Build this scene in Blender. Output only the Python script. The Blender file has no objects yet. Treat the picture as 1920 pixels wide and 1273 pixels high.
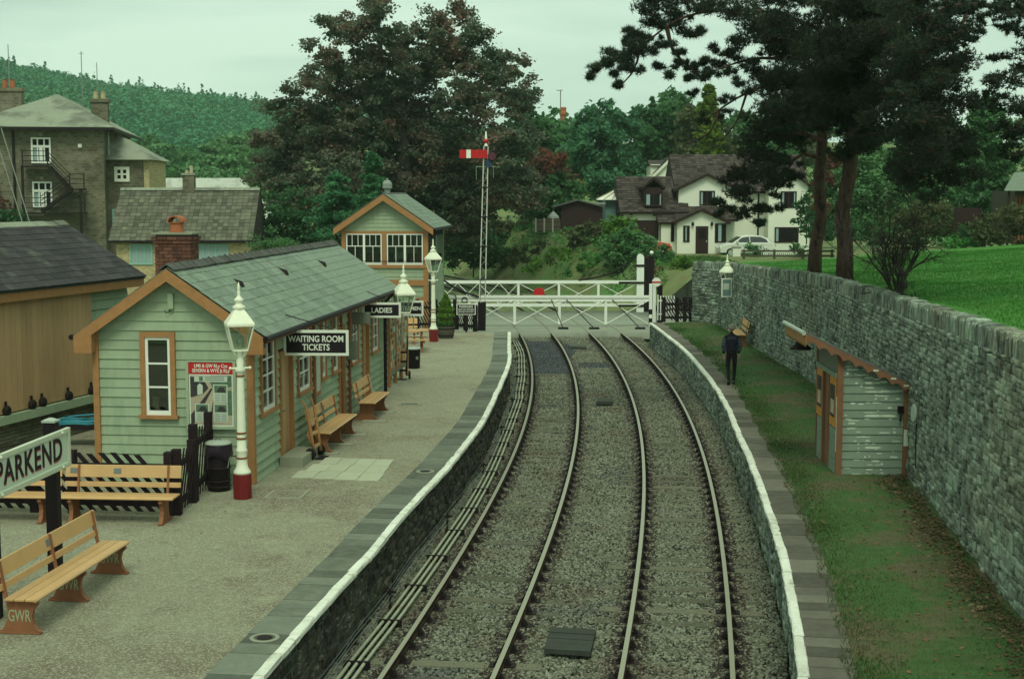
import bpy, bmesh, math, random
import numpy as np
from mathutils import Vector, Matrix, Euler

R = math.radians
rng = random.Random(7)
npr = np.random.default_rng(7)
scene = bpy.context.scene
COL = scene.collection

# ------------------------------------------------------------------ camera
F, CAMZ, YH = 2667.0, 6.49, 365.0            # focal length and horizon in photo pixels, eye height over the rails
PITCH = math.atan((636.5 - YH) / F)
cam = bpy.data.cameras.new('camera'); cam_o = bpy.data.objects.new('camera', cam); COL.objects.link(cam_o)
cam.sensor_width = 36; cam.lens = F / 1920 * 36; cam.clip_start = .5; cam.clip_end = 6000
cam_o.location = (0, 0, CAMZ); cam_o.rotation_euler = (math.pi / 2 - PITCH, 0, 0)
scene.camera = cam_o

# ------------------------------------------------------------------ world: overcast sky
SUN_EL, SUN_AZ = R(55), R(178)                # azimuth clockwise from +Y (the way the camera looks)
w = bpy.data.worlds.new('World'); scene.world = w; w.use_nodes = True
nt = w.node_tree; nt.nodes.clear()
def N(nt, t, **k):
    n = nt.nodes.new(t)
    for a, b in k.items(): setattr(n, a, b)
    return n
out = N(nt, 'ShaderNodeOutputWorld'); bg = N(nt, 'ShaderNodeBackground'); bg.inputs[1].default_value = .1
sky = N(nt, 'ShaderNodeTexSky', sky_type='NISHITA', sun_disc=False)
sky.sun_elevation = SUN_EL; sky.sun_rotation = SUN_AZ; sky.air_density = 1; sky.dust_density = 4
tc = N(nt, 'ShaderNodeTexCoord'); mp = N(nt, 'ShaderNodeMapping'); mp.inputs['Scale'].default_value = (1.3, 1.3, 8)
mp.inputs['Rotation'].default_value = (0, R(4), 0)
no = N(nt, 'ShaderNodeTexNoise'); no.inputs['Scale'].default_value = 1.6; no.inputs['Detail'].default_value = 5
rp = N(nt, 'ShaderNodeValToRGB')
rp.color_ramp.elements[0].position = .38; rp.color_ramp.elements[0].color = (4.3, 6.1, 4.9, 1)
rp.color_ramp.elements[1].position = .58; rp.color_ramp.elements[1].color = (6.4, 8.3, 6.7, 1)
mx = N(nt, 'ShaderNodeMix', data_type='RGBA'); mx.inputs['Factor'].default_value = .93
L = nt.links.new
L(tc.outputs['Generated'], mp.inputs['Vector']); L(mp.outputs[0], no.inputs['Vector']); L(no.outputs[0], rp.inputs[0])
L(sky.outputs[0], mx.inputs['A']); L(rp.outputs[0], mx.inputs['B']); L(mx.outputs['Result'], bg.inputs[0]); L(bg.outputs[0], out.inputs[0])
sun = bpy.data.lights.new('sun', 'SUN'); sun.energy = 1.5; sun.angle = R(22); sun.color = (.95, 1, .80)
sun_o = bpy.data.objects.new('sun', sun); COL.objects.link(sun_o)
sdir = Vector((math.sin(SUN_AZ) * math.cos(SUN_EL), math.cos(SUN_AZ) * math.cos(SUN_EL), math.sin(SUN_EL)))
sun_o.rotation_euler = sdir.to_track_quat('Z', 'Y').to_euler(); sun_o.location = (-20, -20, 40)
vs = scene.view_settings; vs.view_transform = 'Standard'; vs.look = 'None'; vs.exposure = .2; vs.gamma = 1
scene.cycles.use_denoising = True
scene.cycles.max_bounces = 8; scene.cycles.transparent_max_bounces = 12; scene.cycles.volume_bounces = 1
scene.cycles.caustics_reflective = False; scene.cycles.caustics_refractive = False

# ------------------------------------------------------------------ pixel helpers (a pixel gives a direction, the plane or depth gives the place)
_c, _s = math.cos(PITCH), math.sin(PITCH)
def at(px, py, z):
    x = px - 960; y = py - 636.5
    fy = F * _c - y * _s; fz = -F * _s - y * _c; t = (z - CAMZ) / fz
    return Vector((x * t, fy * t, z))
def atd(px, py, Y):
    x = px - 960; y = py - 636.5
    fy = F * _c - y * _s; fz = -F * _s - y * _c; t = Y / fy
    return Vector((x * t, Y, CAMZ + fz * t))
def proj(p):
    z = p[2] - CAMZ; zf = p[1] * _c - z * _s; up = p[1] * _s + z * _c
    if zf < .5: return (-9999, -9999)
    return (960 + F * p[0] / zf, 636.5 - F * up / zf)
def seen(p, m=30):
    a, b = proj(p)
    return -m < a < 1920 + m and -m < b < 1273 + m
ZP = .9                                       # platform height over the rails

# ------------------------------------------------------------------ materials
MATS = {}
def mat(name, col, rough=.75, var=.12, sc=5., bump=0., bsc=30., rnd=0., isl=0., spec=.13, metal=0., stain=None, speck=None, stretch=None, trans=0., brick=None):
    m = bpy.data.materials.new(name); m.use_nodes = True; nt = m.node_tree; L = nt.links.new
    b = nt.nodes['Principled BSDF']
    b.inputs['Roughness'].default_value = rough; b.inputs['Specular IOR Level'].default_value = spec; b.inputs['Metallic'].default_value = metal
    geo = N(nt, 'ShaderNodeNewGeometry'); src = geo.outputs['Position']
    if stretch:
        mp = N(nt, 'ShaderNodeMapping'); mp.inputs['Scale'].default_value = stretch; L(src, mp.inputs[0]); src = mp.outputs[0]
    def noise(scale, det=4, ro=.6):
        n = N(nt, 'ShaderNodeTexNoise'); n.inputs['Scale'].default_value = scale; n.inputs['Detail'].default_value = det; n.inputs['Roughness'].default_value = ro
        L(src, n.inputs['Vector']); return n.outputs[0]
    def math_(op, a, bb):
        n = N(nt, 'ShaderNodeMath', operation=op)
        for i, q in enumerate((a, bb)):
            if isinstance(q, (int, float)): n.inputs[i].default_value = q
            else: L(q, n.inputs[i])
        return n.outputs[0]
    fac = math_('ADD', math_('MULTIPLY', math_('SUBTRACT', noise(sc, 6, .7), .5), 3.2 * var), 1.0)
    if rnd:
        oi = N(nt, 'ShaderNodeObjectInfo'); fac = math_('ADD', fac, math_('MULTIPLY', math_('SUBTRACT', oi.outputs['Random'], .5), 2 * rnd))
    if isl: fac = math_('ADD', fac, math_('MULTIPLY', math_('SUBTRACT', geo.outputs['Random Per Island'], .5), 2 * isl))
    base = N(nt, 'ShaderNodeRGB'); base.outputs[0].default_value = (*col, 1); c = base.outputs[0]
    for st in (stain or []):                  # (colour, scale, lo, hi, strength)
        rmp = N(nt, 'ShaderNodeMapRange'); rmp.inputs['From Min'].default_value = st[2]; rmp.inputs['From Max'].default_value = st[3]; rmp.inputs['To Max'].default_value = st[4]
        L(noise(st[1], 5, .65), rmp.inputs['Value'])
        mx = N(nt, 'ShaderNodeMix', data_type='RGBA'); L(rmp.outputs[0], mx.inputs['Factor']); L(c, mx.inputs['A']); mx.inputs['B'].default_value = (*st[0], 1); c = mx.outputs['Result']
    if speck:                                 # (colour, scale, lo, hi)
        vo = N(nt, 'ShaderNodeTexVoronoi'); vo.inputs['Scale'].default_value = speck[1]; L(src, vo.inputs['Vector'])
        wn = N(nt, 'ShaderNodeSeparateColor'); L(vo.outputs['Color'], wn.inputs[0])
        rmp = N(nt, 'ShaderNodeMapRange'); rmp.inputs['From Min'].default_value = speck[2]; rmp.inputs['From Max'].default_value = speck[3]; L(wn.outputs[0], rmp.inputs['Value'])
        mx = N(nt, 'ShaderNodeMix', data_type='RGBA'); L(rmp.outputs[0], mx.inputs['Factor']); L(c, mx.inputs['A']); mx.inputs['B'].default_value = (*speck[0], 1); c = mx.outputs['Result']
    sca = N(nt, 'ShaderNodeVectorMath', operation='SCALE'); L(c, sca.inputs[0]); L(fac, sca.inputs['Scale'])
    L(sca.outputs[0], b.inputs['Base Color'])
    if brick:                                 # (width, height, mortar colour, strength): coursing too far away to build
        sx = N(nt, 'ShaderNodeSeparateXYZ'); L(geo.outputs['Position'], sx.inputs[0]); cx = N(nt, 'ShaderNodeCombineXYZ'); L(math_('ADD', sx.outputs[0], sx.outputs[1]), cx.inputs[0]); L(sx.outputs[2], cx.inputs[1])
        bt = N(nt, 'ShaderNodeTexBrick'); bt.inputs['Scale'].default_value = 1; bt.inputs['Brick Width'].default_value = brick[0]; bt.inputs['Row Height'].default_value = brick[1]; bt.inputs['Mortar Size'].default_value = brick[1] * .09
        bt.inputs['Color1'].default_value = (.72, .72, .72, 1); bt.inputs['Color2'].default_value = (1.25, 1.25, 1.25, 1); bt.inputs['Mortar'].default_value = (*brick[2], 1); L(cx.outputs[0], bt.inputs['Vector'])
        mm = N(nt, 'ShaderNodeVectorMath', operation='MULTIPLY'); L(sca.outputs[0], mm.inputs[0]); L(bt.outputs[0], mm.inputs[1]); L(mm.outputs[0], b.inputs['Base Color'])
    if bump:
        bp = N(nt, 'ShaderNodeBump'); bp.inputs['Strength'].default_value = bump; bp.inputs['Distance'].default_value = .02
        L(noise(bsc, 4, .7), bp.inputs['Height']); L(bp.outputs[0], b.inputs['Normal'])
    if trans:
        tr = N(nt, 'ShaderNodeBsdfTranslucent'); L(sca.outputs[0], tr.inputs[0]); ms = N(nt, 'ShaderNodeMixShader'); ms.inputs[0].default_value = trans
        L(b.outputs[0], ms.inputs[1]); L(tr.outputs[0], ms.inputs[2]); L(ms.outputs[0], nt.nodes['Material Output'].inputs[0])
    MATS[name] = m
    return m
def leafmat(name, cols, sc=.5, trans=.42, rough=.6, isl=.35):
    """foliage: each leaf takes a colour of its own, clumps drift between the colours"""
    m = bpy.data.materials.new(name); m.use_nodes = True; nt = m.node_tree; L = nt.links.new
    b = nt.nodes['Principled BSDF']; b.inputs['Roughness'].default_value = rough; b.inputs['Specular IOR Level'].default_value = .06
    geo = N(nt, 'ShaderNodeNewGeometry'); no = N(nt, 'ShaderNodeTexNoise'); no.inputs['Scale'].default_value = sc; no.inputs['Detail'].default_value = 3
    L(geo.outputs['Position'], no.inputs['Vector'])
    a = N(nt, 'ShaderNodeMath', operation='MULTIPLY_ADD'); a.inputs[1].default_value = isl; L(geo.outputs['Random Per Island'], a.inputs[0])
    s = N(nt, 'ShaderNodeMath', operation='MULTIPLY_ADD'); s.inputs[1].default_value = 1.7; s.inputs[2].default_value = -.35 - isl / 2; L(no.outputs[0], s.inputs[0]); L(s.outputs[0], a.inputs[2])
    r = N(nt, 'ShaderNodeValToRGB'); e = r.color_ramp.elements
    while len(e) < len(cols): e.new(.5)
    for i, c in enumerate(cols): e[i].position = i / (len(cols) - 1); e[i].color = (*c, 1)
    L(a.outputs[0], r.inputs[0]); L(r.outputs[0], b.inputs['Base Color'])
    tr = N(nt, 'ShaderNodeBsdfTranslucent'); L(r.outputs[0], tr.inputs[0]); ms = N(nt, 'ShaderNodeMixShader'); ms.inputs[0].default_value = trans
    L(b.outputs[0], ms.inputs[1]); L(tr.outputs[0], ms.inputs[2]); L(ms.outputs[0], nt.nodes['Material Output'].inputs[0])
    MATS[name] = m; return m
def glassmat(name, tint, refl=.12):
    m = bpy.data.materials.new(name); m.use_nodes = True; nt = m.node_tree; L = nt.links.new; nt.nodes.remove(nt.nodes['Principled BSDF'])
    t = N(nt, 'ShaderNodeBsdfTransparent'); t.inputs[0].default_value = (*tint, 1); g = N(nt, 'ShaderNodeBsdfGlossy'); g.inputs['Roughness'].default_value = .03
    fr = N(nt, 'ShaderNodeFresnel'); fr.inputs[0].default_value = 1.5; ms = N(nt, 'ShaderNodeMixShader')
    ad = N(nt, 'ShaderNodeMath', operation='ADD'); ad.inputs[1].default_value = refl; L(fr.outputs[0], ad.inputs[0]); L(ad.outputs[0], ms.inputs[0])
    L(t.outputs[0], ms.inputs[1]); L(g.outputs[0], ms.inputs[2]); L(ms.outputs[0], nt.nodes['Material Output'].inputs[0])
    MATS[name] = m; return m

mat('board_green', (.315, .388, .258), .6, .14, 5, .15, 40, rnd=.07, stain=[((.15, .23, .15), 1.6, .54, .75, .5), ((.31, .46, .32), 4, .6, .75, .5)], stretch=(1.6, 1.6, .45))
mat('trim_brown', (.36, .180, .075), .55, .18, 7, .1, 60, stain=[((.22, .11, .05), 2.5, .55, .75, .5)])
mat('trim_brown_dark', (.22, .085, .04), .55, .15, 4)
mat('door_brown', (.45, .285, .150), .6, .14, 2.5, .1, 50, rnd=.10, stain=[((.30, .12, .05), .9, .5, .75, .6)], stretch=(1, 1, .35))
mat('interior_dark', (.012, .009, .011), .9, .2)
mat('white_paint', (.80, .82, .73), .45, .05, 6, stain=[((.50, .50, .40), 4, .58, .85, .5)])
mat('cream_paint', (.78, .79, .62), .42, .05, 6, stain=[((.5, .47, .33), 5, .6, .85, .4)])
mat('red_paint', (.165, .018, .018), .45, .15, 8)
mat('black_paint', (.013, .008, .011), .5, .25, 8)
mat('black_wood', (.018, .010, .013), .75, .3, 9, .25, 40, rnd=.3)
mat('iron_dark', (.018, .012, .012), .65, .3, 12)
mat('slate_green', (.180, .222, .168), .55, .34, 9, .15, 40, rnd=.17, stain=[((.25, .32, .22), 2.2, .5, .75, .55), ((.09, .11, .10), 1.1, .58, .78, .6)])
mat('slate_bed', (.04, .05, .045), .9, .2)
mat('slate_dark', (.040, .034, .036), .6, .2, 4, .15, 40, rnd=.35, stain=[((.15, .16, .12), .9, .6, .8, .7)])
mat('ridge_tile', (.085, .085, .075), .7, .2, 5, .1, 40, rnd=.2, stain=[((.14, .17, .12), 2, .55, .8, .5)])
mat('brick_red', (.150, .064, .046), .85, .2, 8, .2, 60, rnd=.3, stain=[((.035, .025, .025), 3.2, .5, .66, .75)])
mat('mortar', (.10, .085, .07), .95, .2, 10)
mat('brick_plinth', (.13, .125, .09), .9, .25, 6, .2, 60, rnd=.3, stain=[((.07, .09, .05), 2, .5, .7, .6)])
mat('brick_buff', (.42, .34, .19), .9, .15, 6, .1, 50, brick=(.24, .08, (1.2, 1.2, 1.2)))
mat('terracotta', (.38, .13, .06), .8, .15, 8)
mat('gravel', (.258, .246, .172), .95, .16, 40, .8, 130, stain=[((.170, .132, .095), .38, .47, .62, .85), ((.36, .365, .25), .9, .55, .68, .5), ((.13, .11, .085), 2.2, .58, .70, .6)], speck=((.44, .44, .31), 48, .45, 1.1), isl=0)
mat('slab_grey', (.135, .148, .115), .9, .3, 6, .3, 50, rnd=.35, stain=[((.19, .20, .15), 1.6, .5, .72, .7)])
mat('slab_brown', (.122, .114, .090), .9, .3, 6, .3, 50, rnd=.35, stain=[((.15, .145, .105), 1.4, .52, .75, .7)])
mat('paver', (.42, .44, .315), .9, .10, 3, .1, 60, rnd=.08)
mat('nose_white', (.72, .73, .62), .85, .12, 14, .5, 30, rnd=.07, stain=[((.30, .31, .24), 5, .57, .68, .75), ((.45, .45, .36), 1.2, .5, .7, .6)])
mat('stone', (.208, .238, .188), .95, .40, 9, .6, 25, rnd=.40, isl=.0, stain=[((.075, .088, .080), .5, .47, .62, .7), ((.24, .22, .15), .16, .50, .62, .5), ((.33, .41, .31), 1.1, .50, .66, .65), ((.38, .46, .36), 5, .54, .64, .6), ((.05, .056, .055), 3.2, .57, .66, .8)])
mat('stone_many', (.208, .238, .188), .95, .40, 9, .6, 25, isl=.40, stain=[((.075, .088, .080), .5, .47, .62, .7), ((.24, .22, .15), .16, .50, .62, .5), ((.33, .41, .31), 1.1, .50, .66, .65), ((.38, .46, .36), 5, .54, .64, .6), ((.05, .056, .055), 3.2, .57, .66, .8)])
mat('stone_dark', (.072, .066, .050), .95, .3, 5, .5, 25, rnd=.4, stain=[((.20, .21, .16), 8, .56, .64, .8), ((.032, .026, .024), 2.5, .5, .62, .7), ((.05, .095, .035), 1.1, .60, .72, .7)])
mat('stone_dark_many', (.072, .066, .050), .95, .3, 5, .5, 25, isl=.4, stain=[((.20, .21, .16), 8, .56, .64, .8), ((.032, .026, .024), 2.5, .5, .62, .7), ((.05, .095, .035), 1.1, .60, .72, .7)])
mat('wall_mortar', (.14, .17, .14), .95, .3, 5, .5, 30, stain=[((.06, .065, .06), .6, .5, .68, .7)])
mat('ballast_bed', (.040, .037, .030), .95, .3, 12, .8, 40)
mat('ballast_stone', (.142, .147, .108), .9, .25, .8, 0, 30, rnd=.85, stain=[((.055, .058, .066), .35, .57, .66, .55), ((.10, .072, .052), .6, .5, .68, .6)])
mat('sleeper_wood', (.125, .120, .082), .9, .25, 6, .4, 40, rnd=.3, stretch=(1, 1, 1))
mat('rail_top', (.38, .345, .235), .32, .12, 20, metal=.55, spec=.5)
mat('rail_side', (.060, .036, .026), .85, .3, 12)
mat('rod_grey', (.34, .36, .26), .6, .25, 6, stain=[((.22, .12, .08), 1.3, .55, .75, .5)])
mat('wire_grey', (.14, .165, .155), .5, .2, 3)
mat('lawn', (.062, .200, .036), .95, .4, 7, .8, 60, stain=[((.080, .185, .038), .35, .5, .7, .7), ((.07, .10, .03), 1.5, .58, .75, .5)])
mat('turf', (.060, .115, .038), .95, .3, 7, .7, 60, stain=[((.125, .100, .060), .75, .46, .60, .85), ((.035, .06, .022), 1.4, .55, .75, .5)])
mat('dirt_path', (.15, .125, .085), .95, .25, 2, .5, 60)
mat('asphalt', (.25, .27, .21), .9, .16, 3, .2, 90, stain=[((.14, .15, .125), .5, .52, .7, .6)])
mat('road_line', (.5, .5, .42), .8, .15, 6)
mat('ground_soil', (.06, .075, .035), .95, .3, .2)
mat('bank_grass', (.165, .195, .080), .95, .3, .6, .6, 20, stain=[((.085, .20, .055), .22, .48, .6, .85), ((.17, .115, .07), .4, .53, .65, .75)])
mat('hill', (.035, .062, .030), .95, .3, .02)
mat('sign_black', (.018, .012, .016), .45, .1)
mat('sign_white', (.70, .72, .62), .5, .05, 8)
mat('sign_cream', (.53, .57, .43), .5, .08, 8)
mat('sign_face', (.55, .62, .50), .5, .05, 8)
mat('sign_red', (.50, .022, .025), .45, .08)
mat('letter_red', (.42, .10, .075), .6, .1)
mat('bench_seat', (.54, .325, .140), .38, .14, 4, .05, 30, rnd=.1, spec=.5)
mat('bench_iron', (.245, .105, .052), .6, .15, 8)
mat('letter_pale', (.30, .33, .20), .7, .1)
mat('plaque', (.16, .18, .17), .5, .1)
mat('concrete', (.27, .275, .20), .9, .14, 4, .2, 50)
mat('box_grey', (.15, .165, .125), .6, .1)
mat('bag_plastic', (.03, .02, .03), .25, .2)
mat('galvanised', (.36, .41, .34), .5, .12, 8)
mat('hose_blue', (.06, .30, .38), .45, .08)
mat('poster_buff', (.42, .36, .26), .7, .25, 4); mat('poster_dark', (.05, .045, .045), .7, .4, 12); mat('poster_card', (.48, .55, .44), .7, .06); mat('poster_green', (.10, .16, .10), .7, .5, 14)
mat('poster_orange', (.50, .22, .05), .7, .3, 9); mat('poster_teal', (.14, .24, .23), .7, .35, 10); mat('poster_text', (.22, .25, .22), .7, .2, 60); mat('poster_blue', (.05, .07, .16), .6, .4, 14)
mat('render_cream', (.78, .79, .66), .85, .05, 2)
mat('render_white', (.72, .73, .60), .85, .05, 2)
mat('wood_dark', (.035, .018, .018), .6, .2)
mat('roof_tile_dark', (.060, .047, .042), .85, .25, 1.5, isl=.5)
mat('roof_tile_green', (.115, .112, .082), .9, .2, 1.2, isl=.35, stain=[((.19, .20, .11), .5, .58, .75, .6)])
mat('roof_slate_pale', (.25, .27, .20), .8, .15, .8, isl=.2, stain=[((.10, .105, .08), .30, .5, .62, .75)])
mat('roof_slate_white', (.45, .47, .40), .8, .15, .8, isl=.2, stain=[((.2, .21, .18), .5, .5, .65, .75)])
mat('stone_building', (.165, .150, .105), .95, .3, 1.5, .4, 8, brick=(.42, .2, (1.25, 1.25, 1.2)), stain=[((.085, .078, .055), .25, .45, .6, .8)])
mat('window_turq', (.26, .45, .38), .6, .1); mat('curtain', (.28, .38, .37), .8, .2, 3, stretch=(6, 6, .3))
mat('bark', (.042, .034, .030), .95, .35, 4, .9, 10, stretch=(1, 1, .25))
mat('bark_pine', (.095, .055, .046), .95, .55, 9, 1., 14, stretch=(1, 1, .22), stain=[((.022, .014, .014), 7, .5, .6, .8)])
mat('twig', (.055, .045, .038), .9, .2)
mat('skin', (.45, .27, .19), .5, .05); mat('navy', (.018, .018, .034), .6, .15); mat('trousers', (.012, .008, .013), .8, .2); mat('cap_beige', (.20, .18, .13), .8, .1); mat('hair_grey', (.18, .17, .15), .8, .2)
mat('shirt_stripe', (.07, .085, .11), .8, .1); mat('shoe', (.02, .014, .014), .5, .1)
mat('car_white', (.66, .68, .60), .3, .03, spec=.6); mat('car_red', (.50, .10, .05), .3, .03, spec=.6); mat('car_glass', (.02, .025, .025), .08, .05, spec=.8); mat('tyre', (.015, .013, .013), .9, .2)
mat('hut_board', (.195, .250, .190), .75, .15, 5, .1, 60, rnd=.08)
mat('hut_brown', (.20, .098, .055), .7, .2, 5, .1, 60)
mat('filler_pale', (.50, .58, .45), .85, .1, 20)
mat('barrel_wood', (.085, .075, .058), .9, .25, 6, .3, 40)
mat('cabinet_red', (.25, .015, .03), .5, .1)
mat('signal_grey', (.54, .56, .48), .6, .15, 8)
mat('mast', (.24, .27, .24), .6, .1)
mat('felt', (.10, .10, .095), .9, .2, 8)
mat('signal_purple', (.10, .035, .05), .3, .1); mat('signal_blue', (.03, .06, .10), .4, .1)
glassmat('glass', (.70, .76, .70), .05); glassmat('glass_lamp', (.80, .86, .78), .05)
leafmat('leaf_beech', [(0.080, 0.145, 0.087), (0.113, 0.162, 0.102), (0.160, 0.151, 0.107), (0.290, 0.145, 0.110)], .4, .4, isl=.5)
leafmat('leaf_green', [(0.026, 0.075, 0.033), (0.057, 0.143, 0.057), (0.098, 0.210, 0.083)], .5)
leafmat('leaf_conifer', [(0.037, 0.119, 0.053), (0.075, 0.219, 0.100), (0.119, 0.300, 0.138)], .6)
leafmat('leaf_mid', [(0.048, 0.119, 0.050), (0.092, 0.210, 0.081), (0.154, 0.294, 0.119)], .4)
leafmat('leaf_blue', [(0.036, 0.102, 0.057), (0.075, 0.195, 0.099), (0.128, 0.277, 0.143)], .5)
leafmat('leaf_bright', [(0.054, 0.120, 0.024), (0.120, 0.240, 0.042), (0.192, 0.336, 0.060)], .8)
leafmat('leaf_lime', [(.08, .14, .02), (.17, .25, .035), (.24, .30, .05)], .8)
leafmat('leaf_yellow', [(.16, .13, .02), (.30, .20, .03), (.40, .28, .06)], .8)
leafmat('leaf_red', [(0.045, 0.038, 0.024), (0.135, 0.060, 0.045), (0.240, 0.075, 0.045)], .8)
leafmat('leaf_fern', [(0.156, 0.108, 0.060), (0.060, 0.180, 0.048), (0.090, 0.288, 0.066), (0.252, 0.252, 0.108)], .45, .35)
leafmat('leaf_olive', [(0.055, 0.072, 0.038), (0.109, 0.128, 0.061), (0.167, 0.174, 0.080)], .5)
leafmat('leaf_pine', [(.020, .023, .016), (.034, .048, .031), (.066, .094, .058)], .7, .15, .7)
leafmat('leaf_hill', [(0.043, 0.163, 0.090), (0.074, 0.240, 0.121), (0.132, 0.310, 0.132)], .02, .3, isl=.25)
leafmat('leaf_valley', [(0.058, 0.143, 0.065), (0.111, 0.234, 0.098), (0.169, 0.312, 0.130)], .15, .3)
mat('ballast_rust', (.050, .036, .029), .9, .3, 4, 0, 30, rnd=.6)
mat('ballast_ash', (.050, .056, .066), .85, .3, 4, 0, 30, rnd=.6)
leafmat('leaf_topiary', [(.07, .15, .02), (.13, .25, .03), (.20, .33, .05)], 6, .3)
leafmat('grass_blade', [(.15, .125, .065), (.048, .110, .028), (.062, .150, .036), (.11, .17, .05)], 1.1, .3)
leafmat('grass_dry', [(.10, .085, .045), (.15, .125, .065), (.20, .18, .10)], 2, .3)
leafmat('grass_lawn', [(.048, .175, .030), (.066, .220, .040), (.11, .25, .055)], .6, .3)
leafmat('leaf_litter', [(.05, .036, .022), (.10, .07, .04), (.16, .12, .07)], 3, .1)
leafmat('leaf_fallen', [(.10, .05, .025), (.17, .10, .05), (.25, .20, .12)], 3, .1)

# ------------------------------------------------------------------ mesh building
class MB:
    def __init__(s): s.v = []; s.f = []; s.m = []; s.cur = 0
    def add(s, vs, fs):
        o = len(s.v); s.v += [tuple(q) for q in vs]
        for f in fs: s.f.append(tuple(i + o for i in f)); s.m.append(s.cur)
        return s
    def box(s, x0, x1, y0, y1, z0, z1):
        return s.add([(x0, y0, z0), (x1, y0, z0), (x1, y1, z0), (x0, y1, z0), (x0, y0, z1), (x1, y0, z1), (x1, y1, z1), (x0, y1, z1)],
                     [(0, 3, 2, 1), (4, 5, 6, 7), (0, 1, 5, 4), (1, 2, 6, 5), (2, 3, 7, 6), (3, 0, 4, 7)])
    def xbox(s, M, sx, sy, sz):
        vs = [M @ Vector((x * sx / 2, y * sy / 2, z * sz / 2)) for z in (-1, 1) for x, y in ((-1, -1), (1, -1), (1, 1), (-1, 1))]
        return s.add(vs, [(0, 3, 2, 1), (4, 5, 6, 7), (0, 1, 5, 4), (1, 2, 6, 5), (2, 3, 7, 6), (3, 0, 4, 7)])
    def beam(s, p0, p1, w, h, up=(0, 0, 1)):
        p0 = Vector(p0); p1 = Vector(p1); d = p1 - p0; l = d.length; d = d / l; up = Vector(up)
        x = d.cross(up)
        if x.length < 1e-4: x = d.cross(Vector((0, 1, 0)))
        x.normalize(); z = x.cross(d)
        M = Matrix((x, d, z)).transposed().to_4x4(); M.translation = (p0 + p1) / 2
        return s.xbox(M, w, l, h)
    def prism(s, pts, vec):
        pts = [Vector(p) for p in pts]; vec = Vector(vec); n = len(pts)
        return s.add(pts + [p + vec for p in pts], [tuple(range(n))[::-1], tuple(range(n, 2 * n))] + [(i, (i + 1) % n, (i + 1) % n + n, i + n) for i in range(n)])
    def tube(s, path, r, n=8, cap=True):
        path = [Vector(p) for p in path]; k = len(path); rr = r if isinstance(r, (list, tuple)) else [r] * k
        vs = []; prev = None
        for i, p in enumerate(path):
            d = (path[min(i + 1, k - 1)] - path[max(i - 1, 0)]); d = d.normalized() if d.length > 1e-7 else Vector((0, 0, 1))
            if prev is None:
                a = d.orthogonal().normalized()
            else:
                a = prev - d * prev.dot(d); a = a.normalized() if a.length > 1e-6 else d.orthogonal().normalized()
            prev = a; b = d.cross(a)
            for j in range(n):
                t = 2 * math.pi * j / n; vs.append(p + (a * math.cos(t) + b * math.sin(t)) * rr[i])
        fs = [(i * n + j, i * n + (j + 1) % n, (i + 1) * n + (j + 1) % n, (i + 1) * n + j) for i in range(k - 1) for j in range(n)]
        if cap: fs += [tuple(range(n))[::-1], tuple((k - 1) * n + j for j in range(n))]
        return s.add(vs, fs)
    def lathe(s, prof, n=16, c=(0, 0, 0), rot=0.):
        vs = []; fs = []
        for r, z in prof:
            for j in range(n):
                t = 2 * math.pi * j / n + rot; vs.append((c[0] + r * math.cos(t), c[1] + r * math.sin(t), c[2] + z))
        for i in range(len(prof) - 1):
            for j in range(n): fs.append((i * n + j, i * n + (j + 1) % n, (i + 1) * n + (j + 1) % n, (i + 1) * n + j))
        fs += [tuple(range(n))[::-1], tuple((len(prof) - 1) * n + j for j in range(n))]
        return s.add(vs, fs)
    def mesh(s, name, mats, smooth=False):
        me = bpy.data.meshes.new(name); me.from_pydata(s.v, [], s.f)
        for m in (mats if isinstance(mats, (list, tuple)) else [mats]): me.materials.append(MATS[m])
        if max(s.m, default=0): me.polygons.foreach_set('material_index', s.m)
        if smooth: me.polygons.foreach_set('use_smooth', [True] * len(s.f))
        me.update(); return me
    def build(s, name, mats, parent=None, loc=None, smooth=False, bevel=0):
        return obj(name, s.mesh(name, mats, smooth), parent, loc, bevel)
def obj(name, me, parent=None, loc=None, bevel=0, rot=None, scale=None):
    o = bpy.data.objects.new(name, me); COL.objects.link(o)
    if parent is not None: o.parent = parent
    if loc is not None: o.location = loc
    if rot is not None: o.rotation_euler = rot
    if scale is not None: o.scale = scale
    if bevel:
        b = o.modifiers.new('bevel', 'BEVEL'); b.width = bevel; b.segments = 2; b.limit_method = 'ANGLE'; b.angle_limit = R(40)
    return o
def tag(o, label, cat, group=None):
    o['label'] = label; o['category'] = cat
    if group: o['group'] = group
    return o
def thing(name, label, cat, loc=(0, 0, 0), rz=0., group=None):
    o = bpy.data.objects.new(name, None); COL.objects.link(o); o.location = loc; o.rotation_euler = (0, 0, rz); o.empty_display_size = .2
    return tag(o, label, cat, group)
def struct(o): o['kind'] = 'structure'; return o
def stuff(o): o['kind'] = 'stuff'; return o
def text(body, size, mat_, parent, loc, rot, name='lettering', extrude=.004, offset=0., align='CENTER', sx=1., space=1.):
    cu = bpy.data.curves.new(name, 'FONT'); cu.body = body; cu.size = size; cu.extrude = extrude; cu.offset = offset; cu.align_x = align; cu.align_y = 'CENTER'; cu.space_line = .95; cu.space_character = space
    cu.resolution_u = 3; cu.materials.append(MATS[mat_])
    o = obj(name, cu, parent, loc, rot=rot, scale=(sx, 1, 1)); return o
FRONT = (math.pi / 2, 0, 0)                   # text that faces -Y
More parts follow.
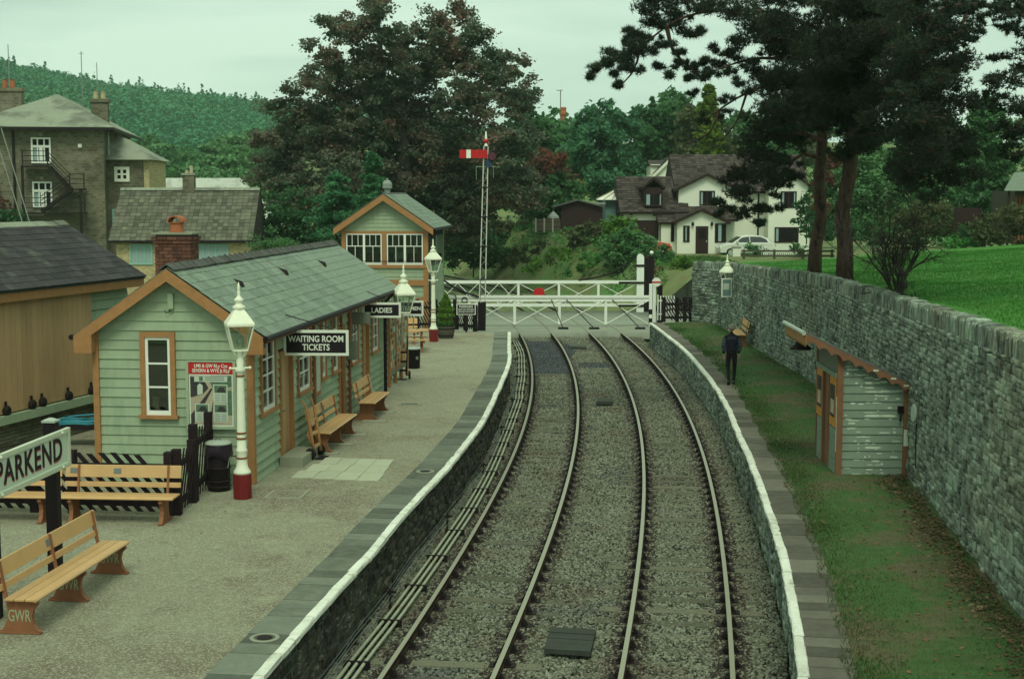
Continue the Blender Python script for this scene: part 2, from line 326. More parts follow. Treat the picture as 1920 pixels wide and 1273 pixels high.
def npmesh(name, V, Fc, mats, parent=None, loc=None, midx=None, smooth=False):
    """V (n,3), Fc (m,k) numpy"""
    me = bpy.data.meshes.new(name); V = np.ascontiguousarray(V, dtype=np.float32); m, k = Fc.shape
    me.vertices.add(len(V)); me.vertices.foreach_set('co', V.ravel())
    me.loops.add(m * k); me.loops.foreach_set('vertex_index', np.ascontiguousarray(Fc, dtype=np.int32).ravel())
    me.polygons.add(m); me.polygons.foreach_set('loop_start', np.arange(0, m * k, k, dtype=np.int32))
    for q in (mats if isinstance(mats, (list, tuple)) else [mats]): me.materials.append(MATS[q])
    if midx is not None: me.polygons.foreach_set('material_index', np.asarray(midx, dtype=np.int32))
    if smooth: me.polygons.foreach_set('use_smooth', np.ones(m, dtype=bool))
    me.update(calc_edges=True); me.validate()
    return obj(name, me, parent, loc)
def smooth_path(pts, step):
    """Catmull-Rom through the points, resampled evenly"""
    P = [Vector(p) for p in pts]; P = [P[0] * 2 - P[1]] + P + [P[-1] * 2 - P[-2]]; o = []
    for i in range(1, len(P) - 2):
        a, b, c, d = P[i - 1:i + 3]
        for k in range(24):
            t = k / 24; o.append(.5 * ((2 * b) + (c - a) * t + (2 * a - 5 * b + 4 * c - d) * t * t + (3 * b - a - 3 * c + d) * t ** 3))
    o.append(P[-2]); return resample(o, step)
def resample(o, step):
    cum = [0]
    for a, b in zip(o, o[1:]): cum.append(cum[-1] + (b - a).length)
    n = max(1, round(cum[-1] / step)); r = []; j = 0
    for i in range(n + 1):
        s = cum[-1] * i / n
        while j < len(o) - 2 and cum[j + 1] < s: j += 1
        t = (s - cum[j]) / max(1e-9, cum[j + 1] - cum[j]); r.append(o[j].lerp(o[j + 1], min(1, max(0, t))))
    return r
def tangents(P):
    return [(P[min(i + 1, len(P) - 1)] - P[max(i - 1, 0)]).normalized() for i in range(len(P))]
def right_of(t): return Vector((t.y, -t.x, 0)).normalized()
# ================================================================== the setting
def sheet(name, rows, mat_, parent=None):
    """rows: list of equally long point lists -> quad sheet"""
    mb = MB(); n = len(rows[0]); mb.v = [tuple(p) for r in rows for p in r]
    for i in range(len(rows) - 1):
        for j in range(n - 1): mb.f.append((i * n + j, i * n + j + 1, (i + 1) * n + j + 1, (i + 1) * n + j)); mb.m.append(0)
    return mb.build(name, mat_, parent, smooth=True)

g = 3000
struct(MB().add([(-g, -200, -.42), (g, -200, -.42), (g, g, -.42), (-g, g, -.42)], [(0, 1, 2, 3)]).build('ground', 'ground_soil'))

# ---- platform edges, traced on the platform plane
LE = [at(x, y, ZP) for x, y in [(490, 1273), (640, 1103), (688.7, 1051), (734, 996), (779.5, 944), (821.6, 899), (851, 866.5), (875, 836), (908, 791), (933, 741), (951, 700.5), (959, 673), (958, 650), (958, 622.6)]]
LE = [LE[0] + (LE[0] - LE[1]) * 3.2] + LE
RE = [at(x, y, ZP) for x, y in [(1496, 1273), (1491, 1216.8), (1476, 1119.5), (1456.8, 1028.7), (1430.8, 944), (1402, 863), (1377, 805), (1360.7, 765.3), (1342.7, 732.8), (1321, 702), (1295.7, 671.3), (1270, 646), (1239.6, 622.5), (1217, 605)]]
RE = [RE[0] + (RE[0] - RE[1]) * 7] + RE
LEP = smooth_path(LE, .78); REP = smooth_path(RE, .78)
def offset_path(P, o):
    return [p + right_of(t) * o for p, t in zip(P, tangents(P))]
SLAB = .67

left_platform = struct(sheet('platform_left', [[Vector((-27, p.y, ZP - .006)), Vector((-12, p.y, ZP - .006)), Vector((-7, p.y, ZP - .006)), Vector((-4, p.y, ZP - .006)) if p.x > -3.5 else Vector((-5, p.y, ZP - .006)), p - Vector((0, 0, .006))] for p in offset_path(LEP, -SLAB + .03)], 'gravel'))
struct(sheet('yard', [[Vector((x, y, .6)) for x in (-70, -30, -12, -4.6)] for y in (58.3, 67)], 'gravel'))
struct(sheet('yard_far', [[Vector((x, y, .6)) for x in (-120, -60, -30, -14)] for y in (67.2, 90, 150)], 'bank_grass'))

WALLZ = lambda d: float(np.interp(d, [6, 18, 27, 42, 62, 90], [4.75, 4.59, 4.38, 4.13, 3.58, 3.3]))
WB = [(7.94, 62.56), (8.92, 60.9), (8.94, 53.04), (8.99, 47.25), (9.02, 42.1), (8.36, 33.2), (7.81, 27.07), (7.43, 23.65), (7.05, 20.68), (6.78, 18.38), (6.2, 13), (5.6, 7)]
WP = smooth_path([Vector((x, y, 0)) for x, y in WB[1:]], .25)
WP = resample([Vector((*WB[0], 0))] + WP, .25)
wall_x = lambda d: float(np.interp(d, [p.y for p in WP[::-1]], [p.x for p in WP[::-1]]))

inner = offset_path(REP, SLAB - .03)
rows = []
for p in inner:
    xw = wall_x(p.y) + .1 if p.y < 61 else 9.0
    rows.append([Vector((p.x + (xw - p.x) * k, p.y, ZP - .006 + (.05 * math.sin(k * 3.1) if k else 0))) for k in (0, .12, .3, .5, .7, .88, 1)])
right_platform = struct(sheet('platform_right', rows, 'turf'))
path_rows = []
for p in inner:
    if 26 < p.y < 43:
        u = (p.y - 26) / 17; wd = .30 * math.sin(math.pi * u) ** .6
        path_rows.append([Vector((p.x + .20 + .25 * math.sin(u * 3) + k, p.y, ZP + .055 + .0)) for k in (-wd * .2, wd * .5, wd * 1.25)])

# ---- masonry helper
def stone_mesh(name, mat_, seed):
    r = random.Random(seed); j = lambda a: (r.random() - .5) * a
    mb = MB(); sq = [(-.5, -.5), (.5, -.5), (.5, .5), (-.5, .5)]
    vs = [(x, .5, z) for x, z in sq] + [(x + j(.06), -.41 + j(.08), z + j(.08)) for x, z in sq] + [(x * .82 + j(.12), -.5 + j(.06), z * .78 + j(.16)) for x, z in sq]
    fs = [(8, 9, 10, 11)]
    for k in range(4):
        n = (k + 1) % 4; fs += [(k, n, 4 + n, 4 + k), (4 + k, 4 + n, 8 + n, 8 + k)]
    mb.add(vs, fs); return mb, mb.mesh(name, mat_, smooth=False)
def masonry(parent, path, z0, ztop, hr, wr, mats, npart, proud=.05, gap=.014, seed=1, name='stone', depth=.2, score_min=0):
    """coursed stones on the right-hand side of the path: the largest in view as parts, the rest joined"""
    r = random.Random(seed); variants = [stone_mesh(name, mats[0], seed * 10 + k) for k in range(8)]
    cum = [0]
    for a, b in zip(path, path[1:]): cum.append(cum[-1] + (b - a).length)
    tg = tangents(path); ci = 0
    def pos(s):
        i = min(len(path) - 2, max(0, int(np.searchsorted(cum, s)) - 1)); t = (s - cum[i]) / max(1e-6, cum[i + 1] - cum[i])
        return path[i].lerp(path[i + 1], t), (path[i + 1] - path[i]).normalized()
    rec = []; z = z0; zmax = max(ztop(p) for p in path)
    while z < zmax:
        h = r.uniform(*hr); s = -r.uniform(0, wr[1])
        while s < cum[-1]:
            wd = r.uniform(*wr) * (1.3 if r.random() < .15 else 1)
            a, b = max(0, s), min(cum[-1], s + wd)
            if b - a > .06:
                p, t = pos((a + b) / 2); zt = ztop(p); hh = min(h, zt - z)
                if hh > .04:
                    if r.random() < .12 and h > hr[0] * 1.4: # split into two thin ones
                        parts = [(z, hh * .5), (z + hh * .5, hh * .5)]
                    else: parts = [(z, hh)]
                    for zz, h2 in parts:
                        c = p + right_of(t) * (r.uniform(0, proud) - depth * .5); c = Vector((c.x, c.y, zz + h2 / 2))
                        dd = (c - Vector((0, 0, CAMZ))).length
                        sc = (b - a) * h2 / dd ** 2 if seen(c, -4) else 0
                        rec.append((sc, c, math.atan2(t.y, t.x), (b - a - gap, depth, h2 - gap), r.randrange(8)))
            s += wd
        z += h
    rec.sort(key=lambda q: -q[0])
    for sc, c, a, d, k in rec[:npart]:
        if sc > score_min: obj(name, variants[k][1], parent, c, rot=(0, r.uniform(-.07, .07), a), scale=d)
    rest = [q for q in rec[:npart] if q[0] <= score_min] + rec[npart:]
    if rest:
        V = []; Fc = []; o = 0; va = [np.array(v[0].v) for v in variants]; fa = np.array(variants[0][0].f)
        for sc, c, a, d, k in rest:
            q = va[k] * np.array(d); ca, sa = math.cos(a), math.sin(a)
            V.append(np.stack([q[:, 0] * ca - q[:, 1] * sa + c.x, q[:, 0] * sa + q[:, 1] * ca + c.y, q[:, 2] + c.z], 1)); Fc.append(fa + o); o += len(q)
        stuff(npmesh(name + '_rest', np.concatenate(V), np.concatenate(Fc), mats[1], parent))

# ---- platform edge stones
def platform_edge(P, parent, slabmat, seed, side):
    r = random.Random(seed); T = tangents(P)
    nose = [MB() for _ in range(4)]; nm = []
    for q in nose:
        prof = [(0, -.075), (.2, -.075), (.125, 0), (.03, .0), (.008, -.012), (0, -.035)]
        q.add([(x + (r.random() - .5) * .014, yy + (r.random() - .5) * .012, z + (r.random() - .5) * .008) for yy in (-.5, -.17, .17, .5) for x, z in prof],
              [(i * 6 + k, i * 6 + (k + 1) % 6, (i + 1) * 6 + (k + 1) % 6, (i + 1) * 6 + k) for i in range(3) for k in range(6)] + [(5, 4, 3, 2, 1, 0), (18, 19, 20, 21, 22, 23)])
        nm.append(q.mesh('edge_stone', 'nose_white'))
    sm = MB().box(-.5, .5, -.5, .5, -.5, .5).mesh('paving_slab', slabmat)
    for i in range(len(P) - 1):
        a, b = P[i], P[i + 1]; c = (a + b) / 2; t = (b - a).normalized(); l = (b - a).length; ang = math.atan2(t.y, t.x) - math.pi / 2
        if side > 0: ang += math.pi                     # nose profile runs from the track side inwards along local +x
        inw = right_of(t) * (-side)
        wob = r.uniform(-.008, .008)
        obj('edge_stone', nm[r.randrange(4)], parent, (c.x + inw.x * (-.0 + wob), c.y + inw.y * wob, ZP + .012 + r.uniform(-.006, .006)), rot=(0, 0, ang + r.uniform(-.006, .006)), scale=(1, l - .02, 1))
        m = c + inw * (.128 + (SLAB - .128) / 2)
        ok = 17 < c.y < 61
        # slabs: sometimes split in two
        for k in ((-.25, .5), (.25, .5)) if r.random() < .35 else ((0, 1),):
            mm = m + t * (l * k[0])
            obj('paving_slab', sm, parent, (mm.x, mm.y, ZP - .045 + r.uniform(-.004, .004)), rot=(r.uniform(-.004, .004), 0, ang), scale=(SLAB - .134 + r.uniform(-.01, .03), l * k[1] - r.uniform(.008, .022), .1))
LEV = [p for p in LEP if p.y > 12]; REV = [p for p in REP if p.y > 12]
platform_edge(LEV, left_platform, 'slab_grey', 3, 1)
platform_edge(REV, right_platform, 'slab_brown', 4, -1)

lw = thing('platform_wall', 'dark mossy stone platform face with white coping, below the gravel platform', 'wall', (0, 0, 0))
core = offset_path([Vector((p.x, p.y, 0)) for p in LEV], -.11)
fine = resample(core, .2)
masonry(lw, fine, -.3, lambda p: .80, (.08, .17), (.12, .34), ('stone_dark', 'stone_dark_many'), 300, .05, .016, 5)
mb = MB()
for a, b in zip(core, core[1:]): mb.add([(a.x, a.y, -.4), (b.x, b.y, -.4), (b.x, b.y, .8), (a.x, a.y, .8)], [(0, 1, 2, 3)])
e0 = core[-1]; mb.box(e0.x - 26, e0.x + .05, e0.y - .02, e0.y + .28, -.4, .88)
mb.build('wall_core', 'wall_mortar', lw)
rw = thing('platform_wall', 'pale grey rubble platform face curving below the grass platform', 'wall', (0, 0, 0))
core = offset_path([Vector((p.x, p.y, 0)) for p in REV[::-1]], -.11)
fine = resample(core, .2)
masonry(rw, fine, -.3, lambda p: .80, (.07, .14), (.12, .34), ('stone', 'stone_many'), 300, .05, .016, 6)
mb = MB()
for a, b in zip(core, core[1:]): mb.add([(a.x, a.y, -.4), (b.x, b.y, -.4), (b.x, b.y, .8), (a.x, a.y, .8)], [(0, 1, 2, 3)])
e0 = core[0]; mb.box(e0.x - .05, e0.x + 3.4, e0.y - .02, e0.y + .28, -.4, .88)
mb.build('wall_core', 'wall_mortar', rw)

# ---- the tall retaining wall
tw = thing('retaining_wall', 'tall weathered rubble stone wall with upright coping behind the grass platform', 'wall', (0, 0, 0))
masonry(tw, WP, ZP - .12, lambda p: WALLZ(p.y) - .30, (.065, .155), (.10, .34), ('stone', 'stone_many'), 300, .06, .010, 8)
mb = MB()
for a, b in zip(WP, WP[1:]):
    na, nb = right_of((b - a).normalized()) * -.07, right_of((b - a).normalized()) * -.5
    for (o1, o2) in ((na, nb),):
        mb.add([(a.x + o1.x, a.y + o1.y, .5), (b.x + o1.x, b.y + o1.y, .5), (b.x + o1.x, b.y + o1.y, WALLZ(b.y) - .28), (a.x + o1.x, a.y + o1.y, WALLZ(a.y) - .28),
                (a.x + o2.x, a.y + o2.y, WALLZ(a.y) - .28), (b.x + o2.x, b.y + o2.y, WALLZ(b.y) - .28), (b.x + o2.x, b.y + o2.y, .5), (a.x + o2.x, a.y + o2.y, .5)], [(0, 1, 2, 3), (3, 2, 5, 4), (4, 5, 6, 7)])
a, b = WP[0], WP[1]; t = (b - a).normalized(); n = right_of(t)
q0 = a - n * .0; q1 = a - n * .5
mb.add([(q0.x, q0.y, .5), (q1.x, q1.y, .5), (q1.x, q1.y, WALLZ(62) - .28), (q0.x, q0.y, WALLZ(62) - .28)], [(0, 1, 2, 3)])
mb.build('wall_core', 'wall_mortar', tw)
cope = [stone_mesh('coping_stone', 'stone', 90 + k)[1] for k in range(6)]
cp = resample([p for p in WP if p.y > 7.5], .115); r_ = random.Random(11); rec = []; cva = [stone_mesh('coping_stone', 'stone', 90 + k)[0] for k in range(6)]
for a, b in zip(cp, cp[1:]):
    t = (b - a).normalized(); c = (a + b) / 2 - right_of(t) * .15; h = r_.uniform(.27, .36)
    rec.append(((b - a).length, (c.x, c.y, WALLZ(c.y) - .31 + h / 2), (-math.pi / 2 + r_.uniform(-.06, .06), r_.uniform(-.10, .10), math.atan2(t.y, t.x)), ((b - a).length * r_.uniform(.7, 1.0), h, r_.uniform(.28, .34)), r_.randrange(6)))
rec.sort(key=lambda q: (not seen(q[1]), q[1][1])); mb = MB()
for i_, (l_, loc, rot, scl, k) in enumerate(rec):
    if i_ < 300: obj('coping_stone', cope[k], tw, loc, rot=rot, scale=scl)
    else:
        M_ = Matrix.Translation(loc) @ Euler(rot).to_matrix().to_4x4() @ Matrix.Diagonal((*scl, 1)); mb.add([M_ @ Vector(v) for v in cva[k].v], cva[k].f)
stuff(mb.build('coping_rest', 'stone_many', tw))

# ---- lawn above the wall
rows = []
for d in list(np.arange(8, 61, 2.)) + [62, 64, 66, 70]:
    xw = wall_x(min(d, 60.5)) + .42; zt = WALLZ(d) - .20 - (max(0, d - 64) * .25)
    rows.append([Vector((xw + k, d + k * .06, zt + .062 * k + .06 * math.sin(d * .7 + k) * min(1, k) - .10 * (k < .1))) for k in (0, .6, 1.5, 3, 5, 8, 12, 18, 30, 50)])
struct(sheet('lawn', rows, 'lawn')); lawn_rows = rows
LAWNZ = lambda x, d: WALLZ(d) - .20 + .062 * max(0, x - wall_x(min(d, 60.5)) - .42)

# ---- track bed and rails
RAILPX = [[(965.8,614.7),(979,631.9),(991.6,661.6),(997.8,688),(998.3,710),(997,728.8),(993.5,752),(986,775),(973,821),(961,859),(851.7,1060),(811,1123.4),(767.5,1191),(711.7,1271)],
[(1023.6,614.7),(1041.6,633.4),(1058.8,658.4),(1072,688),(1079.5,713),(1083,736.6),(1084.3,765),(1081.4,805.6),(1076,845),(1067.2,893),(1050.8,950),(1010.3,1060),(982,1132),(949,1204),(919.6,1272)],
[(1093.9,615.5),(1116.6,634.2),(1143,664.7),(1165,697.5),(1179,725.6),(1188.4,755.3),(1193,772.8),(1200.6,810),(1205,853.8),(1206.5,893),(1206,947.8),(1198,1060),(1190,1110.4),(1178.5,1174.6),(1160,1270.8)],
[(1152.5,616.3),(1182.2,636.6),(1210.3,663),(1236.9,694.4),(1269,740),(1290.3,779.4),(1307.8,821),(1323.2,869),(1334,908.5),(1342.4,950),(1359.6,1060),(1366.4,1128.7),(1371,1197.5),(1373.8,1270.8)]]
def centre_line(i):
    pts = [np.array([at(x, y, 0)[:2] for x, y in RAILPX[k]]) for k in (i, i + 1)]
    ys = np.linspace(18.6, 69, 60); cx = 0
    for q in pts:
        c = np.polyfit(q[:, 1], q[:, 0], 5); cx = cx + np.polyval(c, ys) / 2
    far = [(-1.3, 90), (-4.6, 104), (-11.2, 123), (-20, 141)] if i == 0 else [(2.15, 90), (-1.1, 104), (-7.6, 123), (-16.5, 141)]
    c = np.polyfit(np.concatenate([ys, [q[1] for q in far]]), np.concatenate([cx, [q[0] for q in far]]), 6, w=np.concatenate([np.ones(60) * 3, np.ones(len(far))]))
    yy = np.linspace(18.6, 138, 240); xx = np.polyval(c, yy)
    P = [Vector((x, y, 0)) for x, y in zip(xx, yy)]
    t = (P[0] - P[4]).normalized(); return resample([P[0] + t * 8] + P, .65)
RAIL_PROF = [(-.035, 0), (-.037, -.012), (-.034, -.042), (-.011, -.055), (-.010, -.105), (-.033, -.115), (-.034, -.145), (.034, -.145), (.033, -.115), (.010, -.105), (.011, -.055), (.034, -.042), (.037, -.012), (.035, 0)]
def rail_mesh(P, off, prof=RAIL_PROF):
    Q = offset_path(P, off); T = tangents(Q); mb = MB(); n = len(prof)
    for p, t in zip(Q, T):
        rt = right_of(t)
        for x, z in prof: mb.v.append((p.x + rt.x * x, p.y + rt.y * x, z))
    for i in range(len(Q) - 1):
        for k in range(n):
            k2 = (k + 1) % n; mb.f.append((i * n + k, i * n + k2, (i + 1) * n + k2, (i + 1) * n + k)); mb.m.append(0 if k in (n - 1,) else 1)
    return mb
sleep_me = MB().box(-1.3, 1.3, -.128, .128, -.13, 0).mesh('sleeper', 'sleeper_wood')
cb = MB().box(-.19, .19, -.10, .10, 0, .03)
cb.prism([(-.13, -.05, .03), (-.045, -.05, .03), (-.045, -.05, .13), (-.07, -.05, .14)], (0, .10, 0)); cb.prism([(.045, -.05, .03), (.13, -.05, .03), (.07, -.05, .14), (.045, -.05, .13)], (0, .10, 0))
cb.box(-.085, -.036, -.11, .11, .05, .115)
chair_me = cb.mesh('rail_chair', 'iron_dark')
TRACKS = []
for i, lab in ((0, 'curving bullhead railway track running beside the gravel platform'), (2, 'curving bullhead railway track running beside the grass platform')):
    P = centre_line(i); TRACKS.append(P); tr = thing('railway_track', lab, 'railway track')
    for off in (-.7525, .7525):
        rail_mesh(P, off).build('rail', ['rail_top', 'rail_side'], tr)
    T = tangents(P); rr = random.Random(i)
    for p, t in zip(P, T):
        if p.y > 66.3 and p.y < 80.5 or p.y > 112: continue
        sl = obj('sleeper', sleep_me, tr, (p.x, p.y, -.166 + rr.uniform(-.016, .012)), rot=(0, 0, math.atan2(t.y, t.x) - math.pi / 2 + rr.uniform(-.02, .02)))
        if p.y < 66.5:
            for off in (-.7525, .7525): obj('rail_chair', chair_me, sl, (off, 0, -.012))
def near(P, d): return min(P, key=lambda p: abs(p.y - d))
rows = []
for a in np.arange(10.5, 66.9, 1.0):
    l = min(LEP, key=lambda p: abs(p.y - a)); rgt = min(REP, key=lambda p: abs(p.y - a)); lx = l.x - .05; rx = rgt.x + .05
    rows.append([Vector((lx + (rx - lx) * k, a, -.215)) for k in np.linspace(0, 1, 9)])
bed = struct(sheet('track_bed', rows, 'ballast_bed'))
rows2 = []
for p, q in zip(TRACKS[0][::3], TRACKS[1][::3]):
    if 79.8 < p.y: t = Vector((q.x - p.x, q.y - p.y, 0)).normalized(); rows2.append([p - t * 2.2 + Vector((0, 0, -.2)), (p + q) / 2 + Vector((0, 0, -.2)), q + t * 2.2 + Vector((0, 0, -.2))])
bed2 = struct(sheet('track_bed_far', rows2, 'ballast_bed'))

def scatter(name, src_rows, dens, mat_, kind, seed, **k):
    """countless small pieces over a surface (ballast, grass blades, fallen leaves): geometry nodes instances"""
    o = sheet(name, src_rows, mat_); stuff(o)
    ng = bpy.data.node_groups.new(name, 'GeometryNodeTree'); ng.interface.new_socket('Geometry', in_out='INPUT', socket_type='NodeSocketGeometry'); ng.interface.new_socket('Geometry', in_out='OUTPUT', socket_type='NodeSocketGeometry')
    A = ng.nodes.new; L = ng.links.new
    gi = A('NodeGroupInput'); go = A('NodeGroupOutput'); dp = A('GeometryNodeDistributePointsOnFaces'); dp.inputs['Density'].default_value = dens; dp.inputs['Seed'].default_value = seed
    if k.get('patchy'):                       # grows in patches, bare in between
        nz = A('ShaderNodeTexNoise'); nz.inputs['Scale'].default_value = k['patchy']; nz.inputs['Detail'].default_value = 4; mr = A('ShaderNodeMapRange'); mr.inputs['From Min'].default_value = .42; mr.inputs['From Max'].default_value = .60; mr.inputs['To Min'].default_value = dens * .10; mr.inputs['To Max'].default_value = dens
        ps = A('GeometryNodeInputPosition'); L(ps.outputs[0], nz.inputs['Vector']); L(nz.outputs[0], mr.inputs['Value']); L(mr.outputs[0], dp.inputs['Density'])
    L(gi.outputs[0], dp.inputs['Mesh']); ip = A('GeometryNodeInstanceOnPoints'); L(dp.outputs['Points'], ip.inputs['Points'])
    def rv(lo, hi, s):
        n = A('FunctionNodeRandomValue'); n.data_type = 'FLOAT_VECTOR'; n.inputs[0].default_value = lo; n.inputs[1].default_value = hi; n.inputs['Seed'].default_value = s; return n.outputs[0]
    if kind == 'rock':
        me = A('GeometryNodeMeshIcoSphere'); me.inputs['Radius'].default_value = k['r']; me.inputs['Subdivisions'].default_value = 1
        L(rv((0, 0, 0), (6.28, 6.28, 6.28), 1), ip.inputs['Rotation']); L(rv((.45, .45, .4), (1.25, 1.1, 1.0), 2), ip.inputs['Scale'])
    elif kind == 'blade':
        me = A('GeometryNodeMeshCone'); me.inputs['Vertices'].default_value = 3; me.inputs['Radius Bottom'].default_value = k['r']; me.inputs['Depth'].default_value = k['h']; me.fill_type = 'NONE'
        L(rv((-.75, -.75, 0), (.75, .75, 6.28), 1), ip.inputs['Rotation']); L(rv((.6, .6, .35), (1.2, 1.2, 1.2), 2), ip.inputs['Scale'])
    else:
        me = A('GeometryNodeMeshGrid'); me.inputs['Size X'].default_value = k['r']; me.inputs['Size Y'].default_value = k['r'] * .6; me.inputs['Vertices X'].default_value = 2; me.inputs['Vertices Y'].default_value = 2
        L(rv((-.5, -.5, 0), (.5, .5, 6.28), 1), ip.inputs['Rotation']); L(rv((.5, .5, 1), (1.3, 1.3, 1), 2), ip.inputs['Scale'])
    sm = A('GeometryNodeSetMaterial'); sm.inputs['Material'].default_value = MATS[mat_]; L(me.outputs[0], sm.inputs['Geometry']); L(sm.outputs[0], ip.inputs['Instance'])
    L(ip.outputs[0], go.inputs[0]); md = o.modifiers.new('scatter', 'NODES'); md.node_group = ng
    return o
def lift(rows, z): return [[p + Vector((0, 0, z)) for p in r] for r in rows]
up = lift(rows, .028)
nearrows = [r for r in up if 16.5 < r[0].y < 34]; midrows = [r for r in up if 33 < r[0].y < 66.8]
scatter('ballast', nearrows, 900, 'ballast_stone', 'rock', 1, r=.036)
scatter('ballast', midrows, 520, 'ballast_stone', 'rock', 2, r=.042)
for P_t in TRACKS:
    for off in (-.7525, .7525):
        for o2 in (-.17, .17): scatter('rusty_ballast', [[q + Vector((0, 0, -.185)) for q in pr2] for pr2 in zip(offset_path([p for p in P_t if 14 < p.y < 66], off + o2 - .12), offset_path([p for p in P_t if 14 < p.y < 66], off + o2 + .12))], 420, 'ballast_rust', 'rock', 20 + int(off > 0) * 2 + int(o2 > 0), r=.040)
ash = [[at(x, y, -.18) for x in (a, (a + b_) / 2, b_)] for y, a, b_ in ((702, 1002, 1073), (690, 1000, 1071), (675, 998, 1066), (660, 994, 1080), (648, 990, 1068), (641, 988, 1046))]
scatter('dark_ballast', ash, 700, 'ballast_ash', 'rock', 4, r=.044)
scatter('dark_ballast', [[at(x, y, -.18) for x in (1085, 1115, 1142)] for y in (690, 686, 682)], 600, 'ballast_ash', 'rock', 14, r=.044)
scatter('track_weeds', [r for r in up if 17 < r[0].y < 50], 60, 'grass_blade', 'blade', 31, r=.006, h=.06, patchy=.9)
scatter('fallen_leaves', [r for r in up if 16 < r[0].y < 40], 1.5, 'leaf_fallen', 'leaf', 32, r=.055)
scatter('fallen_leaves', [[p + Vector((-6, 0, .03)), p + Vector((-.7, 0, .03))] for p in LEP if 17 < p.y < 40], .5, 'leaf_fallen', 'leaf', 33, r=.05)
scatter('ballast', lift(rows2, .02), 60, 'ballast_stone', 'rock', 3, r=.09)
gr = []
for p in inner:
    if 12 < p.y < 61.5:
        xw = wall_x(p.y)
        gr.append([Vector((p.x - .09 - .05 * math.sin(p.y * 3.1) + (xw - p.x - .03) * k, p.y, ZP + .01)) for k in (0, .25, .5, .75, 1)])
scatter('grass', [r for r in gr if r[0].y < 36], 1100, 'grass_blade', 'blade', 5, r=.006, h=.07, patchy=.85)
scatter('grass', [r for r in gr if r[0].y > 35], 600, 'grass_blade', 'blade', 6, r=.010, h=.07, patchy=.6)
scatter('dry_grass', [r for r in gr if r[0].y < 40], 330, 'grass_dry', 'blade', 15, r=.005, h=.06)
scatter('fallen_leaves', [[r[3].lerp(r[4], -.4) + Vector((0, 0, .05)), r[4] + Vector((0, 0, .05))] for r in gr if r[0].y < 40], 30, 'leaf_fallen', 'leaf', 7, r=.05)
scatter('leaf_litter', [[r[4] + Vector((-.55 - .25 * math.sin(r[0].y * 1.7), 0, .02)), r[4] + Vector((0, 0, .05))] for r in gr if r[0].y < 33], 420, 'leaf_litter', 'leaf', 17, r=.05)
scatter('fallen_leaves', [[r[0] + Vector((0, 0, .045)), r[4] + Vector((0, 0, .045))] for r in gr if r[0].y < 34], 7, 'leaf_fallen', 'leaf', 8, r=.06)
lr = [[q + Vector((0, 0, .02)) for q in r[1:9]] for r in lawn_rows if 15 < r[0].y < 63]
scatter('lawn_grass', [r[:7] for r in lr], 190, 'grass_lawn', 'blade', 16, r=.012, h=.05)
scatter('fallen_leaves', lr, 1.3, 'leaf_fallen', 'leaf', 9, r=.075)

# ---- road over the level crossing
rd = sheet('road', [[Vector((x, y, z)) for x in (-60, -20, 0, 20, 60)] for y, z in ((66.9, -.3), (66.95, -.014), (79.6, -.014), (79.65, -.3))], 'asphalt'); struct(rd)
for y0 in (69.9, 75.3): struct(sheet('road_marking', [[Vector((x, y, -.009)) for x in (-20, 20)] for y in (y0, y0 + .11)], 'road_line'))

# ---- embankment and rising ground behind the crossing
def ss(x): x = min(1., max(0., x)); return x * x * (3 - 2 * x)
def bank_h(x, d):
    s = (x + 5.9) * .953 + (d - 121) * .301 - .3
    top = 3.9 + (2.25 - 3.9) * ss((x - 4) / 5)
    h = -.12 + ss(s / 3.4) * (top + .12)
    if s > 0: h += max(0, d - 122) * .085 * ss(s / 20)
    return h
rows = []
for d in list(np.arange(79.8, 140, 2.)) + list(np.arange(142, 300, 12.)):
    rows.append([Vector((x, d, bank_h(x, d))) for x in list(np.arange(-60, -12, 8.)) + list(np.arange(-12, 30, 1.5)) + [34, 40, 50, 70, 100, 150]])
struct(sheet('embankment', rows, 'bank_grass'))

# ---- far wooded hill
def ridge_z(px, d): return 6.49 + (365 - float(np.interp(px, [-400, 0, 100, 200, 300, 400, 510, 700, 1000, 1400, 1920], [110, 152, 172, 192, 204, 214, 229, 250, 290, 300, 300]))) / 2667 * d
def hill_h(x, d):
    px = 960 + F * x / d; return max(-.5, -.5 + (ridge_z(px, 780) + .5) * ss((d - 230) / 550.) ** 1.0)
rows = []
for d in np.arange(230, 900, 18.): rows.append([Vector((x, d, hill_h(x, d) if d <= 790 else hill_h(x, 790) - (d - 790) * .2)) for x in np.arange(-460, 460, 20.)])
struct(sheet('hillside', rows, 'hill'))
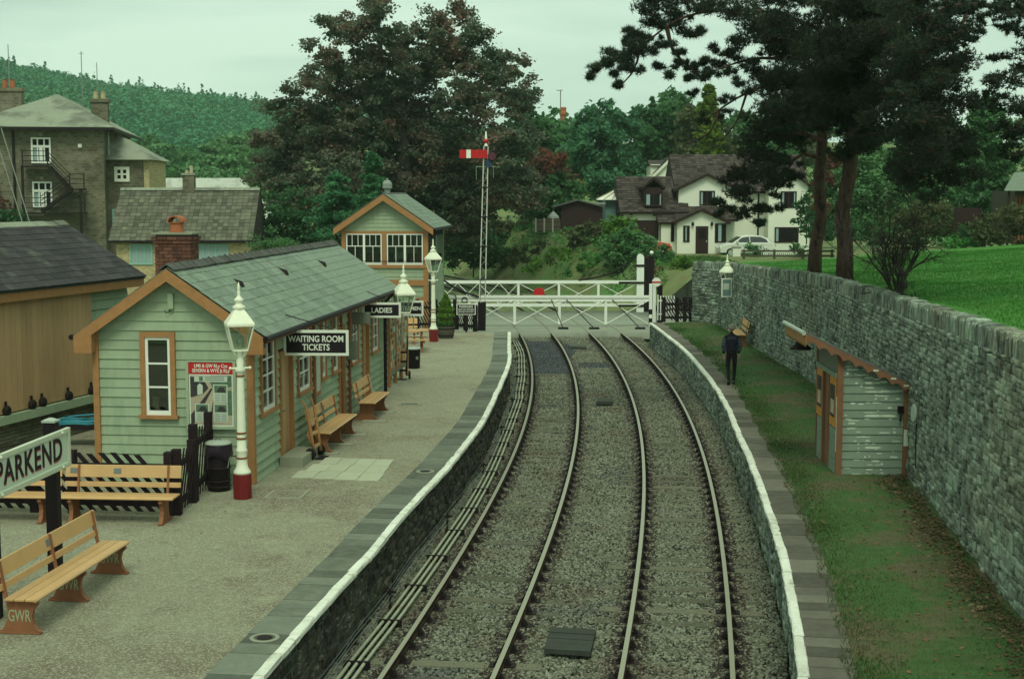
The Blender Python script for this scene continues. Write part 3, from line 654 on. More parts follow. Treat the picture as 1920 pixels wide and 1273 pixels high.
# ================================================================== station building
AX = math.atan(.1)                            # the platform runs 5.7 degrees to the right
def boards(parent, axis, a0, a1, z0, z1, h, openings, face, mat_, clip=None, th=.028, name='weatherboard'):
    """lapped boards along x (axis 'x', facing -y at y=face) or along y (axis 'y', facing +x at x=face); openings = (a0,a1,z0,z1)"""
    z = z0
    while z < z1 - .02:
        zt = min(z + h, z1); zm = (z + zt) / 2; lo, hi = a0, a1
        if clip:
            lo, hi = clip(zm)
            if hi - lo < .08: break
        segs = [(lo, hi)]
        for (o0, o1, p0, p1) in openings:
            if p0 < zm < p1:
                ns = []
                for s0, s1 in segs:
                    if o1 <= s0 or o0 >= s1: ns.append((s0, s1)); continue
                    if o0 > s0: ns.append((s0, o0))
                    if o1 < s1: ns.append((o1, s1))
                segs = ns
        for s0, s1 in segs:
            if s1 - s0 < .03: continue
            mb = MB(); j = rng.uniform(-.003, .003)
            if axis == 'x':
                prof = [(face, z), (face - th + j, z), (face - th * .9 + j, z + .02), (face - .006 + j, zt - .004), (face, zt - .004)]
                if clip:
                    e0, e1 = clip(z + .01); f0, f1 = clip(zt - .01)
                    if s0 == lo and s1 == hi:
                        A = [(e0, p[0], p[1]) if p[1] < zm else (f0, p[0], p[1]) for p in prof]; B = [(e1, p[0], p[1]) if p[1] < zm else (f1, p[0], p[1]) for p in prof]
                        n = 5; mb.add(A + B, [tuple(range(n)), tuple(range(2 * n - 1, n - 1, -1))] + [(i, i + n, (i + 1) % n + n, (i + 1) % n) for i in range(n)])
                    else: mb.prism([(s0, p[0], p[1]) for p in prof], (s1 - s0, 0, 0))
                else: mb.prism([(s0, p[0], p[1]) for p in prof], (s1 - s0, 0, 0))
            else:
                prof = [(face, z), (face + th + j, z), (face + th * .9 + j, z + .02), (face + .006 + j, zt - .004), (face, zt - .004)]
                mb.prism([(p[0], s0, p[1]) for p in prof], (0, s1 - s0, 0))
            mb.build(name, mat_, parent)
        z += h
def slates(parent, p0, u, v, L_, S, w_, g_, mats, npart, parent_off, th=.012, name='slate', seed=1, lapf=1.12, tilt=.03):
    """courses of slates on a slope: p0 eaves corner (local), u along the eaves, v up the slope; best-seen ones as parts"""
    r = random.Random(seed); u = Vector(u).normalized(); v = Vector(v).normalized(); n = u.cross(v).normalized(); p0 = Vector(p0)
    Mx = Matrix((u, v, n)).transposed()
    me = MB().box(-.5, .5, -.5, .5, -.5, .5).mesh(name, mats[0]); rec = []
    rows = max(1, round(S / g_)); g2 = S / rows
    for i in range(rows):
        o = (i % 2) * w_ * .5; a = -o
        while a < L_ - .01:
            s0, s1 = max(0, a), min(L_, a + w_)
            if s1 - s0 > .03:
                c = p0 + u * ((s0 + s1) / 2) + v * (g2 * (i + .5)) + n * (th * (1.2) + r.uniform(0, .004))
                wc = parent_off @ c; d = wc.length
                rec.append((((s1 - s0) * g2 / d ** 2) if seen(wc, -4) else 0, c, (s1 - s0 - .008, g2 * lapf, th), r.uniform(-.012, .012)))
            a += w_
    rec.sort(key=lambda q: -q[0])
    base = Mx.to_4x4()
    mb = MB()
    for k, (sc, c, d, rot) in enumerate(rec):
        M = base @ Matrix.Rotation(rot, 4, 'Z') @ Matrix.Rotation(-tilt, 4, 'X')
        if k < npart and sc > 0:
            o = obj(name, me, parent, c, rot=M.to_euler(), scale=d)
        else:
            M2 = M.copy(); M2.translation = c; mb.xbox(M2, *d)
    if mb.v: stuff(mb.build(name + '_rest', mats[1], parent))
def frame_of(t): return Matrix.Translation(t.location) @ Euler(t.rotation_euler).to_matrix().to_4x4()
def sash_x(parent, x0, x1, z0, z1, y, cols, rows_, bm='trim_brown', fw=.10, sill=True, name='window'):
    """sash window facing -y; brown casing, white sash, panes"""
    mb = MB(); mb.box(x0, x0 + fw, y - .05, y + .09, z0, z1); mb.box(x1 - fw, x1, y - .05, y + .09, z0, z1); mb.box(x0 + fw, x1 - fw, y - .05, y + .09, z1 - fw, z1)
    if sill: mb.box(x0 - .04, x1 + .04, y - .085, y + .09, z0 - .07, z0)
    o = mb.build(name, bm, parent); a, b, c, d = x0 + fw, x1 - fw, z0, z1 - fw; s = .055
    mb = MB(); mb.box(a, a + s, y - .02, y + .05, c, d); mb.box(b - s, b, y - .02, y + .05, c, d); mb.box(a + s, b - s, y - .02, y + .05, d - s, d); mb.box(a + s, b - s, y - .02, y + .05, c, c + .085)
    for i in range(1, cols): xx = a + s + (b - a - 2 * s) * i / cols; mb.box(xx - .013, xx + .013, y - .012, y + .04, c + .085, d - s)
    for i in range(1, rows_): zz = c + .085 + (d - s - c - .085) * i / rows_; mb.box(a + s, b - s, y - .014, y + .042, zz - .016, zz + .016)
    mb.build('sash', 'white_paint', o)
    MB().box(a + s, b - s, y + .012, y + .02, c + .085, d - s).build('pane', 'glass', o); return o
def sash_y(parent, y0, y1, z0, z1, x, cols, rows_, bm='trim_brown', fw=.08, name='window'):
    mb = MB(); mb.box(x - .09, x + .05, y0, y0 + fw, z0, z1); mb.box(x - .09, x + .05, y1 - fw, y1, z0, z1); mb.box(x - .09, x + .05, y0 + fw, y1 - fw, z1 - fw, z1); mb.box(x - .09, x + .09, y0 - .04, y1 + .04, z0 - .07, z0)
    o = mb.build(name, bm, parent); a, b, c, d = y0 + fw, y1 - fw, z0, z1 - fw; s = .05
    mb = MB(); mb.box(x - .05, x + .02, a, a + s, c, d); mb.box(x - .05, x + .02, b - s, b, c, d); mb.box(x - .05, x + .02, a + s, b - s, d - s, d); mb.box(x - .05, x + .02, a + s, b - s, c, c + .08)
    for i in range(1, cols): yy = a + s + (b - a - 2 * s) * i / cols; mb.box(x - .04, x + .014, yy - .018, yy + .018, c + .08, d - s)
    for i in range(1, rows_): zz = c + .08 + (d - s - c - .08) * i / rows_; mb.box(x - .042, x + .012, a + s, b - s, zz - .015, zz + .015)
    mb.build('sash', 'white_paint', o)
    MB().box(x - .02, x - .012, a + s, b - s, c + .08, d - s).build('pane', 'glass', o); return o

B = thing('station_building', 'long green weatherboarded station building with slate roof, brown trim and brick chimney', 'station building', (-5.01, 27.19, ZP), -AX)
BM = frame_of(B); WB_, LB, EZ, RS = 3.14, 13.9, 3.02, .69         # width, length, wall height, roof slope
def gclip(z, c=WB_ / 2, h=EZ): return (-WB_, 0) if z <= h else (-c - (c - (z - h) / RS), -c + (c - (z - h) / RS))
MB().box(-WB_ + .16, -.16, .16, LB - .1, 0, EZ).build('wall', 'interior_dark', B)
mb = MB(); c = WB_ / 2
mb.prism([(-WB_, .03, EZ - .3), (0, .03, EZ - .3), (0, .03, EZ), (-c, .03, EZ + c * RS), (-WB_, .03, EZ)], (0, .1, 0))
mb.prism([(-WB_, LB - .1, 0), (0, LB - .1, 0), (0, LB - .1, EZ), (-c, LB - .1, EZ + c * RS), (-WB_, LB - .1, EZ)], (0, .1, 0))
mb.box(-WB_, -WB_ + .1, 0.13, LB - .1, 0, EZ); mb.build('gable', 'board_green', B)
gw = (-2.205, -1.505, 1.33, 2.95)
boards(B, 'x', -WB_, 0, 0, EZ + c * RS, .186, [gw], .03, 'board_green', gclip)
sash_x(B, *gw, .0, 1, 3)
# things on the sill inside that window
o = MB().box(-2.03, -1.90, .10, .13, 1.42, 1.68).build('notice_card', 'poster_buff', B); MB().box(-1.83, -1.62, .10, .13, 1.42, 1.70).build('notice_card', 'poster_blue', B)
mb = MB(); mb.box(-WB_ - .02, -WB_ + .10, -.035, .1, 0, EZ); mb.box(-.10, .02, -.035, -.0, 0, EZ); mb.build('corner_board', 'trim_brown', B); MB().box(-.002, .035, -.034, .10, 0, EZ).build('corner_board', 'trim_brown', B)
ybp = lambda px: (7.73 * F / (1226.7 - px) - 27.5) * 1.005
ops = []
wins = [(491, 519, 1.30, 2.78, 2, 4), (560, 584, 1.30, 2.78, 2, 4), (603, 613, 1.35, 2.78, 1, 4), (624, 636, 1.35, 2.78, 1, 4), (659, 673, 1.3, 2.78, 2, 4), (697.5, 711, 1.3, 2.78, 2, 4)]
for a, b_, z0, z1, cc, rr in wins: ops.append((ybp(a), ybp(b_), z0, z1))
doors = [(527, 551), (637, 648), (681, 693)]
for a, b_ in doors: ops.append((ybp(a), ybp(b_), 0, 2.36))
boards(B, 'y', .10, LB, 0, EZ - .05, .186, ops, -.03, 'board_green', th=.05)
for a, b_, z0, z1, cc, rr in wins: sash_y(B, ybp(a), ybp(b_), z0, z1, .0, cc, rr)
for a, b_ in doors:
    y0, y1 = ybp(a), ybp(b_); mb = MB(); mb.box(-.1, .045, y0, y0 + .09, 0.001, 2.36); mb.box(-.1, .045, y1 - .09, y1, 0.001, 2.36); mb.box(-.1, .045, y0 + .09, y1 - .09, 2.26, 2.36)
    d = mb.build('door', 'trim_brown', B)
    n = 6; w2 = (y1 - y0 - .18) / n
    for k in range(n): MB().box(-.085, -.045, y0 + .09 + k * w2 + .004, y0 + .09 + (k + 1) * w2 - .004, .10, 2.255).build('plank', 'door_brown', d)
    MB().box(-.045, -.005, y0 + .2, y0 + .34, 1.05, 1.16).build('lock', 'galvanised', d); mb = MB(); mb.tube([(-.0, y0 + .16, 1.10), (.03, y0 + .16, 1.10), (.03, y0 + .3, 1.10)], .012, 6); mb.build('handle', 'black_paint', d)
MB().box(.03, .52, ybp(527) - .15, ybp(551) + .12, -.01, .19).build('door_step', 'concrete', B)
for px in (588.5, 655, 640): MB().box(.0, .06, ybp(px), ybp(px) + .12, .0, EZ - .1).build('pilaster', 'trim_brown_dark', B)
# papers on the wall, notice frame
MB().box(.004, .012, .17, .40, 1.3, 1.75).build('paper_notice', 'poster_card', B)
MB().box(.004, .012, ybp(552.5), ybp(558), 1.25, 1.85).build('paper_notice', 'poster_card', B)
o = MB().box(.005, .035, ybp(592), ybp(602), 1.0, 2.4).build('notice_frame', 'trim_brown', B); MB().box(.036, .040, ybp(592) + .08, ybp(602) - .08, 1.1, 2.3).build('paper', 'poster_card', o)
MB().box(.006, .014, ybp(616), ybp(622), 1.7, 2.5).build('paper_notice', 'poster_teal', B)
# roof
ov, vg = .30, .22                                 # eaves and verge overhang
def roofpt(x): return EZ + .10 + (c - abs(x + c)) * RS
xe = ov; ze = roofpt(xe); xr = -c; zr = roofpt(xr)
sl = math.hypot(xe - xr, zr - ze)
mb = MB(); mb.prism([(xe, -vg, ze - .02), (xr, -vg, zr - .02), (-WB_ - ov, -vg, ze - .02), (-WB_ - ov, -vg, ze - .07), (xr, -vg, zr - .07), (xe, -vg, ze - .07)], (0, LB + 2 * vg, 0)); roof = mb.build('roof', 'slate_bed', B)
slates(roof, (xe + .02, -vg, ze - .022), (0, 1, 0), (xr - xe, 0, zr - ze), LB + 2 * vg, sl, .27, .255, ('slate_green', 'slate_green'), 290, BM, seed=2)
mb = MB(); sv = Vector((c + ov, 0, zr - ze)).normalized()
for i in range(9):
    p = Vector((-WB_ - ov, 0, ze - .02)) + sv * (sl * (i + .5) / 9); M = Matrix((Vector((0, 1, 0)), sv, Vector((0, 1, 0)).cross(sv))).transposed().to_4x4() @ Matrix.Rotation(.03, 4, 'X'); M.translation = p + Vector((0, LB / 2, .012)); mb.xbox(M, LB + 2 * vg, sl / 9 * 1.1, .012)
mb.build('slate_course', 'slate_green', roof)
rt = MB(); rt.prism([(-.16, 0, -.085), (0, 0, .03), (.16, 0, -.085), (.16, 0, -.11), (0, 0, 0), (-.16, 0, -.11)], (0, .37, 0)); rt.prism([(-.175, .33, -.09), (0, .33, .05), (.175, .33, -.09), (.16, .33, -.115), (0, .33, -.01), (-.16, .33, -.115)], (0, .055, 0))
rtm = rt.mesh('ridge_tile', 'ridge_tile'); nr = int((LB + 2 * vg) / .375)
for k in range(nr): obj('ridge_tile', rtm, roof, (xr + rng.uniform(-.006, .006), -vg + k * .375, zr + .045 + rng.uniform(-.006, .006)), rot=(rng.uniform(-.01, .01), 0, rng.uniform(-.01, .01)))
for px, py in ((455, 527), (551, 507), (629, 496)):     # little roof vents
    u_ = {455: 2.2, 551: 6.0, 629: 9.9}[px]; xx = -.95 + (.05 if px == 455 else 0); zz = roofpt(xx)
    MB().add([(xx - .16, u_ - .10, zz + .12), (xx - .16, u_ + .10, zz + .12), (xx + .12, u_ - .12, zz - .07), (xx + .12, u_ + .12, zz - .07), (xx + .10, u_, zz + .06)], [(0, 1, 3, 4, 2), (0, 2, 3, 1), (2, 4, 3)]).build('roof_vent', 'iron_dark', roof)
for sgn in (1, -1):                                # bargeboards
    e = xe if sgn > 0 else -WB_ - ov
    mb = MB(); mb.prism([(e, -vg - .035, ze - .03), (xr, -vg - .035, zr - .03), (xr, -vg - .035, zr - .26), (e, -vg - .035, ze - .26)], (0, .035, 0)); bb = mb.build('bargeboard', 'trim_brown', B)
    mb = MB(); e2 = e - sgn * .36; mb.prism([(e, -vg - .036, ze - .25), (e2, -vg - .036, ze - .25 + .36 * RS), (e2, -vg - .036, ze - .36), (e, -vg - .036, ze - .36)], (0, vg + .0, 0)); mb.build('eaves_box', 'trim_brown', B)
for e, s_ in ((xe + .05, 1), (-WB_ - ov - .05, -1)):
    mb = MB(); mb.tube([(e, -vg - .02, ze - .06), (e, LB + vg, ze - .06)], .055, 8); mb.build('gutter', 'black_paint', B)
MB().box(.05, xe, 0.0, LB, ze - .17, ze - .135).build('soffit', 'trim_brown_dark', B)
mb = MB(); yd = ybp(717); mb.tube([(xe + .04, yd, ze - .1), (.12, yd, ze - .38), (.12, yd, .0)], .05, 8); mb.build('downpipe', 'black_paint', B)
# passive box on the gable
o = MB().box(-1.62, -1.51, -.06, -.0, 2.98 + .42, 3.02 + .68).build('alarm_box', 'board_green', B); mb = MB(); mb.tube([(-1.57, -.04, 3.41), (-1.60, -.05, 3.34), (-1.66, -.05, 3.32), (-1.68, -.05, 3.38)], .008, 5); mb.build('cable', 'black_paint', B)
# chimney
CX, CY, CW, CD = -2.55, 3.3, .80, .62
chm = MB().box(CX - CW / 2 + .02, CX + CW / 2 - .02, CY - CD / 2 + .02, CY + CD / 2 - .02, 3.0, 4.74).build('chimney', 'mortar', roof)
bk = MB().box(-.5, .5, -.5, .5, -.5, .5).mesh('brick', 'brick_red')
z = 3.02; k = 0
while z < 4.70:
    bulge = .045 if z > 4.56 else (.022 if z > 4.48 else 0)
    for (ox, oy, length, horiz) in ((CX, CY - CD / 2 - bulge, CW + 2 * bulge, 1), (CX, CY + CD / 2 + bulge, CW + 2 * bulge, 1), (CX - CW / 2 - bulge, CY, CD + 2 * bulge - .21, 0), (CX + CW / 2 + bulge, CY, CD + 2 * bulge - .21, 0)):
        n = round(length / .225) if length > .5 else 2; bw = length / n; o_ = 0
        for i in range(n + (k % 2 if n > 2 else 0)):
            a = -length / 2 + i * bw - (bw / 2 if k % 2 and n > 2 else 0); b_ = a + bw; a = max(a, -length / 2); b_ = min(b_, length / 2)
            if b_ - a < .04: continue
            m_ = (a + b_) / 2; inw = .052
            if horiz: loc = (ox + m_, oy + (inw if oy < CY else -inw), z + .034)
            else: loc = (ox + (inw if ox < CX else -inw), oy + m_, z + .034)
            if horiz == 1 and oy > CY: continue
            if horiz == 0 and ox < CX: continue
            obj('brick', bk, chm, loc, rot=(0, 0, rng.uniform(-.02, .02)), scale=((b_ - a - .012, .105, .064) if horiz else (.105, b_ - a - .012, .064)))
    z += .0765; k += 1
MB().box(CX - CW / 2 - .05, CX + CW / 2 + .05, CY - CD / 2 - .05, CY + CD / 2 + .05, 4.74, 4.78).build('flaunching', 'concrete', chm)
mb = MB(); mb.lathe([(.15, 4.77), (.14, 4.97), (.165, 4.98), (.165, 5.0), (.12, 5.0), (.11, 4.80)], 16, (CX, CY, 0)); mb.build('chimney_pot', 'terracotta', chm, smooth=False)
mb = MB()
for k in range(8):
    t0, t1 = math.pi * k / 8, math.pi * (k + 1) / 8
    q = [(CX - .17 * math.cos(t), CY - .17, 5.0 + .14 * math.sin(t)) for t in (t0, t1)] + [(CX - .145 * math.cos(t), CY - .17, 5.0 + .115 * math.sin(t)) for t in (t1, t0)]; mb.prism(q, (0, .34, 0))
mb.build('pot_hood', 'terracotta', chm)

# ---- poster case on the gable, its own thing
P_ = thing('poster_case', 'poster case with red lettered header on the green gable wall', 'poster board', BM @ Vector((-.79, -.03, 1.74)), -AX)
mb = MB(); x0, x1, z0, z1 = -.50, .49, -.66, .67
for a in ((x0, x0 + .055, z0, z1), (x1 - .055, x1, z0, z1), (x0 + .055, x1 - .055, z0, z0 + .055), (x0 + .055, x1 - .055, z1 - .03, z1)): mb.box(a[0], a[1], -.05, .0, a[2], a[3])
mb.build('frame', 'board_green', P_)
o = MB().box(x0 + .055, x1 - .055, -.036, -.01, .41, z1 - .03).build('header', 'sign_red', P_)
text('LMS & GW RLy Cos\nSEVERN & WYE Jt RLy', .098, 'sign_white', o, (0, -.040, .52), FRONT, offset=.0015, sx=.80)
MB().box(x0 + .06, x1 - .06, -.030, -.008, z0 + .055, .405).build('poster_border', 'sign_white', P_)
mb = MB(); Y = -.033; X0, X1, Z0, Z1 = x0 + .085, x1 - .085, z0 + .08, .385
def pq(m, pts, dy=0): mb.cur = m; mb.add([(X0 + (X1 - X0) * a, Y - dy, Z0 + (Z1 - Z0) * b_) for a, b_ in pts], [tuple(range(len(pts)))])
pq(0, [(0, 0), (1, 0), (1, 1), (0, 1)]); pq(1, [(0, .55), (.30, .62), (.44, .74), (.30, .96), (0, .97)], .002); pq(1, [(0, 0), (.06, 0), (.54, .73), (.50, .74), (0, .2)], .002); pq(2, [(.55, .72), (1, .78), (1, 1), (.5, 1), (.48, .86)], .002)
pq(2, [(.88, .2), (1, .2), (1, .7), (.9, .7)], .003); pq(3, [(.17, .60), (.30, .63), (.30, .80), (.23, .84), (.17, .79)], .003); pq(1, [(.44, 0), (.5, 0), (.56, .5), (.545, .5)], .002)
for a, b_ in ((.10, .06), (.55, .06), (.55, .45)):
    pq(3, [(a, b_), (a + .35, b_), (a + .35, b_ + .37), (a, b_ + .37)], .004); pq(2, [(a + .03, b_ + .2), (a + .32, b_ + .2), (a + .32, b_ + .35), (a + .03, b_ + .35)], .006); pq(1, [(a + .08, b_ + .22), (a + .31, b_ + .21), (a + .26, b_ + .31), (a + .15, b_ + .32)], .0075)
    for r__ in range(5):
        for cc in (.04, .19): pq(4, [(a + cc, b_ + .02 + r__ * .033), (a + cc + .125, b_ + .02 + r__ * .033), (a + cc + .125, b_ + .033 + r__ * .033), (a + cc, b_ + .033 + r__ * .033)], .006)
pq(3, [(.1, .87), (.9, .87), (.9, .985), (.1, .985)], .004); pq(2, [(.22, .885), (.31, .885), (.31, .975), (.22, .975)], .006)
for z_ in (.90, .945): pq(4, [(.36, z_), (.82, z_), (.82, z_ + .022), (.36, z_ + .022)], .006)
mb.build('poster', ['poster_buff', 'poster_dark', 'poster_green', 'poster_card', 'poster_text'], P_)

# ---- hanging signs
def hanging_sign(name, label, y, width, h, lines, size, zc, lab_sx=1.):
    p = BM @ Vector((.02, y, zc)); t = thing(name, label, 'sign', p, -AX * .3)
    mb = MB(); b_ = .055; mb.box(0, width, -.03, .03, h / 2 - b_, h / 2); mb.box(0, width, -.03, .03, -h / 2, -h / 2 + b_); mb.box(0, b_, -.03, .03, -h / 2 + b_, h / 2 - b_); mb.box(width - b_, width, -.03, .03, -h / 2 + b_, h / 2 - b_); mb.build('frame', 'sign_white', t)
    MB().box(b_, width - b_, -.018, .018, -h / 2 + b_, h / 2 - b_).build('panel', 'sign_black', t)
    text(lines, size, 'sign_white', t, (width / 2, -.022, -.01), FRONT, offset=.0035, sx=lab_sx)
    mb = MB(); mb.tube([(.08, 0, h / 2), (.08, 0, h / 2 + .18)], .012, 6); mb.tube([(width * .7, 0, h / 2), (width * .7, 0, h / 2 + .05), (.05, 0, h / 2 + .32)], .010, 6); mb.build('bracket', 'iron_dark', t)
    return t
hanging_sign('waiting_room_sign', 'black hanging sign reading WAITING ROOM TICKETS in a white frame', ybp(535), 1.36, .53, 'WAITING ROOM\nTICKETS', .185, 3.0 - .48, .82)
hanging_sign('ladies_sign', 'black hanging sign reading LADIES in a white frame', ybp(682), 1.02, .40, 'LADIES', .19, 2.55, .95)
s_ = hanging_sign('gentlemen_sign', 'black hanging sign reading GENTLEMEN behind the ladies sign', 14.2, 1.0, .44, 'GENTLEMEN', .15, 2.30, 1.0)
t = thing('coach_stop_sign', 'small black coach stop sign with the number 5 by the signal box', 'sign', atd(783, 610, 57), 0)
MB().box(-.03, .03, .02, .08, -1.0, .9).build('post', 'black_wood', t); mb = MB(); mb.box(-.17, .17, -.01, .02, .36, .86); mb.build('border', 'sign_white', t); MB().box(-.15, .15, -.016, -.006, .38, .84).build('panel', 'sign_black', t)
text('5', .2, 'sign_white', t, (0, -.02, .74), FRONT, offset=.003); text('COACH\nSTOP', .095, 'sign_white', t, (0, -.02, .52), FRONT)

# ---- electric boxes projecting from the wall
for y, w_, h_, z_, lab in ((ybp(661), .46, .30, 2.30, 'flat grey metal box mounted high on the station wall by the ladies sign'), (ybp(649.6), .26, .47, 1.47, 'upright grey metal box on the station wall below the flat box')):
    t = thing('switch_box', lab, 'electric box', BM @ Vector((.03, y, z_)), -AX)
    o = MB().box(0, w_, 0, .16, 0, h_).build('casing', 'box_grey', t, bevel=.01); MB().box(w_ * .12, w_ * .9, -.008, .0, h_ * .08, h_ * .92).build('cover', 'box_grey', t); mb = MB(); mb.lathe([(.014, 0), (.014, .012)], 8); k = mb.build('screw', 'galvanised', t, (w_ * .5, -.008, h_ * .55)); k.rotation_euler = (math.pi / 2, 0, 0)
    mb = MB(); mb.tube([(w_ * .25, .08, 0), (w_ * .3, .08, -.10), (w_ * .05, .08, -.22), (-.02, .08, -.1)], .012, 6); mb.build('cable', 'black_paint', t)

# ---- notice boards beyond the end of the building
nb = thing('notice_board', 'long brown board packed with rows of little notices beyond the station building', 'notice board', BM @ Vector((.02, LB + .12, 0)), -AX)
NL = 3.0; mb = MB()
for y in (0, NL * .34, NL * .67, NL): mb.box(-.05, .05, y, y + .09, 0, 2.15)
mb.box(-.04, .04, 0, NL, 2.10, 2.20); mb.box(-.04, .04, .09, NL, .42, .50); mb.build('frame', 'trim_brown', nb)
MB().box(-.02, .012, .09, NL, .5, 2.10).build('panel', 'poster_buff', nb); MB().box(-.03, .03, .09, NL, .30, .415).build('base_rail', 'poster_teal', nb)
cards = ['poster_buff', 'poster_card', 'poster_orange', 'poster_teal', 'trim_brown', 'brick_red', 'poster_green']
for i in range(15):
    for j in range(9):
        y = .12 + i * .19; z = .55 + j * .168
        if rng.random() < .93: MB().box(.013, .018 + rng.random() * .006, y, y + rng.uniform(.12, .165), z, z + rng.uniform(.10, .145)).build('notice', rng.choice(cards), nb)
# ================================================================== goods shed
th = math.atan(.28)
S = thing('goods_shed', 'timber goods shed with dark slate roof and big brown sliding door', 'shed', (-9.55, 35.5, ZP), -th); SM = frame_of(S)
SL = 10.5; SW = 4.1; EZ2 = 3.42
MB().box(-SW, -.12, -SL, 0, 0, EZ2 + .05).build('wall', 'board_green', S)
boards(S, 'y', -1.80, 0, .86, EZ2, .22, [], -.10, 'board_green', th=.05)
yd0 = -1.79; n = 34; w2 = .2
door = MB().box(-.11, -.02, -SL, yd0, .90, EZ2 - .05).build('sliding_door', 'trim_brown_dark', S)
for k in range(n):
    y1 = yd0 - k * w2
    MB().box(-.02, .012 + rng.uniform(0, .006), y1 - w2 + .006, y1 - .004, .88, EZ2 - .02).build('plank', 'door_brown', door)
for px in (-2, 47, 67, 117, 161):
    y = (19.49 / (.28 + (960 - px) / F) - 35.5) / .963
    mb = MB(); mb.lathe([(.03, -.05), (.10, -.045), (.115, -.02), (.115, .02), (.10, .045), (.03, .05)], 16); o = mb.build('wheel', 'iron_dark', door, (.07, y, .95), smooth=True); o.rotation_euler = (0, math.pi / 2, 0)
    MB().box(.03, .06, y - .03, y + .03, .93, 1.15).build('wheel_bracket', 'iron_dark', door)
MB().box(-.12, .12, -SL, .02, .66, .85).build('door_rail', 'board_green', S)
pl = MB().box(-SW, -.03, -SL, -.02, -.2, .659).build('plinth', 'mortar', S)
bk = MB().box(-.5, .5, -.5, .5, -.5, .5).mesh('brick', 'brick_plinth')
for j in range(8):
    for i in range(26):
        y = -.12 - i * .24 - (j % 2) * .12; obj('brick', bk, pl, (-.03 + rng.uniform(-.004, .012), y, .045 + j * .078), rot=(0, 0, rng.uniform(-.02, .02)), scale=(.1, .226, .066))
mb = MB(); mb.box(.16, .20, -SL, .35, EZ2 - .12, EZ2 + .10); mb.box(-.1, .17, -SL, .33, EZ2 + .02, EZ2 + .05); mb.build('fascia', 'trim_brown', S)
e = .24; zr2 = EZ2 + .13 + (SW / 2 + e) * .575
mb = MB(); mb.prism([(e, .36, EZ2 + .13), (-SW / 2, .36, zr2), (-SW - e, .36, EZ2 + .13), (-SW - e, .36, EZ2 + .08), (-SW / 2, .36, zr2 - .05), (e, .36, EZ2 + .08)], (0, -SL - .5, 0)); roof2 = mb.build('roof', 'slate_bed', S)
slates(roof2, (e + .02, -SL + 1.5, EZ2 + .13), (0, 1, 0), (-SW / 2 - e, 0, zr2 - EZ2 - .13), SL - 1.14, math.hypot(SW / 2 + e, zr2 - EZ2 - .13), .31, .25, ('slate_dark', 'slate_dark'), 290, SM, seed=5)
mb = MB(); mb.prism([(-SW, 0.0, EZ2), (-.1, 0.0, EZ2), (-SW / 2, 0.0, zr2 - .1)], (0, -.1, 0)); mb.build('gable', 'board_green', S)
rt = MB(); rt.prism([(-.17, 0, -.09), (0, 0, .02), (.17, 0, -.09), (.17, 0, -.11), (0, 0, 0), (-.17, 0, -.11)], (0, .44, 0)); rtm2 = rt.mesh('ridge_tile', 'roof_slate_pale')
for k in range(20): obj('ridge_tile', rtm2, roof2, (-SW / 2, .35 - .45 * (k + 1), zr2 + .045 + rng.uniform(-.01, .01)), rot=(rng.uniform(-.02, .02), 0, 0))
mb = MB()
for k in range(3):
    q = [Vector((-9.75 + .42 * math.cos(a), 31.6 + .28 * math.sin(a), ZP + .50 + .03 * k + .02 * math.sin(3 * a))) for a in np.linspace(0, 2 * math.pi, 28)]; mb.tube(q, .022, 6)
mb.tube([Vector((-10.0, 31.7, ZP + .62)), Vector((-9.2, 31.9, ZP + .66)), Vector((-8.7, 32.1, ZP + .64))], .02, 6)
o = mb.build('hose', 'hose_blue', None, smooth=True); tag(o, 'coiled blue hose hung between shed and station building', 'hose')
t = thing('hose_barrow', 'low dark crate under the coiled blue hose', 'crate', (-9.6, 31.6, ZP))
for k in range(4): MB().box(-.5, .5, -.3 + k * .16, -.18 + k * .16, .38, .44).build('slat', 'black_wood', t)
for x in (-.45, .45): MB().box(x - .04, x + .04, -.28, .28, 0, .38).build('leg', 'black_wood', t)

# ================================================================== signal box
GX = thing('signal_box', 'tall green signal box with brown trim and a row of white sash windows', 'signal box', (-3.68, 62.0, .6), -R(4.5)); W = 3.78; GL = 5.6; fz = lambda py: CAMZ - (py - 365) / F * 62.1 - .6
zb0, zw0, zw1, ze3 = 0, fz(496), fz(438), fz(423); sl3 = .68; c = W / 2
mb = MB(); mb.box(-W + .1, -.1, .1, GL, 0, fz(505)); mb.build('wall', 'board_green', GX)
boards(GX, 'x', -W, 0, 0, fz(496) - .14, .21, [], .06, 'board_green')
boards(GX, 'y', .1, GL, 0, fz(496) - .14, .21, [], -.06, 'board_green')
boards(GX, 'x', -W, 0, fz(433), fz(423) + c * sl3, .17, [], .06, 'board_green', lambda z: (-W, 0) if z <= ze3 else (-c - (c - (z - ze3) / sl3), -c + (c - (z - ze3) / sl3)))
mb = MB(); mb.prism([(-W, .07, fz(433)), (0, .07, fz(433)), (0, .07, ze3), (-c, .07, ze3 + c * sl3), (-W, .07, ze3)], (0, .06, 0)); mb.prism([(-W, GL, 0), (0, GL, 0), (0, GL, ze3), (-c, GL, ze3 + c * sl3), (-W, GL, ze3)], (0, .06, 0)); mb.build('gable', 'board_green', GX)
mb = MB(); y_ = -.02
for x0, x1 in ((-W, -W + .18), (-.18, 0.03)): mb.box(x0, x1, y_, .08, 0, ze3 + .02)
mb.build('corner_post', 'trim_brown', GX)
MB().box(-W + .18, -.18, y_ + .01, .08, fz(438), fz(433)).build('window_head', 'trim_brown', GX)
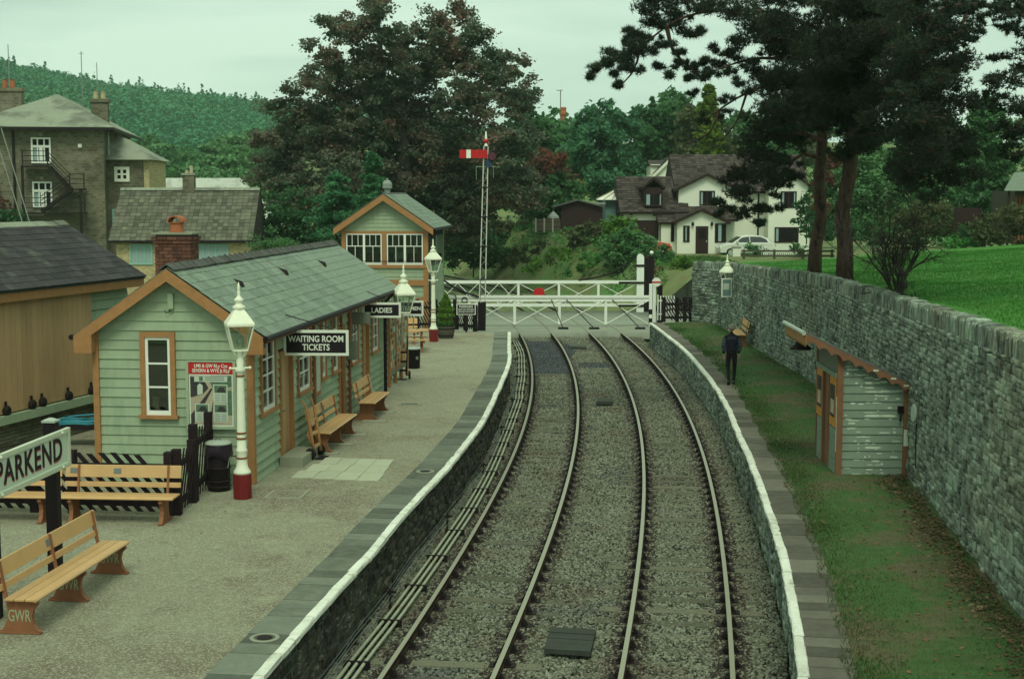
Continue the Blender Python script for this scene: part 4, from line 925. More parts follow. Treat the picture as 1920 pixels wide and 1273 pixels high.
MB().box(-W + .1, 0, -.05, .08, fz(502), fz(496)).build('window_sill', 'trim_brown', GX); MB().box(-W, .02, y_ - .005, .06, fz(535), fz(524)).build('band', 'trim_brown', GX); MB().box(-c - .1, -c + .08, y_, .08, fz(496), fz(438)).build('mullion', 'trim_brown', GX)
MB().box(-.5, .0, y_ - .002, .05, fz(566), fz(557)).build('band', 'trim_brown', GX)
xs = [-W + .20, -c - .12, -c + .10, -.20]
for a, b_ in ((xs[0], xs[1]), (xs[2], xs[3])):
    m_ = (a + b_) / 2
    for p, q in ((a, m_), (m_, b_)):
        zz0, zz1 = fz(496), fz(438); s = .05; zm = zz0 + (zz1 - zz0) * .60; mb = MB()
        mb.box(p, p + s, .0, .05, zz0, zz1); mb.box(q - s, q, .0, .05, zz0, zz1); mb.box(p + s, q - s, .0, .05, zz1 - .05, zz1); mb.box(p + s, q - s, .0, .05, zz0, zz0 + .10); mb.box(p + s, q - s, .01, .045, zm - .016, zm + .016)
        for k in (1, 2): x = p + (q - p) * k / 3; mb.box(x - .012, x + .012, .01, .04, zm + .016, zz1 - .05)
        x = (p + q) / 2; mb.box(x - .012, x + .012, .01, .04, zz0 + .10, zm - .016)
        wn = mb.build('window', 'white_paint', GX); MB().box(p + s, q - s, .022, .028, zz0 + .10, zz1 - .05).build('pane', 'glass', wn)
mb = MB(); mb.tube([(-W + .2, -.06, fz(489)), (-.1, -.06, fz(489))], .014, 6); mb.build('hand_rail', 'iron_dark', GX)
# interior
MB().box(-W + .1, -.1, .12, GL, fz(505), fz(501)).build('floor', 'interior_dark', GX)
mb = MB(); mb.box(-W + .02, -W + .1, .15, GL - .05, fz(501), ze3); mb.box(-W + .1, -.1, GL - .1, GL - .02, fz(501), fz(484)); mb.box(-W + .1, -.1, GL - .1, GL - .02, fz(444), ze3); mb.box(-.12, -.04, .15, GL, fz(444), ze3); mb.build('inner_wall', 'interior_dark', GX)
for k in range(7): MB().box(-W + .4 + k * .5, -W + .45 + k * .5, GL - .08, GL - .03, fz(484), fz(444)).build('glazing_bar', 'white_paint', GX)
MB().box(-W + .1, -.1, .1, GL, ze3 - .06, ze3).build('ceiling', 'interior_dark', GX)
MB().box(-.62, -.30, 1.2, 1.6, fz(501), fz(458)).build('cabinet', 'cabinet_red', GX); MB().box(-1.62, -1.22, .9, .95, fz(486), fz(475)).build('desk_paper', 'poster_card', GX); MB().box(-2.9, -2.2, 1.2, 1.5, fz(501), fz(477)).build('desk', 'trim_brown_dark', GX)
for k in range(8):
    mb = MB(); x = -2.9 + k * .3; mb.tube([(x, 2.4, fz(501)), (x, 2.45, fz(470))], .022, 6); mb.build('lever', 'galvanised' if k % 3 else 'sign_red', GX)
ze4 = ze3 + .02; xv = .30; mb = MB(); zr3 = ze4 + .08 + (c) * sl3; ze5 = ze4 + .08 - xv * sl3
mb.prism([(xv, -.3, ze5), (-c, -.3, zr3), (-W - xv, -.3, ze5), (-W - xv, -.3, ze5 - .05), (-c, -.3, zr3 - .05), (xv, -.3, ze5 - .05)], (0, GL + .6, 0)); r3 = mb.build('roof', 'slate_bed', GX)
slates(r3, (xv + .02, -.3, ze5), (0, 1, 0), (-c - xv, 0, zr3 - ze5), GL + .6, math.hypot(c + xv, zr3 - ze5), .3, .26, ('slate_green', 'slate_green'), 120, frame_of(GX), seed=8)
slates(r3, (-W - xv - .02, GL + .3, ze5), (0, -1, 0), (c + xv, 0, zr3 - ze5), GL + .6, math.hypot(c + xv, zr3 - ze5), .3, .26, ('slate_green', 'slate_green'), 0, frame_of(GX), seed=9)
for e in (xv, -W - xv):
    mb = MB(); mb.prism([(e, -.33, ze5 - .02), (-c, -.33, zr3 - .02), (-c, -.33, zr3 - .30), (e, -.33, ze5 - .30)], (0, .03, 0)); mb.build('bargeboard', 'trim_brown', GX)
    s_ = 1 if e > 0 else -1
    mb = MB(); mb.tube([(e + s_ * .05, -.32, ze5 - .06), (e + s_ * .05, GL + .3, ze5 - .06)], .05, 6); mb.build('gutter', 'black_paint', GX)
    mb = MB(); mb.tube([(e + s_ * .04, -.12, ze5 - .1), ((.10 if s_ > 0 else -W - .10), -.05, ze5 - .5), ((.10 if s_ > 0 else -W - .10), -.05, 0)], .04, 6); mb.build('downpipe', 'black_paint', GX)
mb = MB(); mb.lathe([(.13, 0), (.13, .16), (.16, .17), (.16, .20), (.215, .22), (.215, .42), (.12, .56), (.05, .57), (.05, .64), (.02, .66)], 12, (-c, .9, zr3 + .02)); mb.build('roof_ventilator', 'mast', GX, smooth=False)
mb = MB()
for k in range(18): mb.prism([(-c - .15, -.3 + k * .36, zr3 - .07), (-c, -.3 + k * .36, zr3 + .05), (-c + .15, -.3 + k * .36, zr3 - .07)], (0, .34, 0))
mb.build('ridge', 'ridge_tile', r3)

# ================================================================== lamps
def lantern(t, z0, k=1.):
    """square lantern: tapering glazed cage, pyramid roof, crown and finial; z0 = cage foot"""
    b0, b1, h = .13 * k, .235 * k, .46 * k; cr = []
    mb = MB()
    for sx, sy in ((1, 1), (1, -1), (-1, -1), (-1, 1)): mb.beam((sx * b0, sy * b0, z0), (sx * b1, sy * b1, z0 + h), .022 * k, .022 * k)
    for a, zz in ((b0, z0), (b1, z0 + h)):
        for sx, sy, ex, ey in ((1, 1, 1, -1), (1, -1, -1, -1), (-1, -1, -1, 1), (-1, 1, 1, 1)): mb.beam((sx * a, sy * a, zz), (ex * a, ey * a, zz), .03 * k, .03 * k)
    mb.build('lantern_frame', 'cream_paint', t)
    for sx, sy, ex, ey in ((1, 1, 1, -1), (1, -1, -1, -1), (-1, -1, -1, 1), (-1, 1, 1, 1)):
        MB().add([(sx * b0, sy * b0, z0), (ex * b0, ey * b0, z0), (ex * b1, ey * b1, z0 + h), (sx * b1, sy * b1, z0 + h)], [(0, 1, 2, 3)]).build('pane', 'glass_lamp', t)
    zt = z0 + h; mb = MB(); q = math.sqrt(2)
    mb.lathe([(b1 * q + .025 * k, zt + .01), (b1 * q + .015 * k, zt + .04 * k), (.10 * k * q, zt + .26 * k), (.08 * k * q, zt + .28 * k)], 4, (0, 0, 0), math.pi / 4); mb.build('lantern_roof', 'cream_paint', t)
    mb = MB(); mb.lathe([(.09 * k, zt + .27 * k), (.115 * k, zt + .30 * k), (.12 * k, zt + .34 * k), (.07 * k, zt + .36 * k), (.065 * k, zt + .41 * k), (.09 * k, zt + .44 * k), (.085 * k, zt + .47 * k), (.04 * k, zt + .51 * k), (.022 * k, zt + .55 * k), (.036 * k, zt + .60 * k), (.018 * k, zt + .63 * k), (.03 * k, zt + .66 * k), (.006, zt + .78 * k)], 14)
    mb.build('finial', 'cream_paint', t, smooth=True)
    mb = MB(); mb.tube([(0, 0, z0), (.02, 0, z0 + .15 * k), (-.02, 0, z0 + .33 * k), (0, 0, z0 + h)], .008, 5); mb.lathe([(.01, 0), (.035, .03), (.04, .08), (.01, .11)], 8, (0, 0, z0 + .10 * k)); mb.build('burner', 'galvanised', t)
def lamp_post(label, p, top, rz=0.):
    t = thing('lamp_post', label, 'lamp post', p, rz); zl = top - .78 - .46
    mb = MB(); mb.lathe([(.175, 0), (.175, .44), (.165, .46)], 8, (0, 0, 0), math.pi / 8); mb.build('base', 'red_paint', t)
    mb = MB(); mb.lathe([(.165, .46), (.16, .50), (.11, .58), (.098, .66), (.095, .86), (.105, .88), (.105, .90), (.088, .93), (.085, 1.15), (.068, zl - .55), (.068, zl - .42), (.09, zl - .40), (.095, zl - .36), (.06, zl - .30), (.075, zl - .2), (.045, zl - .12), (.035, zl - .06), (.08, zl)], 14); mb.build('post', 'cream_paint', t, smooth=True)
    for z in (.735, 1.10, 1.20, zl - .50):
        mb = MB(); mb.lathe([(.095 if z < 1 else (.088 if z < 2 else .072), 0), (.108 if z < 1 else (.10 if z < 2 else .08), .008), (.108 if z < 1 else (.10 if z < 2 else .08), .03), (.095 if z < 1 else (.088 if z < 2 else .072), .038)], 14, (0, 0, z)); mb.build('ring', 'trim_brown_dark', t, smooth=True)
    mb = MB(); mb.tube([(-.17, 0, zl - .34), (.17, 0, zl - .34)], .018, 6); mb.lathe([(.01, -.03), (.03, 0), (.01, .03)], 8, (-.18, 0, zl - .34)); mb.lathe([(.01, -.03), (.03, 0), (.01, .03)], 8, (.18, 0, zl - .34)); mb.build('ladder_bar', 'cream_paint', t)
    mb = MB()
    for k in range(4): a = k * math.pi / 2 + math.pi / 4; mb.tube([(.04 * math.cos(a), .04 * math.sin(a), zl - .16), (.13 * math.cos(a), .13 * math.sin(a), zl - .08), (.17 * math.cos(a), .17 * math.sin(a), zl)], .012, 5)
    mb.build('lantern_bracket', 'cream_paint', t)
    lantern(t, zl); return t
lamp_post('cream lamp post with red base beside the poster case on the station gable', at(455, 933, ZP), 4.0, R(18))
lamp_post('cream lamp post with red base beside the potted conifer and signal box', at(813, 640, ZP), 3.92, R(30))
def wall_lamp(label, p, side, k):
    t = thing('wall_lamp', label, 'wall lamp', p, R(20)); lantern(t, 0, k)
    mb = MB(); q = Vector((side, 0, 0)); mb.tube([(0, 0, -.02), (q.x * .3, 0, -.12), (q.x, 0, -.1), (q.x, 0, .35)], .018, 6); mb.tube([(q.x * .95, 0, .44 * k), (q.x * .5, 0, .46 * k)], .018, 6); mb.build('bracket', 'iron_dark', t); return t
wall_lamp('cream bracket lantern on the corner of the station building, in front of the gentlemen sign', atd(757, 586, 40.2), -.62, 1.12)
pw = atd(1363, 531, 57.5)
wall_lamp('cream lantern fixed to the tall stone wall above a framed sign', pw, wall_x(57.5) - pw.x, .95)
t = thing('framed_notice', 'framed white notice on the stone wall beneath the lantern', 'sign', atd(1362, 557, 57.3), R(25))
mb = MB(); mb.box(-.24, .24, -.02, .02, 0, .76); mb.build('frame', 'sign_white', t); MB().box(-.19, .19, -.028, -.019, .05, .71).build('panel', 'poster_teal', t); MB().box(-.17, .10, -.034, -.027, .30, .55).build('paper', 'poster_card', t); mb = MB(); mb.beam((.20, .02, .4), (.9, .3, .4), .03, .03); mb.build('bracket', 'iron_dark', t)

# ================================================================== benches
def bench(label, p, rz, length, sup, plaques=(), group=None, letters=False):
    """platform seat: local x along, front towards -y"""
    t = thing('platform_bench', label, 'bench', p, rz, group); h = .44
    for k, (y0, y1) in enumerate(((-.26, -.125), (-.115, .02), (.03, .15))):
        MB().box(-length / 2, length / 2, y0, y1, h, h + .032).build('seat_plank', 'bench_seat', t, bevel=.006)
    mb = MB(); mb.tube([(-length / 2, -.262, h + .01), (length / 2, -.262, h + .01)], .02, 6); mb.build('seat_nosing', 'bench_seat', t)
    tilt = .20
    def back(z0, z1, name):
        mb = MB(); ya = .165 + (z0 - h) * tilt; yb = .165 + (z1 - h) * tilt
        mb.prism([(-length / 2, ya, z0), (-length / 2, ya + .028, z0), (-length / 2, yb + .028, z1), (-length / 2, yb, z1)], (length, 0, 0)); return mb.build(name, 'bench_seat', t, bevel=.006)
    bt = back(.72, .93, 'back_rail'); back(.56, .645, 'back_rail')
    for x in sup:
        prof = [(-.27, 0), (.27, 0), (.27, .03), (.22, .05), (.165, .16), (.15, .26), (.165, .36), (.19, .45), (.24, .68), (.27, .93), (.235, .93), (.20, .72), (.155, .475), (.14, .44), (-.26, .44), (-.25, .40), (-.18, .33), (-.155, .22), (-.175, .12), (-.22, .05), (-.27, .03)]
        mb = MB(); mb.prism([(x - .018, y, z) for y, z in prof], (.036, 0, 0)); mb.box(x - .045, x + .045, -.28, .28, 0.0, .022)
        o = mb.build('support', 'bench_iron', t); mb = MB()
        mb.prism([(x - .035, -.285, 0.022), (x - .035, -.225, .05), (x - .035, -.18, .12), (x - .035, -.16, .22), (x - .035, -.185, .33), (x - .035, -.255, .40), (x - .035, -.265, .385), (x - .035, -.20, .32), (x - .035, -.178, .22), (x - .035, -.197, .12), (x - .035, -.24, .055), (x - .035, -.29, .024)], (.07, 0, 0)); mb.build('support_rim', 'bench_iron', o)
        if letters:
            text('GWR', .22, 'letter_pale', o, (x + .020, -.005, .225), (math.pi / 2, 0, math.pi / 2), offset=.002, sx=.58)
            text('GWR', .22, 'letter_pale', o, (x - .020, -.005, .225), (math.pi / 2, 0, -math.pi / 2), offset=.002, sx=.58)
    for x in plaques:
        q = MB().box(x - .065, x + .065, -.006, 0, -.045, .045).build('plaque', 'plaque', t, (x * 0, .165 + (.83 - h) * tilt - .002, .83)); q.rotation_euler = (-.197, 0, 0)
    return t
f0, f1 = at(38, 1186, ZP), at(206, 1074, ZP); dv = (f1 - f0); mid = (f0 + f1) / 2; ang = math.atan2(dv.y, dv.x)
# this bench faces the tracks (+x): its front (-y local) turns to +x
bench('long light brown bench with lettered iron supports below the station name board', mid + Vector((-.0, 0, 0)), ang, 3.12, (-dv.length / 2, 0.02, dv.length / 2), (-.05,), letters=True)
p2 = at(216, 984, ZP); bench('light brown bench with two dark plaques on its back, against the black fence', p2 + Vector((0, .28, 0)), -R(4), 2.05, (-.78, .80), (-.87, -.10))
p3 = p2 + Vector((-2.1, .42, 0)); bench('light brown bench against the black fence behind the station name board', p3, -R(4), 2.05, (-.78, .80))
a, b_ = at(611, 849, ZP), at(657, 814, ZP); dv = b_ - a; ang = math.atan2(dv.y, dv.x)
bA = bench('brown bench with three supports along the station wall, beside the barrow', (a + b_) / 2 + Vector((-.14, 0, 0)), ang, 2.7, (-1.2, 0, 1.2), ())
MB().box(-.05, .10, .20, .225, .60, .86).build('plaque', 'plaque', bA)
a, b_ = at(697, 787, ZP), at(718, 770, ZP); dv = b_ - a; ang = math.atan2(dv.y, dv.x)
bench('short brown bench on two supports along the station wall, by the downpipe', (a + b_) / 2 + Vector((-.14, 0, 0)), ang, 2.0, (-.75, .75))
for px, py, w_, l_ in ((620, 850, .62, .24), (648, 833, .62, .24), (672, 815, .62, .24), (711, 790, .60, .24), (728, 773, .6, .24), (660, 800, 0, 0)):
    if w_:
        p = at(px, py, ZP); o = MB().box(-w_ / 2, w_ / 2, -l_ / 2, l_ / 2, -.02, .022).build('paving_slab', 'concrete', left_platform, (p.x - .12, p.y, ZP), bevel=.004); o.rotation_euler = (0, 0, -AX)
bench('brown bench on the grass platform against the tall stone wall', Vector((8.50, 53.1, ZP)), -math.pi / 2 - R(3), 2.3, (-.95, .95))

# ================================================================== station name board
n0, n1 = atd(-8, 0, 1), None
t = thing('station_name_board', 'station name board with black letters on white, on two black posts', 'sign', at(105, 1085, ZP), -AX)
TL = frame_of(t)
ymax = .30; ymin = -2.9; zt = atd(130, 799, 20.7).z - ZP; zb = atd(130, 871, 20.7).z - ZP
for y in (0, -1.95):
    mb = MB(); mb.box(-.085, .085, y - .085, y + .085, 0, zt + .12); o = mb.build('post', 'black_paint', t, bevel=.01); mb = MB(); mb.prism([(-.10, y - .10, zt + .12), (.10, y - .10, zt + .12), (.10, y + .10, zt + .12), (-.10, y + .10, zt + .12)], (0, 0, .03)); mb.lathe([(.11, zt + .15), (.03, zt + .18)], 8, (0, y, 0)); mb.build('post_cap', 'galvanised', o)
xf = .13; mb = MB()
for a in ((ymin, ymax, zt - .075, zt), (ymin, ymax, zb, zb + .075), (ymax - .075, ymax, zb + .075, zt - .075), (ymin, ymin + .075, zb + .075, zt - .075)): mb.box(xf - .03, xf + .035, a[0], a[1], a[2], a[3])
mb.build('frame', 'sign_cream', t, bevel=.008)
MB().box(xf - .02, xf + .008, ymin + .075, ymax - .075, zb + .075, zt - .075).build('panel', 'sign_face', t)
zc = (zt + zb) / 2
text('PARKEND', .455, 'sign_black', t, (xf + .014, -1.02, zc + .01), (math.pi / 2, 0, math.pi / 2), extrude=.003, offset=.006, sx=.98, space=1.1)
text('PARKEND', .455, 'letter_red', t, (xf + .0105, -1.005, zc - .013), (math.pi / 2, 0, math.pi / 2), name='letter_shadow', extrude=.002, offset=.006, sx=.98, space=1.1)
for y in (0, -1.95):
    for z in (zt - .037, zb + .037): mb = MB(); mb.lathe([(.022, 0), (.022, .012), (.01, .02)], 8); o = mb.build('bolt', 'sign_white', t, (xf + .035, y, z)); o.rotation_euler = (0, math.pi / 2, 0)

# ================================================================== black fences of slanting pales
def slat_fence(label, a, b_, h, n, slope, posts=(0, 1), rails=(.18, .78), group=None, pw=.055, post_h=None, name='slat_fence'):
    a = Vector(a); b_ = Vector(b_); d = b_ - a; l = d.length; t = thing(name, label, 'fence', a, math.atan2(d.y, d.x), group)
    for r_ in rails: MB().box(0, l, -.03, .03, h * r_ - .05, h * r_ + .05).build('rail', 'black_wood', t)
    for k in posts: MB().box(l * k - .075, l * k + .075, -.075, .075, -.02, post_h or h * 1.08).build('post', 'black_wood', t, bevel=.008)
    for k in range(n):
        x = l * (k + .5) / n; s = slope * h; x0, x1 = x - s / 2, x + s / 2
        z0, z1 = .06, h * (1 + rng.uniform(-.02, .02))
        if x0 < -.05: z0 += (-.05 - x0) / s * (z1 - z0); x0 = -.05
        if x1 > l + .05: z1 -= (x1 - l - .05) / s * (z1 - z0); x1 = l + .05
        if x0 > l + .05: z0 += 0
        if slope < 0:
            if x0 > l + .05: z0 = z0 + (x0 - l - .05) / -s * (z1 - z0); x0 = l + .05
            if x1 < -.05: z1 = z1 - (-.05 - x1) / -s * (z1 - z0); x1 = -.05
        mb = MB(); mb.prism([(x0 - pw / 2, -.052, z0), (x0 + pw / 2, -.052, z0), (x1 + pw / 2, -.052, z1), (x1 - pw / 2, -.052, z1)], (0, .02, 0)); mb.build('pale', 'black_wood', t)
    return t
fa = at(-60, 958, ZP); fb = at(316, 968, ZP)
slat_fence('long black fence of slanting pales behind the benches by the station gable', fa + Vector((0, .12, 0)), fb + Vector((0, .12, 0)), 1.08, 17, -.85, (0, .33, .52, 1), pw=.105, post_h=1.12)
fc = at(362, 941, ZP); fd = at(393, 908, ZP)
slat_fence('black slatted gate between the long fence and the short fence', fb + Vector((.12, .16, 0)), fc, 1.1, 6, .5, (0, 1), pw=.05, post_h=1.16, name='slat_gate')
slat_fence('short black slatted fence joining the gate to the station gable', fc + Vector((.0, .12, 0)), fd, 1.30, 6, .45, (0, 1), pw=.05, post_h=1.42)
slat_fence('black fence of slanting pales at the platform end beside the signal post', at(855, 619, ZP) + Vector((0, .5, 0)), at(896, 622, ZP) + Vector((-.12, .3, 0)), 1.0, 10, -.5, (0, .5, 1), pw=.05)
slat_fence('black fence of slanting pales between signal box and potted conifer', at(772, 621, ZP) + Vector((-.6, 1.0, 0)), at(852, 619, ZP) + Vector((0, .5, 0)), 1.15, 20, -.45, (0, .33, .66, 1), pw=.05)

# ================================================================== small platform things
def litter_bin(label, p, lid):
    t = thing('litter_bin', label, 'bin', p); k = .235
    if lid:
        mb = MB(); mb.lathe([(.20, 0), (.215, .02), (.21, .05), (.215, .40), (.225, .42), (.215, .44), (.225, .86), (.235, .88)], 18); mb.build('body', 'black_paint', t, smooth=True)
        for z in (.06, .17, .42): mb = MB(); mb.lathe([(.217, 0), (.232, .008), (.232, .025), (.217, .033)], 18, (0, 0, z)); mb.build('hoop', 'iron_dark', t, smooth=True)
        mb = MB(); n = 22
        for i, (r_, z) in enumerate(((.235, .62), (.27, .70), (.262, .80), (.245, .885))):
            for j in range(n): q = rng.uniform(-.018, .018); mb.v.append(((r_ + q) * math.cos(6.283 * j / n), (r_ + q) * math.sin(6.283 * j / n), z + (rng.uniform(-.06, .05) if i == 0 else 0)))
        for i in range(3):
            for j in range(n): mb.f.append((i * n + j, i * n + (j + 1) % n, (i + 1) * n + (j + 1) % n, (i + 1) * n + j)); mb.m.append(0)
        mb.build('bag', 'bag_plastic', t, smooth=True)
        mb = MB(); mb.lathe([(.25, .885), (.255, .90), (.25, .92), (.2, .94), (.03, .955)], 20); o = mb.build('lid', 'galvanised', t, smooth=True); mb = MB(); mb.tube([(-.05, 0, .95), (-.045, 0, .985), (.045, 0, .985), (.05, 0, .95)], .008, 6); mb.build('lid_handle', 'iron_dark', o)
        mb = MB(); mb.tube([(.20, -.12, .88), (.24, -.10, .7), (.20, -.14, .45), (.22, -.1, .6)], .006, 5); mb.build('string', 'galvanised', t)
    else:
        mb = MB(); mb.lathe([(.20, 0), (.215, .02), (.235, .60), (.25, .62)], 20); mb.build('body', 'black_paint', t, smooth=True)
        mb = MB(); mb.lathe([(.252, .62), (.258, .635), (.24, .67), (.02, .68)], 20); mb.build('lid', 'galvanised', t, smooth=True); MB().box(.10, .18, -.235, -.215, .30, .40).build('badge', 'box_grey', t)
litter_bin('tall black litter bin with a grey lid and plastic bag beside the lamp post', at(411, 918, ZP), True)
litter_bin('squat black litter bin with a pale lid next to the iron barrow', at(775, 690, ZP), False)

def barrow(label, p, rz, lean, wood):
    t = thing('sack_barrow', label, 'sack barrow', p, rz); o = Vector((0, 0, .12)); up_ = Vector((0, math.sin(lean), math.cos(lean))); m1 = 'trim_brown' if wood else 'iron_dark'
    for s in (-1, 1):
        mb = MB(); q = [o + up_ * k + Vector((s * (.20 + .03 * min(1, k)), 0, 0)) for k in (0, .4, .75, .95)]
        q += [q[-1] + up_ * .12 + Vector((0, .03, 0)), q[-1] + up_ * .22 + Vector((0, .10, 0))] if wood else [q[-1] + up_ * .25]
        mb.tube(q, [.032, .036, .036, .03, .022, .018] if wood else [.022] * 5, 8); mb.build('handle', m1, t, smooth=True)
        if wood: mb = MB(); mb.prism([tuple(o + up_ * .1 + Vector((s * .21 - .01, 0, 0))), tuple(o + up_ * .40 + Vector((s * .21 - .01, .10, 0))), tuple(o + up_ * .62 + Vector((s * .21 - .01, 0, 0)))], (.02, 0, 0)); mb.build('side_plate', 'trim_brown', t)
        mb = MB(); mb.lathe([(.03, -.035), (.12, -.03), (.125, 0), (.12, .03), (.03, .035)], 16); k = mb.build('wheel', 'tyre', t, (s * .29, .06, .125), smooth=True); k.rotation_euler = (0, math.pi / 2, 0)
        mb = MB(); mb.beam(o + Vector((s * .20, 0, 0)), o + Vector((s * .24, .07, 0)), .03, .03); mb.build('axle_bracket', 'iron_dark', t)
    for k in (.15, .42, .70): a_ = o + up_ * k; MB().box(a_.x - .21, a_.x + .21, a_.y - .015, a_.y + .015, a_.z - .03, a_.z + .03).build('cross_bar', 'bench_seat' if wood else 'iron_dark', t)
    if not wood: mb = MB(); mb.tube([o, o + up_ * .95], .015, 6); mb.build('centre_bar', 'iron_dark', t)
    MB().box(-.20, .20, -.18, .0, .0, .018).build('toe_plate', 'iron_dark', t)
barrow('wooden sack barrow leaning by the bench at the station door', at(596, 858, ZP), R(78), .16, True)
barrow('black iron sack barrow standing before the brown notice board', at(750, 711, ZP), R(4), .06, False)

t = thing('picnic_table', 'wooden picnic table with attached seats near the squat bin', 'picnic table', (-3.85, 50.9, ZP), R(6))
for k in range(5): MB().box(-.85, .85, -.36 + k * .145, -.36 + k * .145 + .135, .72, .755).build('table_plank', 'bench_seat', t)
for s in (-1, 1):
    for k in (0, 1): MB().box(-.85, .85, s * .62 + k * .13 - .13, s * .62 + k * .13 - .01, .43, .465).build('seat_plank', 'bench_seat', t)
for x in (-.6, .6):
    for s in (-1, 1): mb = MB(); mb.beam((x, s * .62, 0), (x, s * .22, .72), .07, .06, (1, 0, 0)); mb.build('leg', 'trim_brown_dark', t)
    MB().box(x + .035, x + .085, -.72, .72, .34, .42).build('seat_bearer', 'trim_brown_dark', t)
bench('brown bench with high slatted back behind the picnic table', Vector((-4.3, 53.4, ZP)), R(8), 1.5, (-.6, .6))

def leaf_quads(C, size, rr, up_bias=.4, aspect=.7, curl=True):
    """one bent leaf (two triangles) per centre -> V, F"""
    n = len(C); nr = rr.normal(size=(n, 3)); nr[:, 2] += up_bias * np.sign(nr[:, 2] + .3); nr /= np.linalg.norm(nr, axis=1)[:, None]
    a = np.cross(nr, rr.normal(size=(n, 3))); a /= np.linalg.norm(a, axis=1)[:, None] + 1e-9; b_ = np.cross(nr, a)
    s = size * rr.uniform(.6, 1.3, (n, 1)) * .5
    V = np.empty((n, 4, 3)); V[:, 0] = C - a * s; V[:, 1] = C - b_ * s * aspect + nr * s * .15; V[:, 2] = C + a * s; V[:, 3] = C + b_ * s * aspect + nr * s * .15
    return V.reshape(-1, 3), np.arange(n * 4).reshape(n, 4)
bp = at(836, 634, ZP)
t = thing('potted_conifer', 'bright green clipped conifer in a half barrel planter', 'potted plant', bp)
mb = MB(); mb.lathe([(.28, 0), (.34, .25), (.36, .48), (.33, .48), (.32, .42)], 20); o = mb.build('barrel', 'barrel_wood', t, smooth=False)
for z, r_ in ((.10, .312), (.36, .352)): mb = MB(); mb.lathe([(r_, 0), (r_ + .01, .005), (r_ + .014, .04), (r_, .045)], 20, (0, 0, z)); mb.build('hoop', 'iron_dark', o, smooth=True)
mb = MB(); mb.lathe([(.34, .42), (.01, .44)], 16); mb.build('soil', 'ground_soil', t); mb = MB(); mb.tube([(0, 0, .4), (.01, 0, .75)], .03, 6); mb.build('stem', 'bark', t)
u = npr.uniform(0, 1, 5000); zz = .55 + 1.2 * u; rad = .31 * np.interp(u, [0, .25, .5, .8, 1], [.75, 1, .92, .5, .08]) * (1 + .13 * np.sin(zz * 23)); an = npr.uniform(0, 6.283, 5000); rad = rad * npr.uniform(.72, 1.06, 5000)
V, Fq = leaf_quads(np.stack([rad * np.cos(an), rad * np.sin(an), zz], 1), .06, npr, .6); npmesh('foliage', V, Fq, 'leaf_topiary', t)
u = npr.uniform(0, 1, 700); an = npr.uniform(0, 6.283, 700); V, Fq = leaf_quads(np.stack([.33 * np.sqrt(u) * np.cos(an), .33 * np.sqrt(u) * np.sin(an), .48 + npr.uniform(0, .1, 700)], 1), .07, npr); npmesh('underplanting', V, Fq, 'leaf_green', t)

t = thing('passengers_sign', 'black sign warning passengers not to proceed, on the platform end fence', 'sign', atd(874, 612, 57.9))
MB().box(-.04, .04, .03, .10, -.35, .8).build('post', 'black_wood', t); zc = atd(874, 580, 57.9).z - t.location.z
MB().box(-.39, .39, -.01, .025, zc - .225, zc + .225).build('border', 'sign_white', t); MB().box(-.355, .355, -.02, -.009, zc - .19, zc + .19).build('panel', 'sign_black', t)
text('PASSENGERS', .125, 'sign_white', t, (0, -.024, zc + .105), FRONT, offset=.002, sx=.8); text('MUST NOT PROCEED\nBEYOND THIS POINT', .098, 'sign_white', t, (0, -.024, zc - .06), FRONT, offset=.001, sx=.66)

# paving by the door, hatches
p0 = at(640, 880, ZP); pv = MB().box(-.5, .5, -.5, .5, -.5, .5).mesh('paving_slab', 'paver')
q = [at(x, y, ZP) for x, y in ((541, 895), (710, 902), (738, 862), (616, 858))]
for i in range(4):
    for j in range(3):
        f_ = lambda u_, v_: (q[0].lerp(q[1], u_)).lerp(q[3].lerp(q[2], u_), v_)
        c_ = f_((i + .5) / 4, (j + .5) / 3); w_ = (f_((i + 1) / 4, (j + .5) / 3) - f_(i / 4, (j + .5) / 3)).length; l_ = (f_((i + .5) / 4, (j + 1) / 3) - f_((i + .5) / 4, j / 3)).length
        obj('paving_slab', pv, left_platform, (c_.x, c_.y, ZP - .012 + rng.uniform(-.003, .003)), rot=(0, 0, -AX * .8), scale=(w_ - .012, l_ - .012, .04))
def hatch(label, p, w_, l_, m1, m2):
    t = thing('manhole_cover', label, 'manhole cover', p, -AX)
    mb = MB(); mb.box(-w_, w_, -l_, -l_ + .07, -.02, .012); mb.box(-w_, w_, l_ - .07, l_, -.02, .012); mb.box(-w_, -w_ + .07, -l_ + .07, l_ - .07, -.02, .012); mb.box(w_ - .07, w_, -l_ + .07, l_ - .07, -.02, .012); mb.build('frame', m1, t); MB().box(-w_ + .075, w_ - .075, -l_ + .075, l_ - .075, -.02, .006).build('lid', m2, t)
hatch('square manhole cover with pale concrete rim near the lamp post', at(538, 927, ZP), .36, .36, 'concrete', 'gravel')
hatch('grey manhole cover beyond the short bench', at(768, 758, ZP), .3, .22, 'concrete', 'slab_grey')
for px, py, lab in ((496, 1196, 'round iron drain cover in the platform edge slabs below the benches'), (797, 884, 'round iron drain cover in the platform edge slabs opposite the paving')):
    p = at(px, py, ZP); t = thing('drain_cover', lab, 'drain cover', p); mb = MB(); mb.lathe([(.19, 0), (.19, .012), (.14, .014), (.14, .004), (.01, .004)], 20); mb.build('rim', 'concrete', t); mb = MB(); mb.lathe([(.10, .004), (.10, .012), (.02, .014)], 16); mb.build('grid', 'iron_dark', t)
